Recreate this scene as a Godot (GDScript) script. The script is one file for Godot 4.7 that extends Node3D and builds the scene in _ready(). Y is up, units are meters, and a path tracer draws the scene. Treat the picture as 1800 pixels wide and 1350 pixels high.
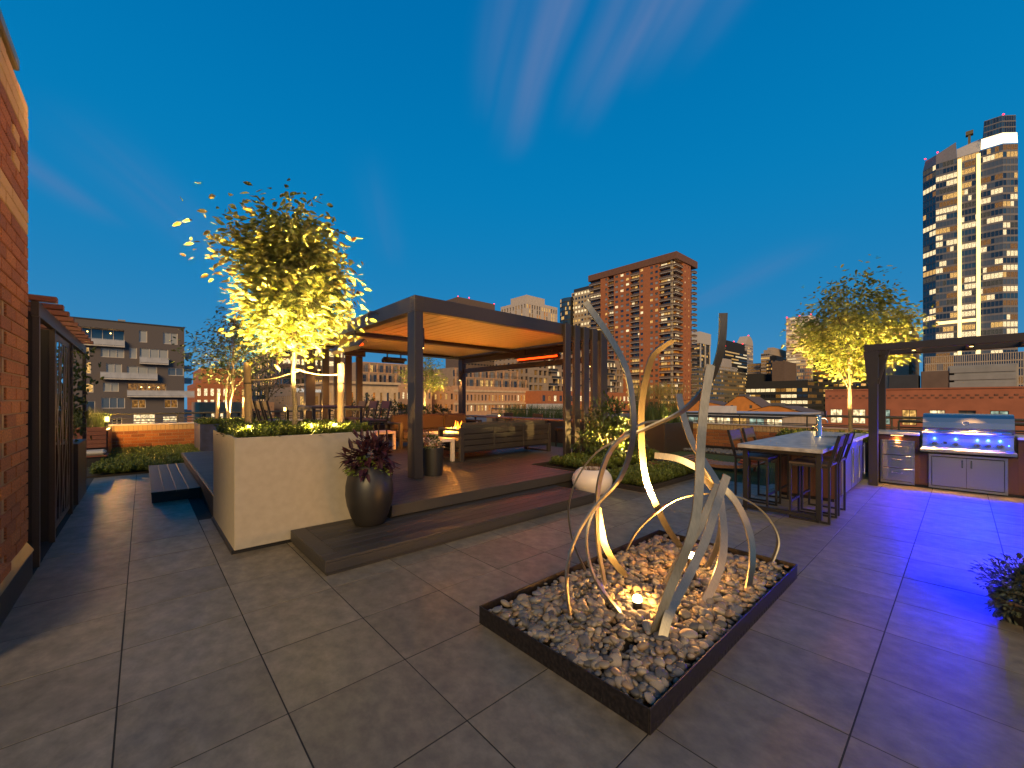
extends Node3D
# A roof terrace at dusk. Axes: u runs along the paving rows (x), v along its columns (-z), y up; metres.

var taken := {}
var M := {}
var rng := RandomNumberGenerator.new()
var proj_half := 0.942

static func P(u: float, y: float, v: float) -> Vector3:
	return Vector3(u, y, -v)


# ---------------------------------------------------------------- mesh collector
class Mb:
	var v := PackedVector3Array()
	var n := PackedVector3Array()
	var t := PackedVector2Array()
	var k := PackedInt32Array()
	var org := Vector3.ZERO

	func quad(a: Vector3, b: Vector3, c: Vector3, d: Vector3) -> void:   # counter-clockwise seen from outside
		var m := (b - a).cross(c - a)
		if m.length_squared() < 1e-14:
			m = (c - a).cross(d - a)
		m = m.normalized()
		var s := v.size()
		v.push_back(a - org); v.push_back(b - org); v.push_back(c - org); v.push_back(d - org)
		n.push_back(m); n.push_back(m); n.push_back(m); n.push_back(m)
		t.push_back(Vector2(0, 1)); t.push_back(Vector2(1, 1)); t.push_back(Vector2(1, 0)); t.push_back(Vector2(0, 0))
		k.push_back(s); k.push_back(s + 2); k.push_back(s + 1); k.push_back(s); k.push_back(s + 3); k.push_back(s + 2)

	func tri(a: Vector3, b: Vector3, c: Vector3) -> void:
		var m := (b - a).cross(c - a).normalized()
		var s := v.size()
		v.push_back(a - org); v.push_back(b - org); v.push_back(c - org)
		n.push_back(m); n.push_back(m); n.push_back(m)
		t.push_back(Vector2(0, 1)); t.push_back(Vector2(1, 1)); t.push_back(Vector2(0.5, 0))
		k.push_back(s); k.push_back(s + 2); k.push_back(s + 1)

	func obox(c: Vector3, h: Vector3, b: Basis, ch := 0.0) -> void:      # oriented box, half sizes h, chamfer ch
		if ch <= 0.0:
			for ax in 3:
				for sg in [-1.0, 1.0]:
					var x := Vector3.ZERO; var y := Vector3.ZERO; var z := Vector3.ZERO
					z[ax] = h[ax] * sg
					x[(ax + 1) % 3] = h[(ax + 1) % 3]
					y[(ax + 2) % 3] = h[(ax + 2) % 3] * sg
					quad(c + b * (z - x - y), c + b * (z + x - y), c + b * (z + x + y), c + b * (z - x + y))
			return
		var i := h - Vector3(ch, ch, ch)
		for ax in 3:
			for sg in [-1.0, 1.0]:
				var x := Vector3.ZERO; var y := Vector3.ZERO; var z := Vector3.ZERO
				z[ax] = h[ax] * sg
				x[(ax + 1) % 3] = i[(ax + 1) % 3]
				y[(ax + 2) % 3] = i[(ax + 2) % 3] * sg
				quad(c + b * (z - x - y), c + b * (z + x - y), c + b * (z + x + y), c + b * (z - x + y))
		for ax in 3:                                                       # twelve edges, each along ax
			var p := (ax + 1) % 3
			var q := (ax + 2) % 3
			for sp in [-1.0, 1.0]:
				for sq in [-1.0, 1.0]:
					var l := Vector3.ZERO; var e1 := Vector3.ZERO; var e2 := Vector3.ZERO
					l[ax] = i[ax] * sp * sq
					e1[p] = h[p] * sp; e1[q] = i[q] * sq
					e2[p] = i[p] * sp; e2[q] = h[q] * sq
					quad(c + b * (e1 + l), c + b * (e1 - l), c + b * (e2 - l), c + b * (e2 + l))
		for sx in [-1.0, 1.0]:
			for sy in [-1.0, 1.0]:
				for sz in [-1.0, 1.0]:
					var a := Vector3(h.x * sx, i.y * sy, i.z * sz)
					var d := Vector3(i.x * sx, h.y * sy, i.z * sz)
					var e := Vector3(i.x * sx, i.y * sy, h.z * sz)
					if sx * sy * sz > 0:
						tri(c + b * a, c + b * d, c + b * e)
					else:
						tri(c + b * a, c + b * e, c + b * d)

	func bx(u0: float, u1: float, y0: float, y1: float, v0: float, v1: float, ch := 0.0) -> void:
		obox(Vector3((u0 + u1) / 2, (y0 + y1) / 2, -(v0 + v1) / 2), Vector3(absf(u1 - u0) / 2, absf(y1 - y0) / 2, absf(v1 - v0) / 2), Basis(), ch)

	func bar(a: Vector3, b: Vector3, w: float, h: float, ch := 0.0, up := Vector3.UP) -> void:   # square bar from a to b
		var z := (b - a).normalized()
		if absf(z.dot(up)) > 0.99:
			up = Vector3.RIGHT
		var x := up.cross(z).normalized()
		obox((a + b) / 2, Vector3(w / 2, h / 2, a.distance_to(b) / 2), Basis(x, z.cross(x), z), ch)

	func rings(ps: Array, closed_ends := true) -> void:                  # smooth skin over rings of equal size, each counter-clockwise seen from its end
		var m: int = ps[0].size()
		var s := v.size()
		for r in ps.size():
			for j in m:
				v.push_back(ps[r][j] - org)
				var along: Vector3 = ps[mini(r + 1, ps.size() - 1)][j] - ps[maxi(r - 1, 0)][j]
				var around: Vector3 = ps[r][(j + 1) % m] - ps[r][(j + m - 1) % m]
				var nn := around.cross(along)
				if nn.length_squared() < 1e-16:
					var rr: int = clampi(r, 1, ps.size() - 2) if ps.size() > 2 else r
					around = ps[rr][(j + 1) % m] - ps[rr][(j + m - 1) % m]
					nn = around.cross(along)
				n.push_back(nn.normalized())
				t.push_back(Vector2(float(j) / m, float(r) / ps.size()))
		for r in ps.size() - 1:
			for j in m:
				var a := s + r * m + j
				var b := s + r * m + (j + 1) % m
				var c := b + m
				var d := a + m
				k.push_back(a); k.push_back(c); k.push_back(b); k.push_back(a); k.push_back(d); k.push_back(c)
		if closed_ends:
			for e in 2:
				var rg: Array = ps[0] if e == 0 else ps[ps.size() - 1]
				var mid := Vector3.ZERO
				for q in rg:
					mid += q
				mid /= m
				for j in m:
					if e == 0:
						tri(mid, rg[(j + 1) % m], rg[j])
					else:
						tri(mid, rg[j], rg[(j + 1) % m])

	func tube(pts: Array, rad: Array, sides := 8, ends := true) -> void:
		var ps := []
		var ref := Vector3.UP
		for i in pts.size():
			var d: Vector3 = (pts[mini(i + 1, pts.size() - 1)] - pts[maxi(i - 1, 0)]).normalized()
			if i == 0 and absf(d.dot(ref)) > 0.9:
				ref = Vector3.RIGHT
			var x := (ref - d * ref.dot(d)).normalized()
			ref = x
			var y := d.cross(x)
			var ring := []
			for j in sides:
				var a := TAU * j / sides
				ring.append(pts[i] + (x * cos(a) + y * sin(a)) * rad[mini(i, rad.size() - 1)])
			ps.append(ring)
		rings(ps, ends)

	func lathe(c: Vector3, prof: Array, seg := 32, ends := true) -> void:  # prof: Vector2(radius, height), upwards
		var ps := []
		for q in prof:
			var ring := []
			for j in seg:
				var a := -TAU * j / seg
				ring.append(c + Vector3(cos(a) * q.x, q.y, sin(a) * q.x))
			ps.append(ring)
		rings(ps, ends)

	func ribbon(pts: Array, wid: Array, w: float, th: float) -> void:      # flat bar bent along pts; wid: the direction of its width at each point
		var ps := []
		for i in pts.size():
			var d: Vector3 = (pts[mini(i + 1, pts.size() - 1)] - pts[maxi(i - 1, 0)]).normalized()
			var x: Vector3 = (wid[i] - d * d.dot(wid[i])).normalized()
			var y := d.cross(x)
			ps.append([pts[i] + x * w / 2 + y * th / 2, pts[i] - x * w / 2 + y * th / 2, pts[i] - x * w / 2 - y * th / 2, pts[i] + x * w / 2 - y * th / 2])
		var s := 0
		for i in ps.size() - 1:                                            # flat faces, smooth along the length
			for j in 4:
				quad(ps[i][j], ps[i][(j + 1) % 4], ps[i + 1][(j + 1) % 4], ps[i + 1][j])
		quad(ps[0][3], ps[0][2], ps[0][1], ps[0][0])
		var e: int = ps.size() - 1
		quad(ps[e][0], ps[e][1], ps[e][2], ps[e][3])

	func mesh(m: Material = null) -> ArrayMesh:
		var a := ArrayMesh.new()
		if v.size() == 0:
			return a
		var s := []
		s.resize(Mesh.ARRAY_MAX)
		s[Mesh.ARRAY_VERTEX] = v; s[Mesh.ARRAY_NORMAL] = n; s[Mesh.ARRAY_TEX_UV] = t; s[Mesh.ARRAY_INDEX] = k
		a.add_surface_from_arrays(Mesh.PRIMITIVE_TRIANGLES, s)
		if m:
			a.surface_set_material(0, m)
		return a


# ---------------------------------------------------------------- nodes
func numbered(called: String) -> String:
	var i: int = taken.get(called, -1) + 1
	taken[called] = i
	return called if i == 0 else "%s_%03d" % [called, i]

func tag(o: Node, label := "", category := "", group := "", kind := "") -> Node:
	if label: o.set_meta("label", label)
	if category: o.set_meta("category", category)
	if group: o.set_meta("group", group)
	if kind: o.set_meta("kind", kind)
	return o

func thing(called: String, label: String, category: String, at := Vector3.ZERO, group := "") -> Node3D:
	var o := Node3D.new()
	o.name = numbered(called)
	o.position = at
	add_child(o)
	tag(o, label, category, group)
	return o

func obj(called: String, shape, m: Material, parent: Node = null) -> MeshInstance3D:
	var o := MeshInstance3D.new()
	o.mesh = shape.mesh() if shape is Mb else shape
	o.material_override = m
	if parent == null:
		o.name = numbered(called)
		add_child(o)
	else:
		o.name = called
		parent.add_child(o, true)
	return o

func struct(called: String, shape, m: Material) -> MeshInstance3D:
	var o := obj(called, shape, m)
	o.set_meta("kind", "structure")
	return o

func many(called: String, shape: Mesh, m: Material, where: Array, parent: Node = null, tints: Array = []) -> MultiMeshInstance3D:
	var q := MultiMesh.new()
	q.transform_format = MultiMesh.TRANSFORM_3D
	q.use_colors = tints.size() > 0
	q.mesh = shape
	q.instance_count = where.size()
	for i in where.size():
		q.set_instance_transform(i, where[i])
		if tints.size() > 0:
			q.set_instance_color(i, tints[i])
	var o := MultiMeshInstance3D.new()
	o.multimesh = q
	o.material_override = m
	o.set_meta("kind", "stuff")
	if parent == null:
		o.name = numbered(called)
		add_child(o)
	else:
		o.name = called
		parent.add_child(o, true)
	return o

func copy(o: Node3D, at: Vector3, turn: float, label := "") -> Node3D:
	var r: Node3D = o.duplicate()
	r.name = numbered(String(o.name).rstrip("0123456789").trim_suffix("_"))
	add_child(r)
	r.position = at
	r.rotation.y = turn
	if label: r.set_meta("label", label)
	return r

func mb(org := Vector3.ZERO) -> Mb:
	var b := Mb.new()
	b.org = org
	return b

func omni(parent: Node, at: Vector3, c: Color, e: float, size := 0.03) -> void:
	var l := OmniLight3D.new()
	l.name = "lamp_light"
	l.light_color = c
	l.light_energy = e
	l.light_size = size
	l.omni_range = 30.0
	l.omni_attenuation = 2.0
	l.shadow_enabled = true
	parent.add_child(l, true)
	l.position = at

func spot(parent: Node, at: Vector3, dir: Vector3, c: Color, e: float, cone := 45.0, soft := 0.6, size := 0.03) -> void:
	var l := SpotLight3D.new()
	l.name = "lamp_light"
	l.light_color = c
	l.light_energy = e
	l.light_size = size
	l.spot_range = 40.0
	l.spot_attenuation = 2.0
	l.spot_angle = cone
	l.spot_angle_attenuation = soft
	l.shadow_enabled = true
	parent.add_child(l, true)
	l.position = at
	var up := Vector3.UP if absf(dir.normalized().y) < 0.95 else Vector3.RIGHT
	l.basis = Basis.looking_at(dir, up)

# ---------------------------------------------------------------- materials
func noise_tex(freq: float, oct: int, lo: float, hi: float, sd: int, kind := FastNoiseLite.TYPE_SIMPLEX_SMOOTH, size := 512, gain := 0.5) -> NoiseTexture2D:
	var f := FastNoiseLite.new()
	f.noise_type = kind
	f.seed = sd
	f.frequency = freq
	f.fractal_octaves = oct
	f.fractal_gain = gain
	var t := NoiseTexture2D.new()
	t.width = size
	t.height = size
	t.seamless = true
	t.noise = f
	var g := Gradient.new()
	g.set_color(0, Color(lo, lo, lo))
	g.set_color(1, Color(hi, hi, hi))
	t.color_ramp = g
	return t

func mat(key: String, r: float, g: float, b: float, rough := 0.6, metal := 0.0) -> StandardMaterial3D:
	var m := StandardMaterial3D.new()
	m.albedo_color = Color(r, g, b).linear_to_srgb()
	m.roughness = rough
	m.metallic = metal
	m.resource_name = key
	M[key] = m
	return m

func tex(m: StandardMaterial3D, t: Texture2D, scale: Vector3, world := true, rough_t: Texture2D = null, bump: Texture2D = null, depth := 0.2) -> StandardMaterial3D:
	m.albedo_texture = t
	m.uv1_triplanar = true
	m.uv1_world_triplanar = world
	m.uv1_scale = scale
	if rough_t:
		m.roughness_texture = rough_t
	if bump:
		m.heightmap_enabled = true
		m.heightmap_texture = bump
		m.heightmap_scale = depth
	return m

func glow(key: String, c: Color, e: float) -> StandardMaterial3D:
	var m := StandardMaterial3D.new()
	m.albedo_color = Color(0.02, 0.02, 0.02)
	m.emission_enabled = true
	m.emission = c
	m.emission_energy_multiplier = e
	m.resource_name = key
	M[key] = m
	return m

func glass(key: String, r: float, g: float, b: float, rough := 0.05) -> StandardMaterial3D:
	var m := mat(key, r, g, b, rough)
	m.metallic_specular = 0.7
	return m


func _ready() -> void:
	rng.seed = 7
	# camera: level, lens shifted a little, as the upright walls of the photograph ask
	var cam := Camera3D.new()
	cam.name = "camera"
	cam.projection = Camera3D.PROJECTION_FRUSTUM
	cam.near = 0.05
	cam.far = 4000.0
	cam.size = 2.0 * cam.near * 675.0 / 716.6
	cam.frustum_offset = Vector2(0, cam.near * 30.0 / 716.6)
	cam.position = Vector3(0, 1.4966, 0)
	cam.rotation.y = -0.73594
	add_child(cam)
	cam.current = true
	# sky, afterglow, exposure
	var env := Environment.new()
	env.background_mode = Environment.BG_SKY
	env.tonemap_mode = Environment.TONE_MAPPER_LINEAR
	env.tonemap_exposure = 1.0
	env.sdfgi_enabled = true
	env.ssao_enabled = true
	env.ssil_enabled = true
	env.background_energy_multiplier = 1.0
	env.sky = Sky.new()
	env.sky.sky_material = dusk_sky()
	var we := WorldEnvironment.new()
	we.name = "world"
	we.environment = env
	add_child(we)
	var sun := DirectionalLight3D.new()
	sun.name = "afterglow"
	sun.light_color = Color(1.0, 0.84, 0.56)
	sun.light_energy = 1.05
	sun.light_angular_distance = 28.0
	sun.shadow_enabled = true
	sun.sky_mode = DirectionalLight3D.SKY_MODE_LIGHT_ONLY
	add_child(sun)
	sun.basis = Basis.looking_at(P(0.62, -0.42, 0.66), Vector3.UP)
	materials()
	ground()
	paving()
	brick_wall()
	trellis()
	parapets()
	deck()
	pergola()
	planters()
	city()
	sculpture()
	pebbles()
	lounge_furniture()
	dining()
	kitchen()
	trees()
	beds()
	small_things()


func dusk_sky() -> PanoramaSkyMaterial:
	# clear dusk blue, paler towards the horizon, with thin wind-drawn cirrus bands
	var w := 1536
	var h := 768
	var im := Image.create_empty(w, h, false, Image.FORMAT_RGBAF)
	var nz := FastNoiseLite.new()
	nz.seed = 5
	nz.frequency = 1.0
	nz.fractal_octaves = 3
	for j in h:
		var el := (0.5 - (j + 0.5) / h) * PI
		for i in w:
			var az := (i + 0.5) / w * TAU
			var dir := Vector3(sin(az) * cos(el), sin(el), -cos(az) * cos(el))
			var e := maxf(dir.y, 0.0)
			var k := pow(1.0 - e, 3.0)
			var c := Vector3(0.0, 0.142, 0.405).lerp(Vector3(0.0, 0.205, 0.49), smoothstep(0.85, 0.35, e))
			c = c.lerp(Vector3(0.095, 0.29, 0.50), clampf(pow(k, 2.2), 0.0, 1.0))
			# cirrus on a high flat layer, drawn out along one wind direction
			if dir.y > 0.10:
				var p := Vector2(dir.x, -dir.z) / (dir.y + 0.12)        # (u, v) on the layer
				var along := p.x * 0.527 + p.y * 0.872
				var across := p.x * 0.872 - p.y * 0.527
				var wob := 0.02 * nz.get_noise_2d(along * 1.5, 7.0)
				var cover := 0.0
				for st in [[0.145, 0.026, 0.80, 1.18, 0.36], [0.215, 0.03, 0.70, 1.30, 0.22], [0.262, 0.036, 0.60, 1.32, 0.62], [0.30, 0.02, 0.65, 1.12, 0.30], [0.40, 0.035, 0.55, 1.15, 0.30], [0.455, 0.032, 0.5, 1.16, 0.62], [0.52, 0.05, 0.4, 0.98, 0.55], [0.61, 0.04, 0.4, 0.92, 0.28], [-1.27, 0.05, 1.3, 1.95, 0.30], [-1.0, 0.10, 1.6, 2.4, 0.16], [1.75, 0.10, 1.8, 2.6, 0.20], [-0.2, 0.05, 1.7, 2.3, 0.10]]:
					var d: float = (across + wob - st[0]) / st[1]
					if absf(d) < 3.0:
						var soft: float = smoothstep(st[3] + 0.10, st[3] - 0.28, along) * smoothstep(st[2] - 0.4, st[2] + 0.1, along)
						cover = maxf(cover, st[4] * exp(-d * d * (0.55 if d < 0 else 1.0)) * soft)
				cover *= 0.8 + 0.5 * nz.get_noise_2d(across * 16.0, along * 0.8)
				# the same thin wind-drawn cloud elsewhere in the sky
				var far := smoothstep(0.15, 0.6, nz.get_noise_2d(across * 2.0 + 30.0, along * 0.25)) * 0.25 * smoothstep(0.2, 0.5, dir.y) * smoothstep(0.4, -0.4, along)
				c = c.lerp(Vector3(0.115, 0.205, 0.43), clampf(1.25 * maxf(cover, far), 0.0, 0.8))
			im.set_pixel(i, j, Color(c.x, c.y, c.z, 1.0))
	var m := PanoramaSkyMaterial.new()
	m.panorama = ImageTexture.create_from_image(im)
	return m


func materials() -> void:
	var mottle := noise_tex(0.012, 5, 0.62, 1.0, 3)
	var fine := noise_tex(0.09, 4, 0.72, 1.0, 11)
	var blotch := noise_tex(0.03, 4, 0.5, 1.0, 21)
	var speck := noise_tex(0.3, 3, 0.55, 1.0, 31)
	var soft := noise_tex(0.02, 5, 0.86, 1.0, 13)
	M["t_soft"] = soft
	var plain := noise_tex(0.02, 5, 0.93, 1.0, 17)
	M["t_pave"] = noise_tex(0.009, 8, 0.70, 1.0, 3, FastNoiseLite.TYPE_SIMPLEX_SMOOTH, 1024, 0.68)
	M["t_mottle"] = mottle; M["t_fine"] = fine; M["t_blotch"] = blotch; M["t_speck"] = speck
	for i in 6:
		var s := 0.83 + 0.055 * i
		tex(mat("paver%d" % i, 0.215 * s, 0.180 * s, 0.130 * s, 0.6), M.t_pave, Vector3(0.8, 0.8, 0.62), true, noise_tex(0.02, 4, 0.7, 1.0, 50 + i, FastNoiseLite.TYPE_SIMPLEX_SMOOTH, 256), fine, 0.06)
		M["paver%d" % i].uv1_offset = Vector3(0.37 * i, 0.11 * i, 0.71 * i)
	mat("joint_sand", 0.22, 0.20, 0.18, 0.9)
	mat("dark_gap", 0.012, 0.012, 0.012, 0.9)
	var bricks := [[0.42, 0.145, 0.040], [0.36, 0.12, 0.034], [0.46, 0.175, 0.05], [0.29, 0.095, 0.034]]
	for i in 4:
		tex(mat("brick%d" % i, bricks[i][0], bricks[i][1], bricks[i][2], 0.85), blotch, Vector3(3.1, 3.1, 3.1), true, null, speck, 0.12)
	tex(mat("tan_brick", 0.50, 0.33, 0.15, 0.85), fine, Vector3(2, 2, 2), true, null, speck, 0.1)
	tex(mat("mortar", 0.36, 0.26, 0.16, 0.95), speck, Vector3(4, 4, 4))
	for i in 3:
		var s := 0.8 + 0.25 * i
		tex(mat("deck%d" % i, 0.042 * s, 0.036 * s, 0.032 * s, 0.62), fine, Vector3(0.7, 9, 9), true, noise_tex(0.05, 3, 0.75, 1.0, 90 + i, FastNoiseLite.TYPE_SIMPLEX_SMOOTH, 256))
		M["deck%d" % i].uv1_offset = Vector3(0.3 * i, 0.2 * i, 0.5 * i)
	tex(mat("bronze", 0.052, 0.040, 0.034, 0.42, 0.25), fine, Vector3(2, 2, 2))
	mat("black_metal", 0.018, 0.016, 0.016, 0.45, 0.3)
	tex(mat("tray_steel", 0.035, 0.026, 0.024, 0.5, 0.4), blotch, Vector3(2, 2, 2))
	mat("soffit", 0.46, 0.36, 0.20, 0.5)
	tex(mat("white_planter", 0.35, 0.30, 0.235, 0.5), plain, Vector3(0.8, 0.8, 0.8))
	tex(mat("blue_planter", 0.038, 0.044, 0.105, 0.5), mottle, Vector3(0.7, 0.7, 0.7))
	mat("white_gloss", 0.62, 0.52, 0.44, 0.45)
	mat("dark_pot", 0.016, 0.014, 0.013, 0.4)
	tex(mat("soil", 0.03, 0.02, 0.012, 1.0), speck, Vector3(3, 3, 3))
	var st := tex(mat("sculpture_steel", 0.34, 0.305, 0.24, 0.34, 0.94), noise_tex(0.03, 4, 0.82, 1.0, 61), Vector3(5, 0.8, 5))
	st.roughness_texture = soft
	tex(mat("stainless", 0.58, 0.57, 0.56, 0.32, 1.0), fine, Vector3(0.6, 7, 7))
	mat("chrome", 0.7, 0.7, 0.7, 0.12, 1.0)
	tex(mat("counter_top", 0.50, 0.47, 0.44, 0.38), mottle, Vector3(0.8, 0.8, 0.8))
	tex(mat("dark_wood", 0.085, 0.030, 0.016, 0.5), fine, Vector3(8, 0.8, 8))
	tex(mat("teak", 0.30, 0.14, 0.06, 0.55), fine, Vector3(7, 7, 0.8))
	tex(mat("cedar", 0.17, 0.05, 0.024, 0.55), fine, Vector3(0.8, 9, 9))
	tex(mat("stool_wood", 0.085, 0.055, 0.04, 0.5), fine, Vector3(0.9, 8, 8))
	tex(mat("stake_wood", 0.36, 0.24, 0.12, 0.7), fine, Vector3(9, 0.7, 9))
	tex(mat("bark", 0.20, 0.15, 0.10, 0.85), blotch, Vector3(8, 2, 8))
	tex(mat("brown_cushion", 0.14, 0.09, 0.05, 0.9), speck, Vector3(4, 4, 4))
	tex(mat("grey_cushion", 0.055, 0.047, 0.04, 0.9), speck, Vector3(4, 4, 4))
	tex(mat("white_cushion", 0.6, 0.56, 0.5, 0.9), speck, Vector3(3, 3, 3))
	tex(mat("red_blanket", 0.42, 0.10, 0.05, 0.95), speck, Vector3(3, 3, 3))
	mat("rope", 0.42, 0.30, 0.16, 0.9)
	mat("rail_metal", 0.075, 0.07, 0.055, 0.45, 0.5)
	tex(mat("turf", 0.05, 0.085, 0.008, 0.9), speck, Vector3(3, 3, 3))
	var greens := {"sedum": [0.10, 0.125, 0.018], "sedum_red": [0.14, 0.06, 0.02], "leaf_gold": [0.19, 0.20, 0.045], "leaf_dark": [0.035, 0.055, 0.015], "leaf_bush": [0.06, 0.085, 0.016], "leaf_purple": [0.045, 0.010, 0.020], "leaf_lime": [0.15, 0.20, 0.03], "blade": [0.055, 0.085, 0.02], "blade_dry": [0.22, 0.16, 0.05], "leaf_flower": [0.3, 0.12, 0.25], "leaf_white": [0.5, 0.4, 0.32], "leaf_grey": [0.05, 0.06, 0.035]}
	for g in greens:
		var m := mat(g, greens[g][0], greens[g][1], greens[g][2], 0.6)
		m.vertex_color_use_as_albedo = true
		m.backlight_enabled = true
		m.backlight = Color(0.55, 0.6, 0.25)
	var pc := [[0.34, 0.27, 0.195], [0.24, 0.205, 0.165], [0.44, 0.36, 0.27], [0.11, 0.105, 0.105], [0.36, 0.245, 0.16], [0.20, 0.20, 0.205]]
	for i in pc.size():
		tex(mat("pebble%d" % i, pc[i][0], pc[i][1], pc[i][2], 0.6), blotch, Vector3(5, 5, 5), false, null, speck, 0.05)
	# lamps and windows
	glow("glow_warm", Color(1.0, 0.80, 0.45), 9.0)
	glow("glow_bulb", Color(1.0, 0.88, 0.6), 40.0)
	glow("glow_heat", Color(1.0, 0.25, 0.05), 4.0)
	glow("glow_flame", Color(1.0, 0.52, 0.12), 7.0)
	glow("glow_flame_core", Color(1.0, 0.8, 0.4), 8.0)
	glow("glow_blue", Color(0.22, 0.5, 1.0), 30.0)
	glow("glow_red", Color(1.0, 0.12, 0.2), 6.0)
	glow("glow_strip", Color(1.0, 0.85, 0.55), 2.6)
	glow("glow_crown", Color(1.0, 0.9, 0.68), 3.0)
	var room := noise_tex(0.05, 2, 0.35, 1.0, 71, FastNoiseLite.TYPE_CELLULAR, 256)
	var lits := {"lit_white": [Color(1.0, 0.88, 0.66), 3.0], "lit_warm": [Color(1.0, 0.77, 0.42), 2.0], "lit_dim": [Color(0.9, 0.62, 0.28), 0.7], "lit_amber": [Color(1.0, 0.6, 0.2), 1.2], "lit_cool": [Color(0.8, 0.9, 0.8), 1.1], "lit_green": [Color(0.15, 0.9, 0.3), 0.5], "lit_blind": [Color(0.75, 0.66, 0.5), 0.32]}
	for q in lits:
		var m := glow(q, lits[q][0], lits[q][1])
		m.emission_texture = room
		m.emission_operator = BaseMaterial3D.EMISSION_OP_MULTIPLY
		m.uv1_triplanar = true
		m.uv1_world_triplanar = true
		m.uv1_scale = Vector3(0.21, 0.17, 0.21)
		m.roughness = 0.1
	glass("glass_dark", 0.02, 0.022, 0.028)
	glass("glass_blue", 0.03, 0.06, 0.10)
	glass("glass_grey", 0.09, 0.095, 0.10)
	glass("glass_blind", 0.30, 0.29, 0.27, 0.4)
	var walls := {"w_greybrick": [0.13, 0.105, 0.10], "w_redtower": [0.46, 0.145, 0.05], "w_cap": [0.20, 0.085, 0.045], "w_white": [0.62, 0.50, 0.41], "w_beige": [0.54, 0.41, 0.26], "w_peach": [0.62, 0.33, 0.17], "w_peach_band": [0.72, 0.48, 0.27], "w_brown": [0.16, 0.10, 0.07], "w_taupe": [0.36, 0.25, 0.17], "w_olive": [0.19, 0.145, 0.075], "w_black": [0.03, 0.026, 0.022], "w_green": [0.045, 0.042, 0.02], "w_orange": [0.66, 0.23, 0.04], "w_redbrick": [0.42, 0.13, 0.06], "w_grid": [0.55, 0.44, 0.34], "w_mullion": [0.20, 0.18, 0.19], "w_trim": [0.60, 0.52, 0.46], "w_rail": [0.48, 0.46, 0.48], "w_roof": [0.12, 0.11, 0.11], "w_metal": [0.30, 0.28, 0.26], "w_dkmetal": [0.04, 0.042, 0.05], "w_concrete": [0.50, 0.38, 0.28]}
	for q in walls:
		tex(mat(q, walls[q][0], walls[q][1], walls[q][2], 0.8), soft, Vector3(0.06, 0.06, 0.06))
	tex(mat("asphalt", 0.05, 0.05, 0.05, 0.9), mottle, Vector3(0.1, 0.1, 0.1))


func ground() -> void:
	var b := mb()
	b.bx(-1500, 1500, -22.4, -22.0, -1500, 1500)
	struct("street_ground", b, M.asphalt)
	b = mb()                                                              # the roof slab that carries the terrace
	b.bx(-3.0, 13.3, -1.0, -0.002, -6.0, 16.3)
	struct("roof_slab", b, M.dark_gap)
	b = mb()
	b.bx(-3.0, 13.3, -22.0, -1.004, -6.0, 16.3)
	struct("building_below", b, M.brick1)


func seen(u: float, y: float, v: float, edge := 1.06) -> bool:           # inside the view, with a margin
	var z := u * 0.6713 + v * 0.7412
	var x := u * 0.7412 - v * 0.6713
	if z < 0.3:
		return false
	var sy := (1.4966 - y) / z * 716.6
	return absf(x / z) < 1.256 * edge and sy < 645.0 * edge + 40.0


func on_paving(u: float, v: float) -> bool:
	if u < -0.95 or u > 10.4 or v > 11.5 or v < -2.2:
		return false
	if u > 0.72 and v > 6.2 and u < 5.5: return false                     # under the deck
	if u > 2.2 and v > 4.6 and u < 8.2: return false
	if u > 6.3 and v > 4.0: return false
	if u > 8.15 and v > 2.3: return false
	return true


func paving() -> void:
	var root := Node3D.new()
	root.name = "paving"
	add_child(root)
	tag(root, "large square grey concrete pavers laid across the terrace", "", "", "structure")
	var shapes := []
	var b := mb()
	b.obox(Vector3.ZERO, Vector3(0.3013, 0.012, 0.3013), Basis(), 0.0007)
	var shape := b.mesh()
	var cells := []
	for i in range(-3, 19):
		for j in range(-8, 16):
			var u := -0.0937 + 0.61 * (i + 0.5)
			var v := 2.7776 + 0.61 * (j + 0.5)
			if on_paving(u, v) and (seen(u, 0, v, 1.25) or Vector2(u, v).length() < 2.5):
				cells.append([Vector2(u - 0.5, v - 0.5).length(), u, v])
	cells.sort()
	var rest := []
	for q in cells.size():
		var c = cells[q]
		var tilt := Basis.from_euler(Vector3(rng.randf_range(-0.0016, 0.0016), rng.randf_range(-0.001, 0.001), rng.randf_range(-0.0016, 0.0016)))
		var at := Transform3D(tilt, P(c[1] + rng.randf_range(-0.001, 0.001), -0.012 + rng.randf_range(-0.0008, 0.0008), c[2]))
		if q < 300:
			var o := obj("paver", shape, M["paver%d" % rng.randi_range(0, 5)], root)
			o.transform = at
		else:
			rest.append(at)
	if rest.size():
		many("pavers", shape, M.paver1, rest, root)


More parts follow.
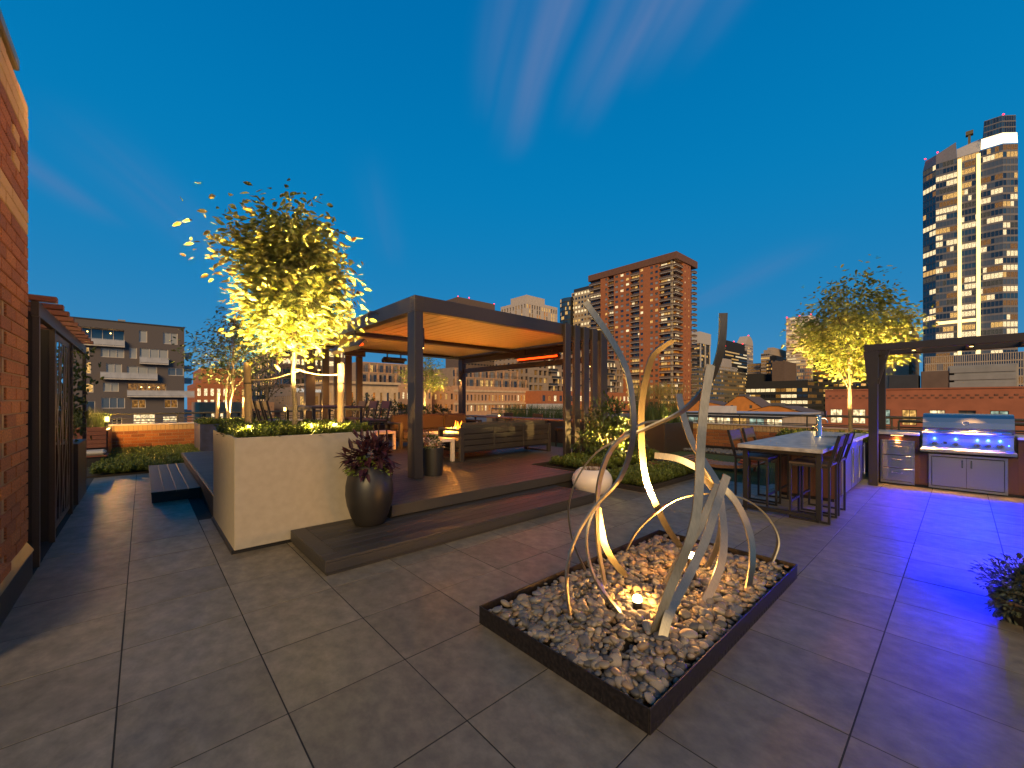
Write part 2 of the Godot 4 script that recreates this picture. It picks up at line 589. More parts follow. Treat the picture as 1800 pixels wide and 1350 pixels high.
# ---------------------------------------------------------------- bricks: laid one by one on a face
# face: origin (left end at course 0, on the mortar), direction along, outward normal
func lay(parent: Node, at: Vector3, along: Vector3, out: Vector3, length: float, courses: int, ch: float, bl: float, mats: Array, skip: Callable, budget: Array, first := 0) -> void:
	var bs := Basis(Vector3.UP.cross(out), Vector3.UP, out)
	if not M.has("brick_shapes"):
		M["brick_shapes"] = {}
	var rest := mb()
	for c in range(first, courses):
		var x := 0.0
		var k := 0
		while x < length - 0.02:
			var l := bl
			if k == 0 and c % 2 == 1:
				l = bl / 2
			l = minf(l, length - x)
			k += 1
			var mid := x + l / 2
			if l > 0.03 and not skip.call(mid, c):
				var key := int(round(l * 200))
				if not M.brick_shapes.has([key, ch]):
					var q := mb()
					q.obox(Vector3.ZERO, Vector3(key / 400.0 - 0.0055, ch / 2 - 0.0055, 0.03), Basis(), 0.004)
					M.brick_shapes[[key, ch]] = q.mesh()
				var pos := at + along * mid + Vector3.UP * (c + 0.5) * ch + out * (-0.017 + rng.randf_range(-0.0015, 0.002))
				var m: Material = mats[mini(mats.size() - 1, int(rng.randf() * mats.size()))]
				if budget[0] > 0:
					budget[0] -= 1
					var o := obj("brick", M.brick_shapes[[key, ch]], m, parent)
					o.transform = Transform3D(bs, pos)
				else:
					rest.obox(pos, Vector3(l / 2 - 0.0055, ch / 2 - 0.0055, 0.03), bs)
			x += l
	if rest.v.size():
		var o := obj("bricks", rest, mats[0], parent)
		o.set_meta("kind", "stuff")


func reds() -> Array:
	return [M.brick0, M.brick1, M.brick0, M.brick2, M.brick1, M.brick3]


func brick_wall() -> void:
	var w := thing("brick_wall", "red brick building wall with tan brick bands at the left edge of the terrace", "wall", Vector3.ZERO)
	var b := mb()
	# mortar core with an opening for a window between v 3.1 and 4.52
	b.bx(-1.6, -0.735, -0.02, 0.30, 3.7, 5.33)
	b.bx(-1.6, -0.735, 2.3, 4.02, 3.7, 5.33)
	b.bx(-1.6, -0.735, 0.30, 2.3, 4.535, 5.33)
	obj("mortar_core", b, M.mortar, w)
	var tan := [M.tan_brick]
	var no_hole := func(x: float, c: int) -> bool: return x > 0.82 and x < 2.23 and c < 23
	# along runs from the far end (v 5.33) towards the camera
	var at := P(-0.735, 0.0, 5.335)
	var along := Vector3(0, 0, 1)
	var out := Vector3(1, 0, 0)
	var budget := [300]
	lay(w, at, along, out, 1.45, 29, 0.1, 0.30, reds(), func(x: float, c: int) -> bool: return c < 3 or (x > 0.8 and c < 23), budget, 3)
	lay(w, at + Vector3(0, 2.9, 0), along, out, 1.45, 2, 0.1, 0.38, tan, func(x, c): return false, budget)
	lay(w, at + Vector3(0, 3.1, 0), along, out, 1.45, 6, 0.1, 0.30, reds(), func(x: float, c: int) -> bool: return absf(x - 0.42) < 0.1 and c > 1 and c < 5, budget)
	lay(w, at + Vector3(0, 3.3, 0) + along * 0.32, along, out, 0.2, 3, 0.1, 0.2, tan, func(x, c): return false, budget)
	lay(w, at + Vector3(0, 3.7, 0), along, out, 1.45, 3, 0.1, 0.38, tan, func(x, c): return false, budget)
	# jamb of the window opening, facing the camera
	lay(w, P(-1.29, 0.3, 4.535), Vector3(1, 0, 0), Vector3(0, 0, 1), 0.555, 20, 0.1, 0.19, reds(), func(x, c): return false, budget)
	budget[0] = 0
	lay(w, at + along * 1.45, along, out, 0.18, 40, 0.1, 0.30, reds(), func(x: float, c: int) -> bool: return c < 3 or (x < 0.78 and c < 23), budget, 3)
	b = mb()
	b.bx(-1.33, -1.30, 0.3, 2.3, 3.7, 4.52)
	obj("window_pane", b, M.glass_dark, w)
	b = mb()
	b.bx(-1.30, -1.25, 0.3, 2.3, 4.44, 4.50); b.bx(-1.30, -1.25, 2.22, 2.29, 3.7, 4.44); b.bx(-1.30, -1.25, 0.31, 0.38, 3.7, 4.44)
	obj("window_frame", b, M.black_metal, w)
	b = mb()
	b.bx(-1.3, -0.69, 0.295, 0.36, 3.7, 4.525, 0.006)
	obj("window_sill", b, M.brick1, w)
	b = mb()
	b.bx(-0.734, -0.70, -0.01, 0.225, 3.7, 5.35)
	obj("plinth", b, M.black_metal, w)
	b = mb()                                                              # sloping metal flashing along the plinth
	for s in [[3.7, 5.34]]:
		var a0 := P(-0.733, 0.30, s[0]); var a1 := P(-0.733, 0.30, s[1]); var c0 := P(-0.692, 0.228, s[0]); var c1 := P(-0.692, 0.228, s[1])
		b.quad(c0, c1, a1, a0)
		b.quad(c0, P(-0.692, 0.218, s[0]), P(-0.692, 0.218, s[1]), c1)
		b.tri(c1, P(-0.733, 0.228, s[1]), a1)
	obj("flashing", b, mat("flashing_metal", 0.30, 0.24, 0.14, 0.35, 0.8), w)
	b = mb()
	b.bx(-1.62, -0.70, 4.021, 4.11, 3.7, 4.86, 0.01)
	obj("coping", b, mat("coping_metal", 0.22, 0.17, 0.10, 0.4, 0.7), w)


func trellis() -> void:
	var t := thing("garden_trellis", "dark metal trellis with cut leaf-pattern screen and cedar slats beside the brick wall", "trellis", P(-0.7, 0, 7.6))
	var b := mb(t.position)
	b.bx(-0.74, -0.69, 2.26, 2.39, 5.56, 9.72, 0.003)                      # long front beam
	obj("beam", b, M.bronze, t)
	b = mb(t.position); b.bx(-1.5, -1.45, 2.26, 2.39, 5.56, 9.72); obj("beam", b, M.bronze, t)
	for v in [5.58, 6.46, 7.93, 9.68]:
		b = mb(t.position); b.bx(-0.735, -0.69, 0.0, 2.26, v, v + 0.045, 0.002); obj("post", b, M.bronze, t)
	b = mb(t.position); b.bx(-1.45, -0.736, 0.0, 2.3, 5.59, 5.61); obj("side_panel", b, M.black_metal, t)
	b = mb(t.position); b.bx(-1.45, -0.736, 0.02, 2.25, 6.47, 6.49); obj("side_panel", b, M.black_metal, t)
	b = mb(t.position); b.bx(-1.47, -1.45, 0.0, 2.26, 5.6, 9.7); obj("back_panel", b, M.black_metal, t)
	for i in 10:                                                           # cedar slats on top, ends standing out
		var v := 5.45 + 0.405 * i + 0.06
		b = mb(t.position); b.bx(-1.55, -0.578, 2.392, 2.44, v, v + 0.09, 0.003); obj("slat", b, M.cedar, t)
	# screen cut in long leaf shapes: a frame and crossing wavy ribs
	b = mb(t.position)
	b.bx(-0.725, -0.715, 0.08, 0.14, 6.52, 7.92); b.bx(-0.725, -0.715, 2.18, 2.25, 6.52, 7.92)
	b.bx(-0.725, -0.715, 0.14, 2.18, 6.52, 6.58); b.bx(-0.725, -0.715, 0.14, 2.18, 7.86, 7.92)
	obj("screen_frame", b, M.bronze, t)
	for i in 11:
		var pts := []
		var wd := []
		var v0 := 6.62 + 0.125 * i
		var ph := i * 2.3
		for k in 25:
			var y := 0.12 + 2.08 * k / 24.0
			pts.append(P(-0.72, y, clampf(v0 + 0.075 * sin(y * 3.4 + ph) + 0.03 * sin(y * 7.1 + i), 6.56, 7.9)))
			wd.append(Vector3(0, 0, 1))
		b = mb(t.position)
		b.ribbon(pts, wd, 0.062, 0.006 + 0.0004 * (i % 3))
		obj("screen_rib", b, M.bronze, t)
	b = mb(); b.bx(-1.4, -0.69, 0.0, 0.88, 8.55, 9.64, 0.006)
	var pl := thing("black_planter", "tall black metal planter box under the trellis with a climbing plant", "planter", P(-1.0, 0, 9.1))
	b.org = pl.position
	for i in b.v.size(): b.v[i] -= pl.position
	obj("box", b, M.black_metal, pl)
	var leaves := []
	var tints := []
	for i in 700:
		var y := 0.9 + 1.45 * pow(rng.randf(), 0.9)
		var spread := 0.22 + 0.1 * sin(y * 5.0)
		var p := P(-0.86 + rng.randfn(0, 0.13), y, 9.1 + rng.randfn(0, spread * 1.2))
		leaves.append(Transform3D(Basis.from_euler(Vector3(rng.randf() * TAU, rng.randf() * TAU, rng.randf() * TAU)).scaled(Vector3.ONE * rng.randf_range(0.7, 1.3)), p))
		tints.append(Color(1, 1, 1) * rng.randf_range(0.6, 1.2))
	var vine := thing("climbing_plant", "leafy climbing plant growing up the trellis from the black planter", "plant", P(-0.9, 0.88, 9.1))
	for i in leaves.size(): leaves[i].origin -= vine.position
	many("foliage", leaf_mesh(0.07, 0.042), M.leaf_bush, leaves, vine, tints)
	b = mb(vine.position)
	for i in 5:
		var pts := []
		for k in 9:
			pts.append(P(-0.9 + 0.06 * sin(k * 0.9 + i), 0.86 + 0.17 * k, 8.85 + 0.12 * i + 0.05 * sin(k * 1.3 + i * 2)))
		b.tube(pts, [0.007], 5)
	obj("stem", b, M.bark, vine)


func railing(label: String, a: Vector3, c: Vector3, ys: Array, step: float) -> void:
	var t := thing("railing", label, "railing", a)
	for i in ys.size():
		var b := mb(a)
		b.tube([Vector3(a.x, ys[i], a.z), Vector3(c.x, ys[i], c.z)], [0.032 if i == 0 else 0.014], 8)
		obj("rail", b, M.rail_metal, t)
	var n := int(a.distance_to(c) / step) + 1
	for i in n + 1:
		var p := a.lerp(c, float(i) / n)
		var b := mb(a)
		b.tube([Vector3(p.x, 0.80, p.z), Vector3(p.x, ys[0], p.z)], [0.02], 6)
		obj("post", b, M.rail_metal, t)


func parapets() -> void:
	# left end of the terrace
	var w := thing("brick_parapet", "low brick parapet with tan soldier course behind the grass bed, left of the blue planter", "wall", P(0, 0, 16.0))
	var b := mb(w.position); b.bx(-3.0, 9.0, -0.02, 0.80, 15.97, 16.25); obj("mortar_core", b, M.mortar, w)
	var bud := [140]
	var here := mb()
	lay_local(w, P(-2.2, 0.0, 15.97), Vector3(1, 0, 0), Vector3(0, 0, 1), 3.5, 7, 0.0915, 0.30, reds(), bud)
	lay_local(w, P(-2.2, 0.642, 15.97), Vector3(1, 0, 0), Vector3(0, 0, 1), 3.5, 1, 0.15, 0.1, [M.tan_brick], bud)
	b = mb(w.position); b.bx(-3.0, 9.0, 0.80, 0.835, 15.93, 16.29, 0.004); obj("coping", b, M.w_trim, w)
	railing("grey pipe railing along the left brick parapet", P(-2.5, 0.8, 16.1), P(9.0, 0.8, 16.1), [1.13, 0.98, 0.9], 1.9)
	# right side of the terrace
	w = thing("brick_parapet", "long brick parapet with tan soldier course behind the lawn and pebble strip", "wall", P(12.95, 0, 4))
	b = mb(w.position); b.bx(12.93, 13.25, -0.02, 0.79, -6.0, 16.2); obj("mortar_core", b, M.mortar, w)
	bud = [300]
	lay_local(w, P(12.93, 0.13, 1.2), Vector3(0, 0, -1), Vector3(-1, 0, 0), 5.2, 5, 0.1, 0.30, reds(), bud)
	lay_local(w, P(12.93, 0.635, 1.2), Vector3(0, 0, -1), Vector3(-1, 0, 0), 5.2, 1, 0.15, 0.095, [M.tan_brick], bud)
	b = mb(w.position); b.bx(12.87, 12.928, 0.0, 0.13, -2.0, 16.0); obj("base_flashing", b, M.black_metal, w)
	b = mb(w.position); b.bx(12.89, 13.28, 0.79, 0.812, -6.0, 16.2, 0.004); obj("coping", b, M.w_concrete, w)
	railing("grey pipe railing along the right brick parapet", P(13.1, 0.8, -5.5), P(13.1, 0.8, 16.0), [1.11, 0.885, 0.845], 1.75)


func lay_local(w: Node3D, at: Vector3, along: Vector3, out: Vector3, length: float, courses: int, ch: float, bl: float, mats: Array, bud: Array) -> void:
	lay(w, at - w.position, along, out, length, courses, ch, bl, mats, func(x, c): return false, bud)


func leaf_mesh(l: float, w: float) -> ArrayMesh:                          # a leaf of six faces, folded along its rib
	var b := mb()
	var tip := Vector3(0, 0, l)
	for s in [-1.0, 1.0]:
		var e1 := Vector3(s * w * 0.42, w * 0.16, l * 0.3)
		var e2 := Vector3(s * w * 0.36, w * 0.12, l * 0.66)
		var r1 := Vector3(0, 0, l * 0.3)
		var r2 := Vector3(0, -w * 0.05, l * 0.66)
		if s > 0:
			b.tri(Vector3.ZERO, r1, e1); b.quad(e1, r1, r2, e2); b.tri(e2, r2, tip)
		else:
			b.tri(Vector3.ZERO, e1, r1); b.quad(r1, e1, e2, r2); b.tri(r2, e2, tip)
	return b.mesh()


func deck() -> void:
	var t := thing("timber_deck", "dark brown composite deck platform under the pergola", "deck", P(4.5, 0, 8))
	var parts := [[2.15, 5.5, 4.45, 5.62], [0.69, 8.15, 6.40, 12.3], [2.15, 8.15, 5.62, 6.40]]
	# riser skirts
	var b := mb(t.position); b.bx(2.17, 5.48, -0.02, 0.255, 4.475, 5.6); b.bx(0.71, 8.13, -0.02, 0.255, 6.42, 12.28); b.bx(2.17, 8.13, -0.02, 0.255, 5.6, 6.42)
	obj("skirt", b, M.deck0, t)
	var v := 4.45
	var row := 0
	while v < 12.28:
		var spans := []
		if v < 5.55: spans = [[2.15, 5.5]]
		elif v < 6.36: spans = [[2.15, 8.15]]
		else: spans = [[0.69, 8.15]]
		for s in spans:
			var cuts: Array = [s[0], s[0] + (s[1] - s[0]) * (0.36 + 0.3 * (row % 2)), s[1]] if s[1] - s[0] > 3.5 else s
			for q in cuts.size() - 1:
				b = mb(t.position)
				b.bx(cuts[q] + 0.001, cuts[q + 1] - 0.001, 0.258, 0.285 + rng.randf_range(-0.0006, 0.0006), v + 0.002, v + 0.138, 0.003)
				obj("plank", b, M["deck%d" % rng.randi_range(0, 2)], t)
		v += 0.14
		row += 1
	b = mb(t.position); b.bx(2.135, 5.515, 0.155, 0.287, 4.43, 4.452, 0.003); obj("fascia", b, M.deck1, t)
	b = mb(t.position); b.bx(2.135, 2.152, 0.14, 0.287, 4.452, 6.3, 0.003); obj("fascia", b, M.deck1, t)
	b = mb(t.position); b.bx(0.67, 0.688, 0.0, 0.287, 6.42, 12.3, 0.003); obj("fascia", b, M.deck2, t)
	# front step
	t = thing("deck_step", "wide low composite step in front of the deck with thin pale joints", "step", P(3, 0, 4.1))
	b = mb(t.position); b.bx(1.165, 4.925, -0.005, 0.112, 3.645, 4.44); b.bx(1.165, 2.1, -0.005, 0.112, 4.44, 4.72); obj("skirt", b, M.deck0, t)
	b = mb(t.position); b.bx(1.17, 4.92, 0.1122, 0.1136, 3.65, 4.44); b.bx(1.17, 2.1, 0.1122, 0.1136, 4.441, 4.72); obj("joint_bed", b, M.joint_sand, t)
	b = mb(t.position); b.bx(1.15, 4.94, 0.03, 0.113, 3.63, 3.645, 0.002); obj("fascia", b, M.deck1, t)
	b = mb(t.position); b.bx(1.15, 1.164, 0.03, 0.113, 3.646, 4.735, 0.002); obj("fascia", b, M.deck1, t)
	b = mb(t.position); b.bx(1.15, 4.94, 0.114, 0.14, 3.63, 3.768, 0.003); obj("plank", b, M.deck1, t)
	b = mb(t.position); b.bx(1.15, 1.288, 0.114, 0.14, 3.771, 4.735, 0.003); obj("plank", b, M.deck2, t)
	b = mb(t.position); b.bx(4.802, 4.94, 0.114, 0.14, 3.771, 4.43, 0.003); obj("plank", b, M.deck0, t)
	for i in 7:
		var v0 := 3.771 + 0.139 * i
		b = mb(t.position); b.bx(1.291, 4.799 if i < 5 else 2.13, 0.114, 0.14, v0, minf(v0 + 0.136, 4.735), 0.003)
		obj("plank", b, M["deck%d" % (i % 3)], t)
	# small step on the left
	t = thing("side_step", "small dark composite step at the left end of the deck", "step", P(0.4, 0, 9))
	b = mb(t.position); b.bx(0.10, 0.665, -0.005, 0.13, 7.96, 11.28); obj("skirt", b, M.deck0, t)
	for i in 4:
		b = mb(t.position); b.bx(0.09 + 0.144 * i, 0.09 + 0.144 * i + 0.142, 0.132, 0.16, 7.94, 11.3, 0.003); obj("plank", b, M["deck%d" % (i % 3)], t)


func pergola() -> void:
	var t := thing("pergola", "large dark bronze pergola with louvred roof standing on the deck", "pergola", P(5.6, 0.285, 8.6))
	var o := t.position
	var u0 := 3.11; var u1 := 8.10; var v0 := 5.67; var v1 := 11.5
	var y0 := 2.90; var y1 := 3.14
	var b := mb(o); b.bx(u0, u1, y0, y1, v0, v0 + 0.12, 0.004); obj("roof_beam", b, M.bronze, t)
	b = mb(o); b.bx(u0, u1, y0, y1, v1 - 0.12, v1, 0.004); obj("roof_beam", b, M.bronze, t)
	b = mb(o); b.bx(u0, u0 + 0.12, y0, y1, v0 + 0.121, v1 - 0.121, 0.004); obj("roof_beam", b, M.bronze, t)
	b = mb(o); b.bx(u1 - 0.12, u1, y0 - 0.15, y1, v0 + 0.121, v1 - 0.121, 0.004); obj("roof_beam", b, M.bronze, t)
	# gutters: along the middle and round the inside
	var vm := 8.72
	b = mb(o); b.bx(u0 + 0.121, u1 - 0.121, 2.885, 2.93, vm - 0.09, vm + 0.09, 0.003); obj("gutter", b, M.bronze, t)
	b = mb(o); b.bx(u0 + 0.121, u1 - 0.121, 2.93, 3.10, vm - 0.012, vm + 0.012); obj("gutter", b, M.bronze, t)
	b = mb(o); b.bx(u1 - 0.27, u1 - 0.121, 2.91, 2.95, v0 + 0.121, v1 - 0.121, 0.003); obj("gutter", b, M.bronze, t)
	b = mb(o); b.bx(u0 + 0.121, u0 + 0.22, 2.93, 2.95, v0 + 0.121, v1 - 0.121, 0.003); obj("gutter", b, M.bronze, t)
	b = mb(o); b.bx(u0 + 0.22, u1 - 0.27, 2.915, 2.95, v1 - 0.27, v1 - 0.121, 0.003); obj("gutter", b, M.bronze, t)
	# louvres, closed, along v
	var n := 23
	var pitch := (u1 - u0 - 0.42) / n
	for bay in [[v0 + 0.125, vm - 0.015], [vm + 0.015, v1 - 0.125]]:
		for i in n:
			b = mb(o)
			var ua := u0 + 0.15 + pitch * i
			b.bx(ua + 0.005, ua + pitch - 0.005, 2.985, 3.02, bay[0], bay[1], 0.009)
			obj("louvre", b, M.soffit, t)
	# corner posts
	for c in [[u0, v0, 0.15, 0.24], [u1 - 0.15, v1 - 0.24, 0.15, 0.24], [u0, v1 - 0.15, 0.24, 0.15], [u1 - 0.26, v0, 0.26, 0.15]]:
		b = mb(o); b.bx(c[0] + 0.002, c[0] + c[2] - 0.002, 0.285, y0 - 0.001, c[1] + 0.002, c[1] + c[3] - 0.002, 0.005); obj("post", b, M.bronze, t)
	# upright fins: four at the near right corner, four at the far left one
	for k in 4:
		var ua := 6.58 + 0.315 * k
		b = mb(o); b.bx(ua, ua + 0.185, 0.285, 3.135, v0 - 0.075, v0 - 0.004, 0.004); obj("fin", b, M.bronze, t)
		ua = 3.57 + 0.305 * k
		b = mb(o); b.bx(ua, ua + 0.175, 0.285, y0 + 0.1, v1 + 0.004, v1 + 0.075, 0.004); obj("fin", b, M.bronze, t)
	b = mb(o); b.bx(7.84, 8.10, 2.9, 3.14, v0 - 0.075, v0 - 0.004, 0.004); obj("fin_head", b, M.bronze, t)
	b = mb(o); b.bx(7.84, 8.10, 0.285, 2.9, v0 - 0.075, v0 - 0.004, 0.004); obj("fin", b, M.bronze, t)
	b = mb(o); b.bx(6.55, 7.84, 0.287, 0.30, v0 - 0.07, v0 + 0.02); obj("foot_plate", b, M.bronze, t)
	b = mb(o); b.bx(4.12, 4.70, 2.76, 2.897, v1 - 0.1, v1 + 0.003, 0.003); obj("tie_rail", b, M.bronze, t)
	# lower rail on the right side
	b = mb(o); b.bx(u1 - 0.10, u1 - 0.02, 2.43, 2.58, v0 + 0.151, v1 - 0.241, 0.003); obj("side_rail", b, M.bronze, t)
	# bolts at the near corner
	for k in 3:
		for s in 2:
			b = mb(o); b.obox(P(u0 - 0.003, 2.96 + 0.065 * k, v0 + 0.05 + 0.05 * s), Vector3(0.005, 0.006, 0.006), Basis(), 0.002); obj("bolt", b, M.black_metal, t)
			b = mb(o); b.obox(P(u0 + 0.05 + 0.11 * s, 2.96 + 0.065 * k, v0 - 0.003), Vector3(0.006, 0.006, 0.005), Basis(), 0.002); obj("bolt", b, M.black_metal, t)
	# small downlights on the posts
	for q in [["on the near post of the pergola", Vector3(3.30, 2.45, 5.78), Vector3(0, -1, 0.02)], ["on the far right post of the pergola", Vector3(7.90, 2.30, 11.33), Vector3(0, -1, 0)], ["between the fins of the pergola", Vector3(7.80, 2.42, 5.86), Vector3(0, -1, 0)], ["on the far left post of the pergola", Vector3(3.42, 2.42, 11.30), Vector3(0, -1, 0)]]:
		var at := P(q[1].x, q[1].y, q[1].z)
		var l := thing("post_downlight", "small cylinder downlight glowing " + q[0], "lamp", at, "pergola downlights")
		b = mb(); b.lathe(Vector3(0, -0.10, 0), [Vector2(0.034, 0), Vector2(0.038, 0.01), Vector2(0.038, 0.30), Vector2(0.034, 0.31)], 20); obj("housing", b, M.bronze, l)
		b = mb(); b.obox(Vector3(-0.03 if q[1].x < 5 else 0.03, 0.06, 0), Vector3(0.022, 0.025, 0.02), Basis()); obj("bracket", b, M.bronze, l)
		b = mb(); b.lathe(Vector3(0, -0.118, 0), [Vector2(0.02, 0), Vector2(0.026, 0.005), Vector2(0.026, 0.016)], 16); obj("lens", b, M.glow_warm, l)
		spot(l, Vector3(0, -0.125, 0), P(q[2].x, q[2].y, q[2].z), Color(1.0, 0.72, 0.36), 3.0, 60.0, 0.8, 0.03)
	# radiant heaters
	heater("glowing radiant heater hanging under the right side of the pergola", P(7.72, 2.66, 7.55), Vector3(0, 0, 1), Vector3(-0.55, -0.85, 0), true)
	heater("long dark heater bar hanging under the left side of the pergola", P(3.16, 2.63, 8.6), Vector3(0, 0, 1), Vector3(0.75, -0.65, 0), true)
	heater("short heater box hanging under the far side of the pergola", P(5.55, 2.72, 11.35), Vector3(1, 0, 0), Vector3(0, -0.9, 0.4), false)
	b = mb()                                                               # cable loop over the left beam
	var loop := []
	for i in 19:
		var a := PI * i / 18.0
		loop.append(P(u0 + 0.05 - 0.10 * sin(a) * (1.0 if i > 0 else 0.0), 2.86 + 0.36 * sin(a * 0.5 + 0.9) - 0.1, 7.2 + 0.25 * cos(a)))
	var cab := thing("heater_cable", "thin dark cable looped over the left beam of the pergola", "cable", loop[0])
	b.org = loop[0]
	b.tube(loop, [0.013], 6)
	obj("cable", b, M.black_metal, cab)


func heater(label: String, at: Vector3, along: Vector3, aim: Vector3, on: bool) -> void:
	var h := thing("patio_heater", label, "heater", at, "pergola heaters")
	var z := along
	var y := -aim.normalized()
	y = (y - z * y.dot(z)).normalized()
	var bs := Basis(y.cross(z), y, z)
	var ln := 0.78 if on else 0.36
	var b := mb()
	b.obox(bs * Vector3(0, 0.02, 0), Vector3(0.085, 0.022, ln), bs, 0.006)
	obj("hood", b, M.bronze, h)
	b = mb()
	b.obox(bs * Vector3(-0.088, -0.02, 0), Vector3(0.004, 0.04, ln), bs); b.obox(bs * Vector3(0.088, -0.02, 0), Vector3(0.004, 0.04, ln), bs)
	obj("reflector", b, M.bronze, h)
	b = mb()
	b.tube([bs * Vector3(0, -0.03, -ln * 0.92), bs * Vector3(0, -0.03, ln * 0.92)], [0.024], 10)
	obj("element", b, M.glow_heat if on else M.black_metal, h)
	for s in [-0.6, 0.6]:
		b = mb()
		b.bar(bs * Vector3(0, 0.03, s * ln), Vector3((bs * Vector3(0, 0.03, s * ln)).x, maxf(0.13, 2.90 - at.y), (bs * Vector3(0, 0.03, s * ln)).z), 0.03, 0.03)
		obj("hanger", b, M.black_metal, h)
	if on:
		var l := AreaLight3D.new()
		l.name = "lamp_light"
		l.area_size = Vector2(0.08, 1.4)
		l.light_color = Color(1.0, 0.36, 0.10)
		l.light_energy = 2.2
		l.shadow_enabled = true
		h.add_child(l)
		l.position = bs * Vector3(0, -0.062, 0)
		l.basis = Basis(bs.x, -bs.z, bs.x.cross(-bs.z))


func open_box(t: Node3D, u0: float, u1: float, y0: float, y1: float, v0: float, v1: float, th: float, m: Material, called := "box") -> void:   # planter without a lid
	var b := mb(t.position)
	b.bx(u0, u1, y0, y1, v0, v0 + th, 0.004)
	b.bx(u0, u1, y0, y1, v1 - th, v1, 0.004)
	b.bx(u0, u0 + th, y0, y1, v0 + th, v1 - th)
	b.bx(u1 - th, u1, y0, y1, v0 + th, v1 - th)
	obj(called, b, m, t)
	b = mb(t.position)
	b.bx(u0 + th, u1 - th, y1 - 0.12, y1 - 0.05, v0 + th, v1 - th)
	obj("soil", b, M.soil, t)


func tuft_mesh(kind: String) -> ArrayMesh:                                # one sprig of low planting
	var b := mb()
	var r := RandomNumberGenerator.new()
	r.seed = 4
	if kind == "sedum":                                                    # rosettes on short stems
		for s in 3:
			var base := Vector3(r.randf_range(-0.02, 0.02), 0, r.randf_range(-0.02, 0.02))
			var top := base + Vector3(r.randf_range(-0.015, 0.015), r.randf_range(0.03, 0.06), r.randf_range(-0.015, 0.015))
			for i in 9:
				var a := TAU * i / 9.0 + s
				var up := 0.004 + 0.018 * (i % 3)
				var c := top + Vector3(cos(a), 0, sin(a)) * (0.024 - 0.006 * (i % 3)) + Vector3(0, up, 0)
				var w := Vector3(-sin(a), 0, cos(a)) * 0.008
				b.tri(top + Vector3(0, up * 0.4, 0), c + w, c - w)
				b.tri(c + w, c + Vector3(cos(a) * 0.008, 0.006, sin(a) * 0.008), c - w)
	elif kind == "blade":                                                  # a clump of grass blades
		for i in 9:
			var a := TAU * r.randf()
			var lean := r.randf_range(0.05, 0.5)
			var d := Vector3(cos(a), 0, sin(a))
			var w := Vector3(-sin(a), 0, cos(a)) * 0.006
			var p0 := d * 0.01
			var p1 := d * (0.01 + lean * 0.22) + Vector3(0, 0.5, 0)
			var p2 := d * (0.01 + lean * 0.75) + Vector3(0, 1.0 - lean * 0.25, 0)
			b.quad(p0 - w, p0 + w, p1 + w * 0.8, p1 - w * 0.8)
			b.tri(p1 - w * 0.8, p1 + w * 0.8, p2)
	return b.mesh()


func strew(parent: Node3D, called: String, shape: Mesh, m: Material, count: int, u0: float, u1: float, v0: float, v1: float, y: float, s0: float, s1: float, mound := 0.0) -> void:
	var w := []
	var c := []
	for i in count:
		var fu := rng.randf(); var fv := rng.randf()
		var yy := y + mound * sin(PI * fu) * sin(PI * fv) * (0.6 + 0.4 * sin(fu * 17.0) * sin(fv * 13.0))
		var s := rng.randf_range(s0, s1)
		w.append(Transform3D(Basis.from_euler(Vector3(rng.randf_range(-0.3, 0.3), rng.randf() * TAU, rng.randf_range(-0.3, 0.3))).scaled(Vector3(s, s * rng.randf_range(0.8, 1.2), s)), P(lerpf(u0, u1, fu), yy, lerpf(v0, v1, fv)) - parent.position))
		var k := rng.randf_range(0.65, 1.25)
		c.append(Color(k, k * rng.randf_range(0.92, 1.05), k))
	many(called, shape, m, w, parent, c)


func leaves(parent: Node3D, called: String, m: Material, shape: Mesh, count: int, centre: Vector3, r: Vector3, s0: float, s1: float, hollow := 0.0) -> void:
	var w := []
	var c := []
	for i in count:
		var d := Vector3(rng.randfn(0, 1), rng.randfn(0, 1), rng.randfn(0, 1)).normalized()
		var q := pow(lerpf(hollow, 1.0, rng.randf()), 0.45)
		var p := centre + Vector3(d.x * r.x, d.y * r.y, d.z * r.z) * q * (0.8 + 0.3 * sin(d.x * 5.0 + d.y * 4.0))
		var s := rng.randf_range(s0, s1)
		var bs := Basis.looking_at((d + Vector3(rng.randfn(0, 0.5), rng.randfn(0, 0.5) - 0.1, rng.randfn(0, 0.5))).normalized(), Vector3(0.01, 1, 0.02)) * Basis(Vector3.UP, PI)
		w.append(Transform3D(bs.scaled_local(Vector3(s, s, s)), p))
		var k := rng.randf_range(0.6, 1.3)
		c.append(Color(k, k * rng.randf_range(0.9, 1.08), k))
	many(called, shape, m, w, parent, c)


func bulb(label: String, at: Vector3, h: float, r: float, e: float, group: String, called := "path_light") -> Node3D:  # short bollard lamp with a glowing head
	var t := thing(called, label, "lamp", at, group)
	var b := mb(); b.lathe(Vector3.ZERO, [Vector2(r * 0.6, 0), Vector2(r * 0.6, h), Vector2(r, h + 0.004)], 14); obj("post", b, M.bronze, t)
	b = mb(); b.lathe(Vector3(0, h + 0.006, 0), [Vector2(r * 0.9, 0), Vector2(r * 0.95, 0.01), Vector2(r * 0.95, 0.11), Vector2(r * 0.7, 0.125)], 16); obj("lamp_glass", b, M.glow_warm, t)
	b = mb(); b.lathe(Vector3(0, h + 0.133, 0), [Vector2(r * 1.05, 0), Vector2(r * 1.05, 0.012), Vector2(r * 0.3, 0.022)], 14); obj("cap", b, M.bronze, t)
	omni(t, Vector3(0, h + 0.06, 0), Color(1.0, 0.72, 0.34), e, 0.03)
	return t


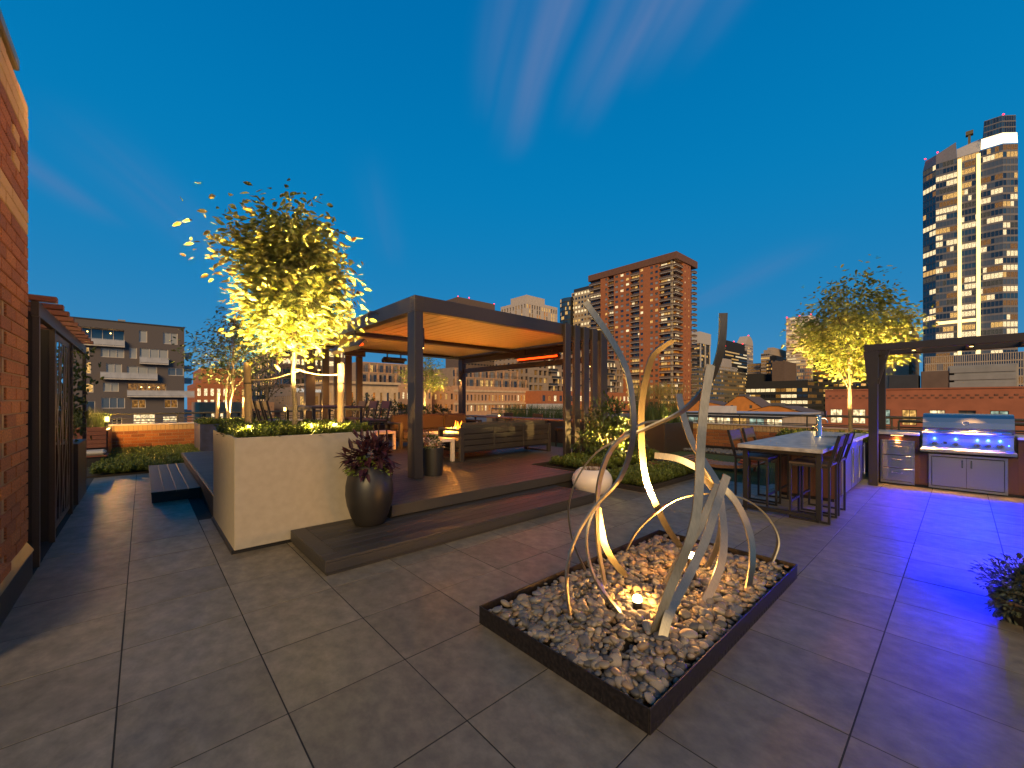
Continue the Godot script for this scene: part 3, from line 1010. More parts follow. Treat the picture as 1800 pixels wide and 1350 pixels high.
func uplight(label: String, at: Vector3, dir: Vector3, e: float, cone: float, called := "uplight") -> void:            # small garden spotlight on a spike
	var t := thing(called, label, "lamp", at, "garden uplights")
	var d := dir.normalized()
	var b := mb(); b.tube([Vector3(0, -0.10, 0), Vector3(0, 0.0, 0)], [0.008], 6); obj("spike", b, M.black_metal, t)
	b = mb(); b.tube([-d * 0.02, d * 0.075], [0.026], 14); obj("housing", b, M.bronze, t)
	b = mb(); b.tube([d * 0.0755, d * 0.081], [0.023], 14); obj("lens", b, M.glow_warm, t)
	spot(t, d * 0.10, d, Color(1.0, 0.82, 0.46), e, cone, 0.5, 0.03)
	omni(t, d * 0.12, Color(1.0, 0.82, 0.46), e * 0.008, 0.03)


func planters() -> void:
	var t := thing("white_planter", "large off-white rectangular planter box holding the tall lit tree beside the deck", "planter", P(1.365, 0, 5.555))
	open_box(t, 0.66, 2.07, 0.04, 1.135, 4.75, 6.36, 0.03, M.white_planter)
	var b := mb(t.position); b.bx(0.64, 2.05, 0.0, 0.04, 4.775, 6.34); obj("base", b, M.black_metal, t)
	var g := thing("planter_groundcover", "bright green low sedum filling the white planter", "plant", P(1.365, 1.08, 5.555))
	strew(g, "foliage", tuft_mesh("sedum"), M.sedum, 1500, 0.70, 2.03, 4.79, 6.32, 1.075, 0.9, 1.6)
	for q in [["nearer the brick wall", 0.98, 5.95, 1.975, -0.02], ["nearer the pergola", 1.86, 5.30, 1.97, 0.01]]:
		var s := thing("tree_stake", "round wooden tree stake standing in the white planter, " + q[0], "stake", P(q[1], 1.05, q[2]))
		b = mb(); b.tube([Vector3.ZERO, Vector3(q[4], q[3] - 1.05, 0)], [0.042, 0.040], 14); obj("pole", b, M.stake_wood, s)
		b = mb(); b.tube([Vector3(q[4] * 0.75, 0.66, 0), Vector3(q[4] * 0.78, 0.675, 0)], [0.045], 14); obj("strap", b, M.black_metal, s)
	var ropes := [[P(1.87, 1.84, 5.30), P(1.42, 1.885, 5.5), "pale rope tying the tree trunk to the stake nearer the pergola"], [P(0.97, 1.76, 5.95), P(1.40, 1.86, 5.52), "thin pale rope tying the tree trunk to the stake nearer the brick wall"]]
	for r in ropes:
		var rt := thing("tie_rope", r[2], "rope", r[0])
		var pts := []
		for i in 13:
			var k := i / 12.0
			pts.append(r[0].lerp(r[1], k) - Vector3(0, 0.035 * sin(PI * k), 0) - r[0])
		b = mb(); b.tube(pts, [0.008], 6); obj("cord", b, M.rope, rt)
		b = mb()
		var ring := []
		for i in 11:
			var a := TAU * i / 10.0
			ring.append(r[1] - r[0] + Vector3(cos(a) * 0.032, 0, sin(a) * 0.032))
		b.tube(ring, [0.008], 6, false)
		obj("loop", b, M.rope, rt)
	# blue planter behind
	t = thing("blue_planter", "dark blue rectangular planter box with a lit tree near the left parapet", "planter", P(2.1, 0, 14.4))
	open_box(t, 1.13, 3.1, 0.0, 0.87, 13.65, 15.25, 0.03, M.blue_planter)
	g = thing("planter_groundcover", "low green sedum filling the dark blue planter", "plant", P(2.1, 0.82, 14.4))
	strew(g, "foliage", tuft_mesh("sedum"), M.sedum, 900, 1.18, 3.05, 13.7, 15.2, 0.81, 1.0, 1.9)
	for q in [["left of the far lit tree", 1.62, 14.7, 1.72], ["right of the far lit tree", 2.28, 14.75, 1.62]]:
		var s := thing("tree_stake", "round wooden stake standing in the blue planter, " + q[0], "stake", P(q[1], 0.8, q[2]))
		b = mb(); b.tube([Vector3.ZERO, Vector3(0.02, q[3] - 0.8, 0)], [0.045], 12); obj("pole", b, M.stake_wood, s)
	# round dark pot on the step
	t = thing("round_pot", "large dark egg-shaped pot with purple foliage on the front step", "pot", P(1.87, 0.14, 4.42))
	b = mb()
	b.lathe(Vector3.ZERO, [Vector2(0.13, 0), Vector2(0.16, 0.01), Vector2(0.20, 0.10), Vector2(0.238, 0.22), Vector2(0.255, 0.33), Vector2(0.252, 0.43), Vector2(0.232, 0.53), Vector2(0.20, 0.60), Vector2(0.175, 0.635), Vector2(0.172, 0.65), Vector2(0.162, 0.655), Vector2(0.155, 0.64), Vector2(0.155, 0.58)], 48)
	obj("pot_body", b, M.dark_pot, t)
	b = mb(); b.lathe(Vector3(0, 0.585, 0), [Vector2(0.15, 0), Vector2(0.14, 0.02)], 20); obj("soil", b, M.soil, t)
	var pl := thing("purple_plant", "dark purple leafy plant with lime trailing leaves in the round pot", "plant", P(1.87, 0.74, 4.42))
	leaves(pl, "foliage", M.leaf_purple, leaf_mesh(0.15, 0.055), 420, Vector3(0, 0.15, 0), Vector3(0.25, 0.23, 0.25), 0.7, 1.15, 0.2)
	leaves(pl, "trailing_leaves", M.leaf_lime, leaf_mesh(0.045, 0.034), 620, Vector3(0, 0.0, 0), Vector3(0.235, 0.13, 0.235), 0.7, 1.2, 0.6)
	leaves(pl, "flowers", M.leaf_flower, leaf_mesh(0.02, 0.02), 40, Vector3(0.02, 0.10, 0), Vector3(0.24, 0.12, 0.24), 0.8, 1.3, 0.7)
	# cylinder pot beside the near post
	t = thing("cylinder_pot", "dark grey cylinder pot with pale flowers beside the near pergola post", "pot", P(3.55, 0.285, 5.86))
	b = mb(); b.lathe(Vector3.ZERO, [Vector2(0.155, 0), Vector2(0.16, 0.01), Vector2(0.172, 0.44), Vector2(0.17, 0.45), Vector2(0.16, 0.45), Vector2(0.155, 0.40)], 40); obj("pot_body", b, M.dark_pot, t)
	b = mb(); b.lathe(Vector3(0, 0.405, 0), [Vector2(0.155, 0), Vector2(0.15, 0.01)], 20); obj("soil", b, M.soil, t)
	pl = thing("flower_plant", "pale flowering plant with green leaves in the cylinder pot", "plant", P(3.55, 0.71, 5.86))
	leaves(pl, "foliage", M.leaf_bush, leaf_mesh(0.06, 0.035), 260, Vector3(-0.03, 0.10, 0), Vector3(0.20, 0.17, 0.19), 0.6, 1.1, 0.3)
	leaves(pl, "white_flowers", M.leaf_white, leaf_mesh(0.03, 0.028), 130, Vector3(0.08, 0.08, -0.02), Vector3(0.14, 0.11, 0.15), 0.6, 1.1, 0.7)
	leaves(pl, "purple_flowers", M.leaf_flower, leaf_mesh(0.025, 0.02), 60, Vector3(-0.10, 0.2, 0), Vector3(0.06, 0.12, 0.08), 0.7, 1.1, 0.5)
	# white round pot
	t = thing("white_pot", "glossy white rounded pot at the right end of the step", "pot", P(5.40, 0, 4.03))
	b = mb()
	b.lathe(Vector3.ZERO, [Vector2(0.17, 0), Vector2(0.20, 0.01), Vector2(0.27, 0.07), Vector2(0.315, 0.16), Vector2(0.325, 0.23), Vector2(0.30, 0.31), Vector2(0.25, 0.37), Vector2(0.21, 0.40), Vector2(0.20, 0.405), Vector2(0.19, 0.395), Vector2(0.19, 0.34)], 48)
	obj("pot_body", b, M.white_gloss, t)
	b = mb(); b.lathe(Vector3(0, 0.345, 0), [Vector2(0.188, 0), Vector2(0.18, 0.01)], 20); obj("soil", b, M.soil, t)
	pl = thing("dry_plant", "sparse dry brown stems in the white rounded pot", "plant", P(5.40, 0.35, 4.03))
	strew(pl, "stems", tuft_mesh("blade"), M.sedum_red, 26, 5.26, 5.54, 3.89, 4.17, 0.35, 0.12, 0.22)
	# shrub at the right edge
	t = thing("low_pot", "low dark pot at the right edge of the terrace under a small green shrub", "pot", P(4.45, 0, -0.33))
	b = mb(); b.lathe(Vector3.ZERO, [Vector2(0.14, 0), Vector2(0.20, 0.12), Vector2(0.20, 0.16), Vector2(0.18, 0.165), Vector2(0.17, 0.12)], 32); obj("pot_body", b, M.dark_pot, t)
	pl = thing("small_shrub", "small dense green shrub cut by the right edge of the view", "shrub", P(4.45, 0.14, -0.33))
	leaves(pl, "foliage", M.leaf_grey, leaf_mesh(0.035, 0.022), 2600, Vector3(0, 0.07, 0), Vector3(0.27, 0.25, 0.27), 0.7, 1.2, 0.3)


func sculpture() -> void:
	var t := thing("metal_sculpture", "abstract sculpture of curving flat steel bars rising from the pebble tray", "sculpture", P(2.9, 0, 1.5))
	var S := {}
	S["a"] = [V(2.07,0.06,1.71), V(2.07,0.33,1.75), V(2.13,0.57,1.73), V(2.25,0.78,1.66), V(2.40,0.97,1.56), V(2.49,1.21,1.52), V(2.51,1.47,1.53), V(2.50,1.73,1.58), V(2.43,1.97,1.68), V(2.33,2.20,1.80)]
	S["b"] = [V(3.85,0.06,1.80), V(3.67,0.30,1.87), V(3.53,0.54,1.91), V(3.40,0.77,1.93), V(3.31,1.01,1.92), V(3.24,1.25,1.89), V(3.18,1.47,1.85), V(3.14,1.68,1.79), V(3.13,1.88,1.71), V(3.18,1.99,1.57)]
	S["c"] = [V(2.62,0.06,1.82), V(2.55,0.38,1.84), V(2.50,0.67,1.82), V(2.49,0.95,1.78), V(2.54,1.19,1.68), V(2.68,1.31,1.50), V(2.82,1.43,1.32), V(2.91,1.61,1.19), V(2.93,1.84,1.11), V(2.90,2.09,1.08)]
	S["d"] = [V(2.30,0.06,1.26), V(2.38,0.25,1.23), V(2.46,0.41,1.20), V(2.54,0.58,1.16), V(2.61,0.75,1.14), V(2.66,0.94,1.14), V(2.70,1.13,1.15), V(2.73,1.33,1.15), V(2.78,1.53,1.15), V(2.84,1.74,1.14)]
	S["e"] = [V(2.26,0.06,1.19), V(2.36,0.18,1.20), V(2.47,0.26,1.20), V(2.60,0.35,1.19), V(2.72,0.45,1.18), V(2.84,0.56,1.17), V(2.95,0.68,1.17), V(3.07,0.81,1.17), V(3.18,0.95,1.16)]
	S["f"] = [V(2.89,0.06,1.22), V(3.06,0.19,1.20), V(3.20,0.33,1.20), V(3.31,0.48,1.23), V(3.40,0.64,1.28), V(3.47,0.82,1.34), V(3.49,0.98,1.45), V(3.50,1.15,1.56), V(3.54,1.35,1.65), V(3.61,1.56,1.73)]
	S["g"] = [V(3.39,0.06,1.09), V(3.49,0.23,1.09), V(3.57,0.39,1.12), V(3.61,0.54,1.18), V(3.62,0.69,1.27), V(3.59,0.81,1.39), V(3.55,0.91,1.52), V(3.48,0.99,1.68), V(3.40,1.01,1.85)]
	S["h"] = [V(4.03,0.06,1.12), V(4.12,0.27,1.08), V(4.10,0.46,1.15), V(4.01,0.60,1.27), V(3.89,0.66,1.42), V(3.75,0.66,1.58), V(3.62,0.60,1.75), V(3.51,0.47,1.89), V(3.41,0.30,2.02), V(3.35,0.08,2.12)]
	S["i"] = [V(2.73,0.06,2.08), V(2.63,0.26,2.11), V(2.56,0.44,2.12), V(2.52,0.63,2.11), V(2.51,0.80,2.06), V(2.54,0.96,1.99), V(2.59,1.10,1.89), V(2.66,1.19,1.78)]
	S["j"] = [V(2.37,0.06,1.50), V(2.31,0.18,1.59), V(2.26,0.30,1.66), V(2.25,0.43,1.71), V(2.26,0.58,1.73), V(2.32,0.72,1.72), V(2.40,0.85,1.67)]
	S["k"] = [V(2.90,0.06,1.79), V(2.78,0.21,1.85), V(2.69,0.36,1.88), V(2.63,0.52,1.88), V(2.58,0.68,1.87)]
	S["l"] = [V(2.60,1.21,1.70), V(2.65,1.27,1.66), V(2.70,1.31,1.61), V(2.76,1.34,1.57), V(2.83,1.35,1.51)]
	S["m"] = [V(2.96,0.06,1.53), V(3.05,0.23,1.48), V(3.15,0.37,1.43), V(3.24,0.51,1.38), V(3.32,0.67,1.35), V(3.40,0.83,1.31)]
	S["n"] = [V(3.49,0.06,1.45), V(3.57,0.22,1.40), V(3.62,0.38,1.37), V(3.65,0.55,1.37), V(3.63,0.71,1.41), V(3.57,0.84,1.49)]
	# width direction at foot and tip, width: broad bars face the walk, slim ones stand edge-on
	var side := Vector3(0.74, 0, 0.67)                                     # across the walk
	var deep := Vector3(0.67, 0, -0.74)                                    # away from it
	var how := {"a": [deep + side * 0.35, side + deep * 0.1, 0.048], "b": [side, side + deep * 0.25, 0.058], "c": [deep + side * 0.5, side + deep * 0.25, 0.06], "d": [side, side, 0.058], "e": [side, side, 0.054], "f": [side + deep * 0.2, side, 0.058], "g": [side + deep * 0.4, Vector3(0.25, 1, 0.2), 0.055],
		"h": [deep + side * 0.3, deep + side * 0.2, 0.05], "i": [deep + side * 0.2, deep + side * 0.3, 0.04], "j": [deep + side * 0.35, deep + side * 0.4, 0.05], "k": [side, side, 0.05], "l": [deep, deep + side * 0.2, 0.045], "m": [side, side, 0.055], "n": [side + deep * 0.3, side, 0.055]}
	for q in S:
		var cp: Array = S[q]
		var pts := []
		var wd := []
		var n := (cp.size() - 1) * 7
		for i in n + 1:
			var s := float(i) / 7.0
			var k := mini(int(s), cp.size() - 2)
			var f := s - k
			var p0: Vector3 = cp[maxi(k - 1, 0)]; var p1: Vector3 = cp[k]; var p2: Vector3 = cp[k + 1]; var p3: Vector3 = cp[mini(k + 2, cp.size() - 1)]
			pts.append(p1.cubic_interpolate(p2, p0, p3, f))
			wd.append((how[q][0] as Vector3).normalized().lerp((how[q][1] as Vector3).normalized(), float(i) / n).normalized())
		var b := mb(t.position)
		b.ribbon(pts, wd, how[q][2], 0.012)
		obj("steel_bar", b, M.sculpture_steel, t)
	for q in [[V(2.555, 0.115, 1.52), "round glowing uplight among the pebbles at the near side of the sculpture"], [V(3.217, 0.27, 1.437), "round glowing uplight among the pebbles behind the broad bars of the sculpture"]]:
		var l := thing("sculpture_light", q[1], "lamp", q[0], "sculpture uplights")
		var d := Vector3(0.22, 0.93, -0.2).normalized() if q[0].x < 3 else Vector3(0.35, 0.85, -0.42).normalized()
		var b := mb(); b.tube([Vector3(0, -0.06 if q[0].x < 3 else -0.2, 0) - d * 0.02, -d * 0.012], [0.03, 0.034], 14); obj("housing", b, M.bronze, l)
		b = mb(); b.lathe(Vector3(0, -0.026, 0), [Vector2(0.004, -0.008), Vector2(0.024, 0.002), Vector2(0.034, 0.026), Vector2(0.024, 0.050), Vector2(0.004, 0.060)], 16); obj("bulb", b, M.glow_bulb, l)
		omni(l, Vector3.ZERO, Color(1.0, 0.70, 0.32), 1.6 if q[0].x < 3 else 1.3, 0.03)
		spot(l, d * 0.05, d, Color(1.0, 0.72, 0.34), 3.0 if q[0].x < 3 else 26.0, 62.0 if q[0].x < 3 else 42.0, 0.7, 0.03)


func V(u: float, y: float, v: float) -> Vector3:
	return Vector3(u, y, -v)


func pebbles() -> void:
	var t := thing("steel_tray", "low black steel tray edging the bed of river pebbles", "tray", P(2.88, 0, 1.56))
	var u0 := 1.68; var u1 := 4.10; var v0 := 0.935; var v1 := 2.185
	for s in [[u0, u1, v0, v0 + 0.008], [u0, u1, v1 - 0.008, v1], [u0, u0 + 0.008, v0 + 0.008, v1 - 0.008], [u1 - 0.008, u1, v0 + 0.008, v1 - 0.008]]:
		var b := mb(t.position); b.bx(s[0], s[1], 0.0, 0.118, s[2], s[3], 0.002); obj("side", b, M.tray_steel, t)
	var slots := mb(t.position)                                            # drain slots along the foot
	for i in 46:
		slots.bx(u0 + 0.06 + 0.05 * i, u0 + 0.064 + 0.05 * i, 0.008, 0.03, v0 - 0.0012, v0 - 0.0002)
		if i < 23: slots.bx(u0 - 0.0012, u0 - 0.0002, 0.008, 0.03, v0 + 0.06 + 0.05 * i, v0 + 0.064 + 0.05 * i)
	var so := obj("slots", slots, M.dark_gap, t)
	so.set_meta("kind", "stuff")
	var b := mb(t.position); b.bx(u0 + 0.01, u1 - 0.01, 0.002, 0.03, v0 + 0.01, v1 - 0.01); obj("bed", b, M.soil, t)
	# pebbles: a few smooth lumpy shapes
	var shapes := []
	for k in 5:
		var q := mb()
		var rr := RandomNumberGenerator.new()
		rr.seed = 100 + k
		var ph := rr.randf() * 6.0
		var prof := []
		for i in 9:
			var a := -PI / 2 + PI * i / 8.0
			prof.append(Vector2(maxf(cos(a), 0.02) * (1.0 + 0.05 * sin(a * 3 + ph)), sin(a)))
		var rings := []
		for pr in prof:
			var ring := []
			for j in 12:
				var a := -TAU * j / 12.0
				var lump := 1.0 + 0.10 * sin(a * 2 + ph) + 0.06 * sin(a * 3 + ph * 2)
				ring.append(Vector3(cos(a) * pr.x * lump, pr.y, sin(a) * pr.x * lump))
			rings.append(ring)
		q.rings(rings, false)
		shapes.append(q.mesh())
	var all := []
	var grid := {}
	for layer in 3:
		var want: int = [1100, 1300, 1700][layer]
		for i in want:
			var r := lerpf(0.013, 0.045, pow(rng.randf(), 1.8))
			var gap := 0.012 + r * 1.5
			var u := rng.randf_range(u0 + gap, u1 - gap)
			var v := rng.randf_range(v0 + gap, v1 - gap)
			var y: float = [0.045, 0.068, 0.088][layer] + rng.randf_range(-0.006, 0.008)
			if layer == 2:                                                 # the top layer keeps its stones apart
				var key := Vector2i(int(u / 0.075), int(v / 0.075))
				var clash := false
				for dx in range(-1, 2):
					for dy in range(-1, 2):
						for o in grid.get(key + Vector2i(dx, dy), []):
							if Vector2(o.x - u, o.y - v).length() < (o.z + r) * 0.83:
								clash = true
				if clash: continue
				if not grid.has(key): grid[key] = []
				grid[key].append(Vector3(u, v, r))
			if Vector2(u - 2.555, v - 1.52).length() < 0.06: continue
			var flat := rng.randf_range(0.45, 0.75)
			var bs := Basis.from_euler(Vector3(rng.randfn(0, 0.28), rng.randf() * TAU, rng.randfn(0, 0.28))).scaled_local(Vector3(r * rng.randf_range(1.0, 1.45), r * flat, r))
			var z := u * 0.6713 + v * 0.7412
			all.append([r / z if layer == 2 else 0.0, Transform3D(bs, P(u, y, v)), rng.randi_range(0, 5), rng.randi_range(0, 4)])
	all.sort_custom(func(x, y): return x[0] > y[0])
	var words := ["buff", "brown grey", "pale sandy", "dark grey", "reddish tan", "mid grey"]
	var bins := {}
	for i in all.size():
		var a = all[i]
		if i < 300:
			var o := obj("pebble", shapes[a[3]], M["pebble%d" % a[2]])
			o.transform = a[1]
			tag(o, "smooth %s river pebble lying among the others in the black steel tray" % words[a[2]], "pebble", "river pebbles in the steel tray")
		else:
			var key := "%d_%d" % [a[2], a[3]]
			if not bins.has(key): bins[key] = []
			bins[key].append(a[1])
	var root := Node3D.new()
	root.name = "pebble_bed"
	add_child(root)
	tag(root, "bed of smaller mixed river pebbles filling the black steel tray", "pebbles", "", "stuff")
	for key in bins:
		var kk: PackedStringArray = String(key).split("_")
		many("pebbles", shapes[int(kk[1])], M["pebble%d" % int(kk[0])], bins[key], root)
	# pebble strip along the right parapet
	root = Node3D.new()
	root.name = "pebble_strip"
	add_child(root)
	tag(root, "strip of grey pebbles at the foot of the right brick parapet", "pebbles", "", "stuff")
	var strip := []
	for i in 2600:
		var s := rng.randf_range(0.02, 0.04)
		strip.append(Transform3D(Basis.from_euler(Vector3(rng.randfn(0, 0.3), rng.randf() * TAU, rng.randfn(0, 0.3))).scaled_local(Vector3(s * 1.2, s * 0.6, s)), P(rng.randf_range(12.0, 12.85), 0.03 + rng.randf() * 0.03, rng.randf_range(1.0, 6.3))))
	many("pebbles", shapes[1], M.pebble5, strip, root)


func stool_proto(label: String, group: String) -> Node3D:                 # square-frame bar stool: seat 0.72, back 1.02; faces -z, its back at +z
	var t := thing("bar_stool", label, "stool", Vector3.ZERO, group)
	var h := 0.70
	var w := 0.2
	var b := mb()
	for s in [-1.0, 1.0]:
		b = mb(); b.bar(Vector3(s * w, 0, -w), Vector3(s * w, h, -w), 0.025, 0.025, 0.002, Vector3(0, 0, 1)); obj("leg", b, M.black_metal, t)
		b = mb(); b.bar(Vector3(s * w, 0, w), Vector3(s * w, h, w), 0.025, 0.025, 0.002, Vector3(0, 0, 1)); obj("leg", b, M.black_metal, t)
		b = mb(); b.bar(Vector3(s * w, 0.0125, -w + 0.013), Vector3(s * w, 0.0125, w - 0.013), 0.0245, 0.0245); obj("runner", b, M.black_metal, t)
		b = mb(); b.bar(Vector3(s * w, h, w), Vector3(s * w, 1.08, w + 0.10), 0.025, 0.035, 0.002, Vector3(0, 0, 1)); obj("back_post", b, M.black_metal, t)
		b = mb(); b.bar(Vector3(s * w, h - 0.0125, -w + 0.013), Vector3(s * w, h - 0.0125, w - 0.013), 0.0245, 0.0245); obj("seat_frame", b, M.black_metal, t)
	b = mb(); b.bar(Vector3(-w + 0.013, h - 0.0125, -w), Vector3(w - 0.013, h - 0.0125, -w), 0.0245, 0.0245); obj("seat_frame", b, M.black_metal, t)
	b = mb(); b.bar(Vector3(-w + 0.013, 0.22, -w), Vector3(w - 0.013, 0.22, -w), 0.025, 0.025); obj("foot_rail", b, M.black_metal, t)
	for i in 4:
		b = mb(); b.obox(Vector3(-0.159 + 0.106 * i, h + 0.013, 0), Vector3(0.051, 0.0125, 0.215), Basis(), 0.003); obj("seat_slat", b, M.stool_wood, t)
	b = mb(); b.obox(Vector3(0, 1.0, w + 0.073), Vector3(0.186, 0.075, 0.011), Basis(Vector3.RIGHT, 0.25), 0.003); obj("backrest", b, M.stool_wood, t)
	return t


func lounge_furniture() -> void:
	var D := 0.285
	# near sofa, back towards the camera
	var t := thing("slatted_sofa", "dark slatted outdoor sofa seen from behind, grey cushions, on the deck", "sofa", P(5.98, D, 7.1))
	var o := t.position
	var b := mb(o)
	var u0 := 4.66; var u1 := 7.30; var v0 := 6.66; var v1 := 7.50
	for u in [u0, u1 - 0.09]:
		b = mb(o); b.bx(u, u + 0.09, D, D + 0.68, v0, v0 + 0.07, 0.004); obj("leg", b, M.bronze, t)
		b = mb(o); b.bx(u, u + 0.09, D, D + 0.60, v1 - 0.07, v1, 0.004); obj("leg", b, M.bronze, t)
		b = mb(o); b.bx(u, u + 0.09, D + 0.601, D + 0.65, v0 + 0.071, v1, 0.004); obj("arm", b, M.bronze, t)
		b = mb(o); b.bx(u + 0.01, u + 0.08, D + 0.002, D + 0.04, v0 + 0.071, v1 - 0.071, 0.004); obj("runner", b, M.bronze, t)
	for i in 4:
		var y := D + 0.20 + 0.118 * i
		b = mb(o); b.bx(u0 + 0.091, u1 - 0.091, y, y + (0.105 if i < 3 else 0.11), v0 + 0.012, v0 + 0.04, 0.003); obj("back_slat", b, M.bronze, t)
	for u in [5.52, 6.38]:
		b = mb(o); b.bx(u, u + 0.05, D + 0.2, D + 0.665, v0 + 0.002, v0 + 0.0118, 0.003); obj("upright", b, M.bronze, t)
	b = mb(o); b.bx(u0 + 0.091, u1 - 0.091, D + 0.17, D + 0.22, v0 + 0.045, v1 - 0.02, 0.003); obj("seat_frame", b, M.bronze, t)
	for i in 2:
		var ua := u0 + 0.10 + 1.22 * i
		b = mb(o); b.bx(ua, ua + 1.21, D + 0.225, D + 0.40, v0 + 0.2, v1 - 0.01, 0.04); obj("seat_cushion", b, M.grey_cushion, t)
		b = mb(o); b.bx(ua, ua + 1.21, D + 0.34, D + 0.77, v0 + 0.05, v0 + 0.2, 0.045); obj("back_cushion", b, M.grey_cushion, t)
	# far sofa facing the camera
	t = thing("brown_sofa", "long dark outdoor sofa with brown cushions facing the fire table", "sofa", P(6.2, D, 10.1))
	o = t.position
	u0 = 4.85; u1 = 7.5; v0 = 9.62; v1 = 10.5
	for u in [u0, u1 - 0.09]:
		b = mb(o); b.bx(u, u + 0.09, D, D + 0.60, v0, v0 + 0.07, 0.004); obj("leg", b, M.bronze, t)
		b = mb(o); b.bx(u, u + 0.09, D, D + 0.60, v1 - 0.07, v1, 0.004); obj("leg", b, M.bronze, t)
		b = mb(o); b.bx(u, u + 0.09, D + 0.601, D + 0.65, v0, v1, 0.004); obj("arm", b, M.bronze, t)
	b = mb(o); b.bx(u0 + 0.091, u1 - 0.091, D + 0.15, D + 0.22, v0 + 0.02, v1 - 0.02, 0.003); obj("seat_frame", b, M.bronze, t)
	b = mb(o); b.bx(u0 + 0.091, u1 - 0.091, D + 0.22, D + 0.66, v1 - 0.05, v1 - 0.01, 0.003); obj("back_frame", b, M.bronze, t)
	for i in 3:
		var ua := u0 + 0.10 + 0.817 * i
		b = mb(o); b.bx(ua, ua + 0.81, D + 0.225, D + 0.42, v0 + 0.01, v1 - 0.26, 0.04); obj("seat_cushion", b, M.brown_cushion, t)
		b = mb(o); b.bx(ua, ua + 0.81, D + 0.40, D + 0.84, v1 - 0.26, v1 - 0.07, 0.05); obj("back_cushion", b, M.brown_cushion, t)
	# fire table
	t = thing("fire_table", "low rectangular fire table with pale rim burning between the two sofas", "fire pit", P(5.75, D, 8.2))
	o = t.position
	b = mb(o); b.bx(4.98, 6.5, D, D + 0.42, 7.88, 8.62, 0.01); obj("body", b, M.teak, t)
	for s in [[4.93, 6.55, 7.83, 8.05], [4.93, 6.55, 8.45, 8.67], [4.93, 5.25, 8.051, 8.449], [6.23, 6.55, 8.051, 8.449]]:
		b = mb(o); b.bx(s[0], s[1], D + 0.421, D + 0.47, s[2], s[3], 0.004); obj("rim", b, M.counter_top, t)
	b = mb(o); b.bx(5.25, 6.23, D + 0.421, D + 0.435, 8.051, 8.449); obj("burner_bed", b, M.pebble3, t)
	var f := thing("fire", "orange flames rising from the fire table", "fire", P(5.75, D + 0.44, 8.25))
	for i in 26:
		var c := Vector3(rng.randf_range(-0.42, 0.42), 0, rng.randf_range(-0.13, 0.13))
		var h := rng.randf_range(0.12, 0.33) * (1.0 - 0.6 * absf(c.x) / 0.42)
		var lean := Vector3(rng.randf_range(-0.02, 0.09), 0, rng.randf_range(-0.03, 0.03))
		b = mb()
		b.tube([c, c + lean * 0.2 + Vector3(0, h * 0.3, 0), c + lean * 0.6 + Vector3(0, h * 0.7, 0), c + lean + Vector3(0, h, 0)], [0.02, 0.034, 0.016, 0.002], 7)
		obj("flame", b, M.glow_flame_core if h < 0.17 else M.glow_flame, f)
	for q in [-0.3, 0.0, 0.3]:
		omni(f, Vector3(q, 0.34, 0), Color(1.0, 0.62, 0.20), 1.6, 0.08)
	# two small white tables
	side_table("small white square side table beside the near sofa's left arm", 4.10, 4.66, 6.86, 7.42)
	side_table("small white square side table in front of the brown sofa's left arm", 4.16, 4.70, 9.52, 10.05)
	# bar counter at the far right of the pergola
	t = thing("bar_counter", "long narrow wooden bar counter beyond the pergola's right side", "table", P(9.0, 0, 9.4))
	o = t.position
	for i in 4:
		b = mb(o); b.bx(8.72 + 0.135 * i, 8.85 + 0.135 * i, 0.93, 0.97, 6.5, 12.4, 0.004); obj("top_board", b, M.teak, t)
	for v in [6.6, 8.5, 10.4, 12.2]:
		for u in [8.75, 9.2]:
			b = mb(o); b.bx(u, u + 0.05, 0.0, 0.929, v, v + 0.05, 0.003); obj("leg", b, M.bronze, t)
	var spots := [["nearest the fins", 7.0], ["second from the fins", 8.3], ["third from the fins", 9.7], ["farthest from the fins", 11.2]]
	var proto: Node3D = null
	for s in spots:
		if proto == null:
			proto = thing("lounge_chair", "brown upholstered counter chair behind the bar counter, " + s[0], "chair", P(9.75, 0, s[1]), "upholstered chairs along the bar counter")
			b = mb(); b.obox(Vector3(0, 0.62, 0), Vector3(0.23, 0.06, 0.24), Basis(), 0.03); obj("seat", b, M.brown_cushion, proto)
			b = mb(); b.obox(Vector3(0.22, 0.87, 0), Vector3(0.035, 0.2, 0.24), Basis(), 0.02); obj("backrest", b, M.brown_cushion, proto)
			for sx in [-0.2, 0.2]:
				for sz in [-0.2, 0.2]:
					b = mb(); b.bar(Vector3(sx, 0, sz), Vector3(sx, 0.56, sz), 0.03, 0.03, 0.0, Vector3(0, 0, 1)); obj("leg", b, M.black_metal, proto)
		else:
			copy(proto, P(9.75, 0, s[1]), 0.0, "brown upholstered counter chair behind the bar counter, " + s[0])


func side_table(label: String, u0: float, u1: float, v0: float, v1: float) -> void:
	var D := 0.285
	var t := thing("side_table", label, "table", P((u0 + u1) / 2, D, (v0 + v1) / 2), "small white side tables")
	var b := mb(t.position); b.bx(u0, u1, D + 0.40, D + 0.46, v0, v1, 0.004); obj("table_top", b, M.white_gloss, t)
	for u in [u0, u1 - 0.07]:
		for v in [v0, v1 - 0.07]:
			b = mb(t.position); b.bx(u, u + 0.07, D, D + 0.399, v, v + 0.07, 0.004); obj("leg", b, M.white_gloss, t)


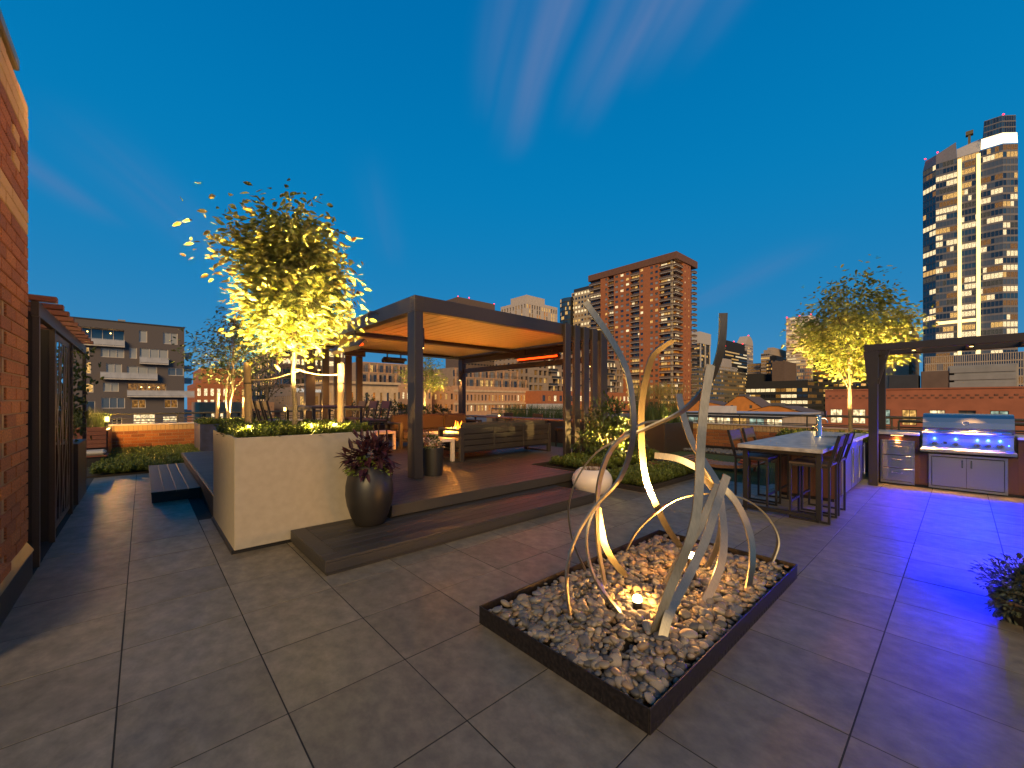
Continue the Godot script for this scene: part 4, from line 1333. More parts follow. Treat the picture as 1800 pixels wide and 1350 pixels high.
func dining() -> void:
	var D := 0.285
	var t := thing("bar_table", "tall dark rectangular bar table on the deck behind the white planter", "table", P(2.85, D, 9.2))
	var o := t.position
	var b := mb(o)
	for i in 5:
		b = mb(o); b.bx(2.32 + 0.205 * i, 2.52 + 0.205 * i, D + 1.07, D + 1.11, 8.1, 10.15, 0.004); obj("top_board", b, M.stool_wood, t)
	for u in [2.36, 3.25]:
		for v in [8.16, 10.04]:
			b = mb(o); b.bx(u, u + 0.05, D, D + 1.069, v, v + 0.05, 0.003); obj("leg", b, M.black_metal, t)
		b = mb(o); b.bx(u, u + 0.05, D + 1.02, D + 1.068, 8.212, 10.038, 0.003); obj("rail", b, M.black_metal, t)
	var g := "tall bar stools around the dark bar table"
	var spots := [[1.98, 8.75, -PI / 2, "left side, nearest the white planter"], [1.98, 9.35, -PI / 2, "left side, middle one"], [1.98, 9.95, -PI / 2, "left side, farthest one"], [3.66, 8.45, PI / 2, "right side, nearest the near post"], [3.66, 9.1, PI / 2, "right side, middle one"], [3.66, 9.75, PI / 2, "right side, farthest one"]]
	var proto: Node3D = null
	for s in spots:
		var lab := "dark stool at the tall bar table, " + String(s[3])
		if proto == null:
			proto = stool_proto(lab, g)
			proto.scale = Vector3(1, 1.13, 1)
			proto.position = P(s[0], D, s[1]); proto.rotation.y = s[2]
		else:
			copy(proto, P(s[0], D, s[1]), s[2], lab)


func kitchen() -> void:
	# island
	var t := thing("kitchen_island", "long outdoor kitchen island with pale stone top, black frame and dark wood base", "kitchen island", P(7.9, 0, 1.58))
	var o := t.position
	var b := mb(o); b.bx(6.02, 9.62, 0.865, 0.915, 1.12, 2.06, 0.004); obj("counter_top", b, M.counter_top, t)
	for v in [1.15, 1.97]:
		b = mb(o); b.bx(6.13, 6.19, 0.03, 0.864, v, v + 0.06, 0.003); obj("leg", b, M.black_metal, t)
		b = mb(o); b.lathe(P(6.16, 0.0, v + 0.03), [Vector2(0.02, 0), Vector2(0.02, 0.029)], 10); obj("foot", b, M.black_metal, t)
	b = mb(o); b.bx(6.135, 6.185, 0.04, 0.09, 1.211, 1.969, 0.003); obj("foot_rail", b, M.black_metal, t)
	b = mb(o); b.bx(6.135, 6.185, 0.81, 0.863, 1.211, 1.969, 0.003); obj("top_rail", b, M.black_metal, t)
	b = mb(o); b.bx(7.53, 9.58, 0.06, 0.864, 1.22, 2.0, 0.003); obj("cabinet", b, M.dark_wood, t)
	b = mb(o); b.bx(7.58, 9.55, 0.0, 0.06, 1.27, 1.95); obj("plinth", b, M.black_metal, t)
	for i in 8:                                                            # boards of the end panel
		b = mb(o); b.bx(7.505, 7.529, 0.06, 0.862, 1.222 + 0.0975 * i, 1.222 + 0.0975 * i + 0.0955, 0.002); obj("end_board", b, M.dark_wood, t)
	for q in [[7.75, 8.45], [8.50, 9.02], [9.05, 9.56]]:
		b = mb(o); b.bx(q[0], q[1], 0.09, 0.82, 1.196, 1.2195, 0.004)
		var d := obj("fridge_door", b, M.stainless, t)
		b = mb(o); b.tube([P(q[1] - 0.06, 0.2, 1.165), P(q[1] - 0.06, 0.75, 1.165)], [0.011], 10); b.bar(P(q[1] - 0.06, 0.24, 1.17), P(q[1] - 0.06, 0.24, 1.197), 0.014, 0.014); b.bar(P(q[1] - 0.06, 0.70, 1.17), P(q[1] - 0.06, 0.70, 1.197), 0.014, 0.014)
		obj("handle", b, M.chrome, d)
	# beer tap
	t = thing("beer_tap", "chrome draught beer tower with black tap handle and drip tray on the island", "beer tap", P(8.08, 0.915, 1.55))
	b = mb(); b.lathe(Vector3.ZERO, [Vector2(0.055, 0), Vector2(0.055, 0.012), Vector2(0.038, 0.016), Vector2(0.038, 0.34), Vector2(0.034, 0.352), Vector2(0.01, 0.358)], 28); obj("column", b, M.chrome, t)
	b = mb(); b.tube([Vector3(0, 0.30, 0), Vector3(0.03, 0.30, 0.075), Vector3(0.035, 0.27, 0.10), Vector3(0.036, 0.23, 0.105)], [0.016, 0.014, 0.012, 0.009], 10); obj("spout", b, M.chrome, t)
	b = mb(); b.tube([Vector3(0.03, 0.31, 0.085), Vector3(0.028, 0.36, 0.08), Vector3(0.026, 0.43, 0.075)], [0.008, 0.014, 0.018], 10); obj("tap_handle", b, M.black_metal, t)
	b = mb(); b.obox(Vector3(0.06, 0.009, 0.17), Vector3(0.075, 0.0085, 0.11), Basis(), 0.004); obj("drip_tray", b, M.stainless, t)
	for i in 7:
		b = mb(); b.obox(Vector3(0.06, 0.019, 0.08 + 0.03 * i), Vector3(0.066, 0.0015, 0.009), Basis()); obj("grate_bar", b, M.black_metal, t)
	# island stools
	var proto: Node3D = null
	var spots := [[6.36, 0.98 + 0.3, 0.0, "grill side of the island, nearest the sculpture"], [6.92, 0.98 + 0.3, 0.0, "grill side of the island, second from the sculpture"], [6.5, 1.98, PI, "lawn side of the island, nearest the sculpture"], [7.08, 1.98, PI, "lawn side of the island, second from the sculpture"]]
	for s in spots:
		var lab := "black metal stool with slatted wooden seat, " + String(s[3])
		if proto == null:
			proto = stool_proto(lab, "bar stools at the kitchen island")
			proto.position = P(s[0], 0, s[1]); proto.rotation.y = s[2]
		else:
			copy(proto, P(s[0], 0, s[1]), s[2], lab)
	# grill counter
	t = thing("grill_counter", "outdoor kitchen counter with dark wood front and stainless drawers and doors", "kitchen counter", P(10.3, 0, 0))
	o = t.position
	b = mb(o); b.bx(9.99, 10.62, 0.05, 0.895, 0.50, 1.08, 0.002); b.bx(9.99, 10.62, 0.05, 0.895, -1.6, -0.58, 0.002); b.bx(9.99, 10.62, 0.05, 0.61, -0.58, 0.50, 0.002); obj("cabinet", b, M.dark_wood, t)
	b = mb(o); b.bx(10.03, 10.6, 0.0, 0.05, -1.6, 1.05); obj("plinth", b, M.black_metal, t)
	b = mb(o); b.bx(9.93, 10.66, 0.90, 0.945, 0.49, 1.12, 0.004); obj("counter_top", b, M.counter_top, t)
	b = mb(o); b.bx(9.93, 10.66, 0.90, 0.945, -1.7, -0.57, 0.004); obj("counter_top", b, M.counter_top, t)
	# three drawers in a steel frame
	steel_frame(t, 0.03, 0.80, 0.555, 1.0)
	for i in 3:
		b = mb(o); b.bx(9.958, 9.974, 0.075 + 0.232 * i, 0.297 + 0.232 * i, 0.585, 0.97, 0.003)
		var d := obj("drawer", b, M.stainless, t)
		b = mb(o); b.bar(P(9.935, 0.225 + 0.232 * i, 0.71), P(9.935, 0.225 + 0.232 * i, 0.85), 0.016, 0.016, 0.003); b.bar(P(9.94, 0.225 + 0.232 * i, 0.72), P(9.958, 0.225 + 0.232 * i, 0.72), 0.012, 0.012); b.bar(P(9.94, 0.225 + 0.232 * i, 0.84), P(9.958, 0.225 + 0.232 * i, 0.84), 0.012, 0.012)
		obj("handle", b, M.chrome, d)
	steel_frame(t, 0.025, 0.60, -0.48, 0.385)
	for q in [[-0.44, -0.0495, -0.10], [-0.0465, 0.345, 0.0]]:
		b = mb(o); b.bx(9.958, 9.974, 0.07, 0.555, q[0], q[1], 0.003)
		var d := obj("cabinet_door", b, M.stainless, t)
		b = mb(o); b.bar(P(9.93, 0.40, q[2]), P(9.93, 0.53, q[2]), 0.018, 0.018, 0.004); b.bar(P(9.935, 0.42, q[2]), P(9.958, 0.42, q[2]), 0.012, 0.012); b.bar(P(9.935, 0.51, q[2]), P(9.958, 0.51, q[2]), 0.012, 0.012)
		obj("handle", b, M.chrome, d)
	steel_frame(t, 0.03, 0.80, -1.15, -0.66)
	b = mb(o); b.bx(9.958, 9.974, 0.07, 0.765, -1.12, -0.69, 0.003); obj("cabinet_door", b, M.stainless, t)
	# grill
	t = thing("gas_grill", "large stainless built-in gas grill with blue lit control knobs", "grill", P(10.2, 0.62, -0.04))
	o = t.position
	b = mb(o); b.bx(9.835, 10.6, 0.64, 0.70, -0.565, 0.485, 0.006); obj("trim_ledge", b, M.stainless, t)
	b = mb(o)                                                              # sloping control panel
	var pan := [P(9.90, 0.705, 0.455), P(9.90, 0.705, -0.535), P(9.955, 0.93, -0.535), P(9.955, 0.93, 0.455)]
	b.quad(pan[0], pan[1], pan[2], pan[3])
	b.quad(P(10.2, 0.705, 0.455), pan[0], pan[3], P(10.2, 0.93, 0.455))
	b.quad(pan[1], P(10.2, 0.705, -0.535), P(10.2, 0.93, -0.535), pan[2])
	b.quad(pan[3], pan[2], P(10.2, 0.93, -0.535), P(10.2, 0.93, 0.455))
	obj("control_panel", b, M.stainless, t)
	b = mb(o); b.tube([P(9.885, 0.712, 0.46), P(9.885, 0.712, -0.54)], [0.014], 10); obj("front_rail", b, M.stainless, t)
	b = mb(o); b.bx(9.93, 9.96, 0.935, 0.972, -0.545, 0.465, 0.008); obj("panel_lip", b, M.stainless, t)
	# hood: rounded profile swept along v
	var prof := [Vector2(9.975, 0.985), Vector2(9.955, 1.05), Vector2(9.965, 1.14), Vector2(10.0, 1.215), Vector2(10.06, 1.262), Vector2(10.14, 1.28), Vector2(10.5, 1.28), Vector2(10.58, 0.985)]
	b = mb(o)
	for i in prof.size() - 1:
		b.quad(P(prof[i].x, prof[i].y, 0.455), P(prof[i].x, prof[i].y, -0.545), P(prof[i + 1].x, prof[i + 1].y, -0.545), P(prof[i + 1].x, prof[i + 1].y, 0.455))
	for v in [0.455, -0.545]:
		for i in range(1, prof.size() - 1):
			if v > 0: b.tri(P(prof[0].x, prof[0].y, v), P(prof[i].x, prof[i].y, v), P(prof[i + 1].x, prof[i + 1].y, v))
			else: b.tri(P(prof[0].x, prof[0].y, v), P(prof[i + 1].x, prof[i + 1].y, v), P(prof[i].x, prof[i].y, v))
	b.quad(P(9.975, 0.985, 0.455), P(10.58, 0.985, 0.455), P(10.58, 0.985, -0.545), P(9.975, 0.985, -0.545))
	var hood := obj("hood", b, M.stainless, t)
	b = mb(o); b.tube([P(9.885, 1.00, 0.42), P(9.885, 1.00, -0.51)], [0.015], 12); b.bar(P(9.89, 1.0, 0.40), P(9.965, 1.02, 0.40), 0.02, 0.02); b.bar(P(9.89, 1.0, -0.49), P(9.965, 1.02, -0.49), 0.02, 0.02); obj("handle", b, M.chrome, hood)
	b = mb(o)
	var ring := []
	for i in 17:
		var a := TAU * i / 16.0
		ring.append(P(9.953 + 0.012 * absf(sin(a)), 1.13 + 0.028 * sin(a), -0.04 + 0.040 * cos(a)))
	b.tube(ring, [0.006], 6, false)
	obj("thermometer", b, M.chrome, hood)
	for v in [0.313, 0.071, -0.165, -0.278, -0.40]:
		b = mb(o); b.tube([P(9.915, 0.79, v), P(9.872, 0.785, v)], [0.03, 0.026], 18)
		var k := obj("knob", b, M.chrome, t)
		b = mb(o); b.tube([P(9.925, 0.79, v), P(9.905, 0.788, v)], [0.037], 18); obj("bezel", b, M.stainless, k)
		b = mb(o); b.lathe(P(9.915, 0.858, v), [Vector2(0.002, 0), Vector2(0.011, 0.006), Vector2(0.013, 0.014), Vector2(0.008, 0.024), Vector2(0.002, 0.027)], 12); obj("indicator_light", b, M.glow_blue, k)
		omni(t, P(9.915, 0.871, v) - o, Color(0.03, 0.10, 1.0), 1.0, 0.012)
		spot(t, P(9.905, 0.866, v) - o, Vector3(-0.72, -0.70, 0.0), Color(0.0, 0.07, 1.0), 6.5, 48.0, 0.6, 0.012)
	b = mb(o); b.lathe(P(9.905, 0.80, -0.485), [Vector2(0.002, 0), Vector2(0.008, 0.004), Vector2(0.002, 0.01)], 10); obj("indicator_light", b, M.glow_blue, t)
	b = mb(o); b.obox(P(9.925, 0.80, 0.19), Vector3(0.006, 0.018, 0.02), Basis()); obj("switch", b, M.black_metal, t)
	# light under the counter edge, over the drawers
	t = thing("counter_light", "small warm strip light under the counter edge above the drawers", "lamp", P(9.965, 0.89, 0.78))
	b = mb(); b.obox(Vector3(0, 0.003, 0), Vector3(0.012, 0.006, 0.09), Basis()); obj("housing", b, M.bronze, t)
	b = mb(); b.obox(Vector3(0, -0.006, 0), Vector3(0.009, 0.0025, 0.08), Basis()); obj("diffuser", b, M.glow_warm, t)
	spot(t, Vector3(0, -0.012, 0), Vector3(-0.12, -1, 0), Color(1.0, 0.62, 0.25), 0.5, 80.0, 0.9, 0.02)
	# overhead frame
	t = thing("kitchen_pergola", "dark steel overhead frame on a splayed post above the grill counter", "pergola", P(9.67, 0, 1.06))
	o = t.position
	b = mb(o); b.bx(9.60, 9.72, 2.385, 2.505, -3.4, 1.18, 0.004); obj("beam", b, M.bronze, t)
	b = mb(o); b.bx(10.65, 10.77, 2.385, 2.505, -3.4, 1.18, 0.004); obj("beam", b, M.bronze, t)
	b = mb(o); b.bx(9.721, 10.649, 2.385, 2.505, 1.06, 1.18, 0.004); obj("beam", b, M.bronze, t)
	for k in 6:
		b = mb(o); b.bx(9.721, 10.649, 2.40, 2.47, 0.5 - 0.6 * k, 0.56 - 0.6 * k); obj("slat", b, M.bronze, t)
	b = mb(o); b.bx(9.60, 9.72, 0.0, 2.384, 1.0, 1.125, 0.004); obj("post", b, M.bronze, t)
	b = mb(o); b.bx(10.65, 10.77, 0.0, 2.384, 1.0, 1.125, 0.004); obj("post", b, M.bronze, t)
	b = mb(o)                                                              # splayed plates at the post head
	b.quad(P(9.598, 1.78, 1.13), P(9.598, 1.78, 1.0), P(9.598, 2.383, 0.99), P(9.598, 2.383, 1.19))
	b.quad(P(9.610, 1.78, 1.0), P(9.610, 1.78, 1.13), P(9.610, 2.383, 1.19), P(9.610, 2.383, 0.99))
	b.bar(P(9.66, 1.80, 1.0), P(9.66, 2.38, 0.86), 0.05, 0.03)
	b.bar(P(9.72, 1.80, 1.06), P(9.90, 2.38, 1.06), 0.05, 0.03)
	obj("brace", b, M.bronze, t)
	for q in [["nearest the post", 0.55], ["above the middle of the grill", -0.1], ["farthest from the post", -0.9]]:
		var l := thing("frame_downlight", "tiny warm downlight in the overhead kitchen frame, " + String(q[0]), "lamp", P(9.69, 2.38, q[1]), "kitchen frame downlights")
		b = mb(); b.lathe(Vector3(0, -0.02, 0), [Vector2(0.03, 0), Vector2(0.03, 0.024)], 14); obj("housing", b, M.bronze, l)
		b = mb(); b.lathe(Vector3(0, -0.026, 0), [Vector2(0.018, 0), Vector2(0.022, 0.005)], 14); obj("lens", b, M.glow_warm, l)
		spot(l, Vector3(0, -0.03, 0), Vector3(0.05, -1, 0), Color(1.0, 0.74, 0.42), 11.0, 13.0, 0.6, 0.02)
	# railing behind the grill
	railing("dark square railing behind the grill counter", P(11.2, 0.8, -3.5), P(11.2, 0.8, 0.85), [1.10, 0.98], 2.1)


func steel_frame(t: Node3D, y0: float, y1: float, v0: float, v1: float) -> void:
	for s in [[y0, y0 + 0.034, v0, v1], [y1 - 0.034, y1, v0, v1], [y0 + 0.034, y1 - 0.034, v0, v0 + 0.034], [y0 + 0.034, y1 - 0.034, v1 - 0.034, v1]]:
		var b := mb(t.position)
		b.bx(9.964, 9.988, s[0], s[1], s[2], s[3], 0.002)
		obj("steel_trim", b, M.stainless, t)


func tree(called: String, label: String, at: Vector3, fork: float, height: float, r: Vector3, lean: Vector3, count: int, leaf: float, m: Material, trunks := 1, thick := 0.026, sd := 1, bare := 0.0) -> Node3D:
	var t := thing(called, label, "tree", at)
	var q := RandomNumberGenerator.new()
	q.seed = sd
	var wood := mb()
	var tips := []
	var base := Vector3.ZERO
	for k in trunks:
		var sway := Vector3(q.randf_range(-0.06, 0.06), 0, q.randf_range(-0.06, 0.06)) * (0.0 if trunks == 1 else 1.5)
		var top := Vector3(0.0, fork, 0) + sway + lean * 0.15
		wood.tube([sway * 0.2 + Vector3(0, -0.04, 0), sway * 0.3 + Vector3(0.008, fork * 0.35, 0.006), sway * 0.7 + Vector3(-0.012, fork * 0.7, 0) + lean * 0.05, top], [thick * 1.15, thick, thick * 0.93, thick * 0.85], 9)
		var n := 11 / trunks + 2
		for i in n:
			var a := TAU * i / n + q.randf() * 0.9 + k
			var up := q.randf_range(0.34, 1.0)
			var dd := up - 0.62
			var reach := q.randf_range(0.55, 1.0) * (1.0 - dd * dd * (6.8 if dd < 0.0 else 2.8)) * 1.15
			var start := top.lerp(Vector3(top.x, fork + (height - fork) * 0.5, top.z), q.randf() * 0.8)
			var end := Vector3(cos(a) * r.x * reach, fork + (height - fork) * (up - 0.17) * 1.12, sin(a) * r.z * reach) + lean * up
			var mid := start.lerp(end, 0.5) + Vector3(0, 0.10 * (height - fork), 0) * (1.0 - up)
			wood.tube([start, start.lerp(mid, 0.6), mid, end], [thick * 0.45, thick * 0.36, thick * 0.26, 0.003], 6)
			tips.append([mid, end])
			for s in 3:
				var e2 := end.lerp(mid, 0.25 * s) + Vector3(q.randf_range(-1.5, 1.5) * r.x, q.randf_range(-1.1, 1.1) * r.y, q.randf_range(-1.5, 1.5) * r.z) * 0.19
				wood.tube([mid.lerp(end, 0.4 + 0.2 * s), e2], [thick * 0.16, 0.002], 5)
				tips.append([mid.lerp(end, 0.5), e2])
		wood.tube([top, Vector3(top.x * 0.5, fork + (height - fork) * 0.55, top.z * 0.5) + lean * 0.5, Vector3(0, height * 0.98, 0) + lean], [thick * 0.8, thick * 0.4, 0.004], 7)
		for s in 6:
			tips.append([Vector3(0, fork + (height - fork) * (0.35 + 0.1 * s), 0) + lean * 0.5, Vector3(q.randfn(0, 0.12) * r.x, fork + (height - fork) * (0.5 + 0.1 * s), q.randfn(0, 0.12) * r.z) + lean])
	obj("trunk", wood, M.bark, t)
	var w := []
	var c := []
	for i in count:
		var tp = tips[q.randi_range(0, tips.size() - 1)]
		var f := pow(q.randf(), 0.6)
		var p: Vector3 = (tp[0] as Vector3).lerp(tp[1], f) + Vector3(q.randfn(0, 1), q.randfn(0, 1), q.randfn(0, 1)) * leaf * (1.3 + bare)
		var s := q.randf_range(0.65, 1.25)
		var out := Vector3(p.x, 0.0, p.z).normalized() if Vector2(p.x, p.z).length() > 0.02 else Vector3.RIGHT
		var dir := (out + Vector3(q.randfn(0, 0.6), q.randfn(-0.25, 0.5), q.randfn(0, 0.6)) + lean * 0.4).normalized()
		w.append(Transform3D((Basis.looking_at(dir, Vector3(0.02, 1, 0.01)) * Basis(Vector3.UP, PI) * Basis(Vector3(0, 0, 1), q.randfn(0, 0.7))).scaled_local(Vector3(s, s, s)), p))
		var g := q.randf_range(0.6, 1.3)
		c.append(Color(g * q.randf_range(0.9, 1.15), g, g * 0.9))
	many("crown", leaf_mesh(leaf, leaf * 0.55), m, w, t, c)
	return t


func trees() -> void:
	tree("lit_tree", "slender young tree with golden lit crown growing in the white planter", P(1.385, 1.07, 5.52), 1.0, 2.66, Vector3(0.50, 0.62, 0.50), Vector3(0.0, 0, -0.03), 11000, 0.09, M.leaf_gold, 1, 0.028, 12, 0.7)
	uplight("small spotlight in the white planter aimed up the golden tree, nearer the pergola", P(1.66, 1.12, 4.86), Vector3(-0.12, 1.0, -0.30), 75.0, 40.0)
	uplight("small spotlight in the white planter aimed up the golden tree, nearer the brick wall", P(0.78, 1.12, 4.92), Vector3(0.28, 1.0, -0.28), 75.0, 40.0)
	uplight("small spotlight at the front middle of the white planter aimed up the golden tree", P(1.40, 1.12, 4.86), Vector3(0.0, 1.0, -0.34), 60.0, 36.0)
	tree("far_tree", "airy multi-stem tree lit from below in the dark blue planter", P(1.9, 0.80, 14.75), 0.95, 3.3, Vector3(1.15, 1.1, 1.0), Vector3(0.18, 0, 0), 2800, 0.11, M.leaf_dark, 3, 0.03, 23, 0.8)
	uplight("spotlight in the blue planter shining up the multi-stem tree", P(1.98, 0.86, 14.35), Vector3(-0.03, 1.0, -0.25), 60.0, 46.0)
	tree("pergola_tree", "small golden lit tree seen under the pergola roof beyond the sofas", P(8.6, 0.5, 14.9), 1.15, 2.95, Vector3(0.95, 0.8, 0.9), Vector3(0.1, 0, 0), 1900, 0.10, M.leaf_gold, 3, 0.026, 31, 0.3)
	uplight("spotlight shining up the small golden tree beyond the pergola", P(8.45, 0.62, 14.45), Vector3(0.05, 1.0, -0.22), 34.0, 42.0)
	tree("kitchen_tree", "wind-blown golden lit tree standing behind the kitchen island", P(12.0, 0.35, 1.72), 1.35, 3.95, Vector3(0.95, 0.8, 0.9), Vector3(0.2, 0, -0.1), 8500, 0.10, M.leaf_gold, 1, 0.04, 47, 0.5)
	uplight("spotlight shining up the golden tree behind the kitchen island", P(11.34, 0.84, 2.3), Vector3(0.32, 1.0, 0.26), 55.0, 44.0)
	uplight("second spotlight at the foot of the golden tree behind the island", P(11.38, 0.84, 1.1), Vector3(0.30, 1.0, -0.26), 45.0, 44.0)
	tree("dark_tree", "dark unlit tree between the two lit trees on the left", P(3.9, -0.2, 19.5), 1.5, 3.9, Vector3(1.5, 1.1, 1.2), Vector3(-0.2, 0, 0), 1100, 0.12, M.leaf_dark, 1, 0.04, 53, 1.0)
	var t := thing("tree_planter", "long low planter wall with hedge behind the kitchen island", "planter", P(11.8, 0, 1.6))
	open_box(t, 11.25, 12.4, 0.0, 0.62, -1.9, 3.1, 0.05, M.bronze)
	var g := thing("hedge", "low green groundcover along the planter behind the kitchen island", "plant", P(11.8, 0.55, 1.0))
	strew(g, "foliage", tuft_mesh("sedum"), M.sedum, 1300, 11.3, 12.35, -1.8, 3.0, 0.55, 1.2, 2.6)


func bed_edge(label: String, u0: float, u1: float, v0: float, v1: float, h: float) -> void:
	var t := thing("bed_edging", label, "edging", P((u0 + u1) / 2, 0, (v0 + v1) / 2))
	for s in [[u0, u1, v0, v0 + 0.03], [u0, u1, v1 - 0.03, v1], [u0, u0 + 0.03, v0 + 0.03, v1 - 0.03], [u1 - 0.03, u1, v0 + 0.03, v1 - 0.03]]:
		for k in 2:
			var b := mb(t.position); b.bx(s[0], s[1], 0.002 + h * 0.5 * k, h * 0.5 * (k + 1) - 0.002, s[2], s[3], 0.003); obj("board", b, M.bronze, t)
	var b := mb(t.position); b.bx(u0 + 0.031, u1 - 0.031, 0.002, h - 0.02, v0 + 0.031, v1 - 0.031); obj("soil", b, M.soil, t)


func beds() -> void:
	# grass bed, left
	var b := mb(); b.bx(-1.2, 1.12, -0.034, 0.02, 11.45, 15.9); struct("bed_soil", b, M.soil)
	var g := thing("grass_bed", "green groundcover bed in front of the left brick parapet", "ground cover", P(0.2, 0.02, 13.6))
	g.set_meta("kind", "stuff")
	strew(g, "foliage", tuft_mesh("sedum"), M.sedum, 5200, -0.75, 1.12, 11.42, 15.85, 0.02, 0.9, 1.8, 0.09)
	# sedum bed, right of the white pot
	bed_edge("low dark timber edging round the sedum bed right of the white pot", 6.05, 8.05, 3.48, 4.35, 0.09)
	g = thing("sedum_bed", "low green and reddish sedum bed right of the white pot", "ground cover", P(7.05, 0.07, 3.9))
	g.set_meta("kind", "stuff")
	strew(g, "foliage", tuft_mesh("sedum"), M.sedum, 2600, 6.09, 8.0, 3.52, 4.31, 0.06, 0.9, 1.9, 0.05)
	strew(g, "red_foliage", tuft_mesh("sedum"), M.sedum_red, 600, 6.9, 8.0, 3.75, 4.31, 0.07, 0.9, 1.7, 0.05)
	# shrub bed before the fins
	bed_edge("dark metal edging of the shrub bed beside the pergola fins", 5.95, 8.6, 4.36, 5.58, 0.22)
	var s := thing("leafy_shrub", "large wind-blown leafy shrub lit from below beside the pergola fins", "shrub", P(7.3, 0.2, 4.95))
	leaves(s, "foliage", M.leaf_bush, leaf_mesh(0.13, 0.06), 1500, Vector3(0, 0.55, 0), Vector3(0.95, 0.62, 0.62), 0.6, 1.2, 0.25)
	leaves(s, "upper_foliage", M.leaf_bush, leaf_mesh(0.11, 0.05), 520, Vector3(-0.15, 1.05, 0.05), Vector3(0.6, 0.42, 0.4), 0.6, 1.2, 0.2)
	b = mb()
	for i in 9:
		var a := TAU * i / 9.0
		b.tube([Vector3(cos(a) * 0.06, 0, sin(a) * 0.06), Vector3(cos(a) * 0.25, 0.5, sin(a) * 0.2), Vector3(cos(a) * 0.55, 0.95, sin(a) * 0.4)], [0.012, 0.009, 0.004], 6)
	obj("stem", b, M.bark, s)
	uplight("glowing spotlight at the foot of the leafy shrub beside the fins", P(7.05, 0.44, 4.40), Vector3(0.12, 1.0, -0.6), 18.0, 66.0)
	strew(s, "undergrowth", tuft_mesh("sedum"), M.sedum, 900, 6.0, 8.5, 4.4, 5.5, 0.2, 1.0, 2.4)
	# lawn
	b = mb(); b.bx(8.15, 12.0, -0.034, 0.004, 2.32, 7.0); b.bx(8.16, 12.0, -0.034, 0.004, 7.0, 15.9); struct("lawn", b, M.turf)
	g = thing("lawn_blades", "short bright green artificial turf between the paving and the pebble strip", "grass", P(9.5, 0, 3.6))
	g.set_meta("kind", "stuff")
	strew(g, "blades", tuft_mesh("blade"), M.blade, 9000, 8.15, 11.0, 2.32, 4.6, 0.0, 0.025, 0.04)
	b = mb(); b.bx(11.9, 12.87, -0.034, 0.02, 0.9, 6.4); struct("strip_bed", b, M.soil)
	# wooden lounger on the lawn with a folded blanket
	var t := thing("wooden_lounger", "long low curved wooden lounger on the lawn", "lounger", P(9.4, 0, 3.5))
	var side := []
	for k in 2:
		var pts := []
		var wd := []
		for i in 17:
			var f := i / 16.0
			pts.append(P(9.1 + 0.55 * k, 0.10 + 0.10 * pow(2 * f - 1, 2), 4.35 - 1.6 * f) - t.position)
			wd.append(Vector3.UP)
		b = mb(); b.ribbon(pts, wd, 0.05, 0.04); obj("side_rail", b, M.teak, t)
	for i in 15:
		var f := (i + 0.5) / 15.0
		b = mb(); b.obox(P(9.375, 0.132 + 0.10 * pow(2 * f - 1, 2), 4.35 - 1.6 * f) - t.position, Vector3(0.29, 0.009, 0.042), Basis(Vector3.RIGHT, 0.25 * (f - 0.5)), 0.003); obj("slat", b, M.teak, t)
	for q in [[9.12, 4.1], [9.63, 4.1], [9.12, 2.95], [9.63, 2.95]]:
		b = mb(); b.bar(P(q[0], 0, q[1]) - t.position, P(q[0], 0.13, q[1]) - t.position, 0.05, 0.05, 0.003, Vector3(0, 0, 1)); obj("leg", b, M.teak, t)
	t = thing("folded_blanket", "crumpled red orange blanket lying on the end of the wooden lounger", "blanket", P(9.38, 0.20, 2.98))
	b = mb()
	for i in 4:
		b.obox(Vector3(0.03 * sin(i * 2.0), 0.03 + 0.028 * i, 0.02 * cos(i * 3.0)), Vector3(0.22 - 0.02 * i, 0.018, 0.17 - 0.02 * i), Basis.from_euler(Vector3(0.06 * sin(i), 0.25 * i, 0.05 * cos(i * 2))), 0.014)
	obj("cloth", b, M.red_blanket, t)
	# dark planter with tall grasses, right of the shrub
	t = thing("grass_planter", "large dark brown planter box with tall ornamental grass near the brick parapet", "planter", P(11.9, 0, 6.4))
	open_box(t, 10.9, 12.7, 0.0, 0.86, 5.62, 7.4, 0.04, M.bronze)
	ornamental("tall feathery ornamental grass in the dark planter near the brick parapet", P(11.7, 0.8, 6.3), 150, 0.75, 0.65, 0.9, true)
	uplight("glowing spotlight in the grass planter near the brick parapet", P(11.2, 0.86, 5.75), Vector3(0.3, 1, -0.3), 1.6, 55.0)
	t = thing("grass_planter", "long dark planter box with ornamental grass beyond the bar counter", "planter", P(11.6, 0, 11))
	open_box(t, 11.0, 12.3, 0.0, 0.80, 8.6, 13.4, 0.04, M.bronze)
	ornamental("green ornamental grass clumps beyond the bar counter", P(11.6, 0.75, 11.0), 260, 0.5, 2.2, 0.72, false)
	bulb("glowing path light in the long grass planter beyond the bar counter", P(11.05, 0.76, 13.0), 0.02, 0.04, 0.55, "glowing path lights")
	# hedge row at the back of the deck
	t = thing("hedge_planter", "long dark planter along the far side of the deck holding flowering shrubs", "planter", P(6.2, 0, 13.0))
	open_box(t, 4.2, 9.4, 0.0, 0.75, 12.4, 13.6, 0.04, M.black_metal)
	for i in 5:
		var u := 4.75 + 0.85 * i
		s = thing("flowering_shrub", ["bushy shrub with orange tinted leaves at the left end of the far deck planter", "bushy shrub second from the left in the far deck planter", "dark leafy shrub in the middle of the far deck planter", "leafy shrub behind the brown sofa in the far deck planter", "low leafy shrub at the right end of the far deck planter"][i], "shrub", P(u, 0.7, 12.9), "shrubs in the far deck planter")
		leaves(s, "foliage", M.leaf_bush, leaf_mesh(0.09, 0.055), 800, Vector3(0, 0.48 - 0.05 * i, 0), Vector3(0.58, 0.62 - 0.06 * i, 0.5), 0.6, 1.2, 0.4)
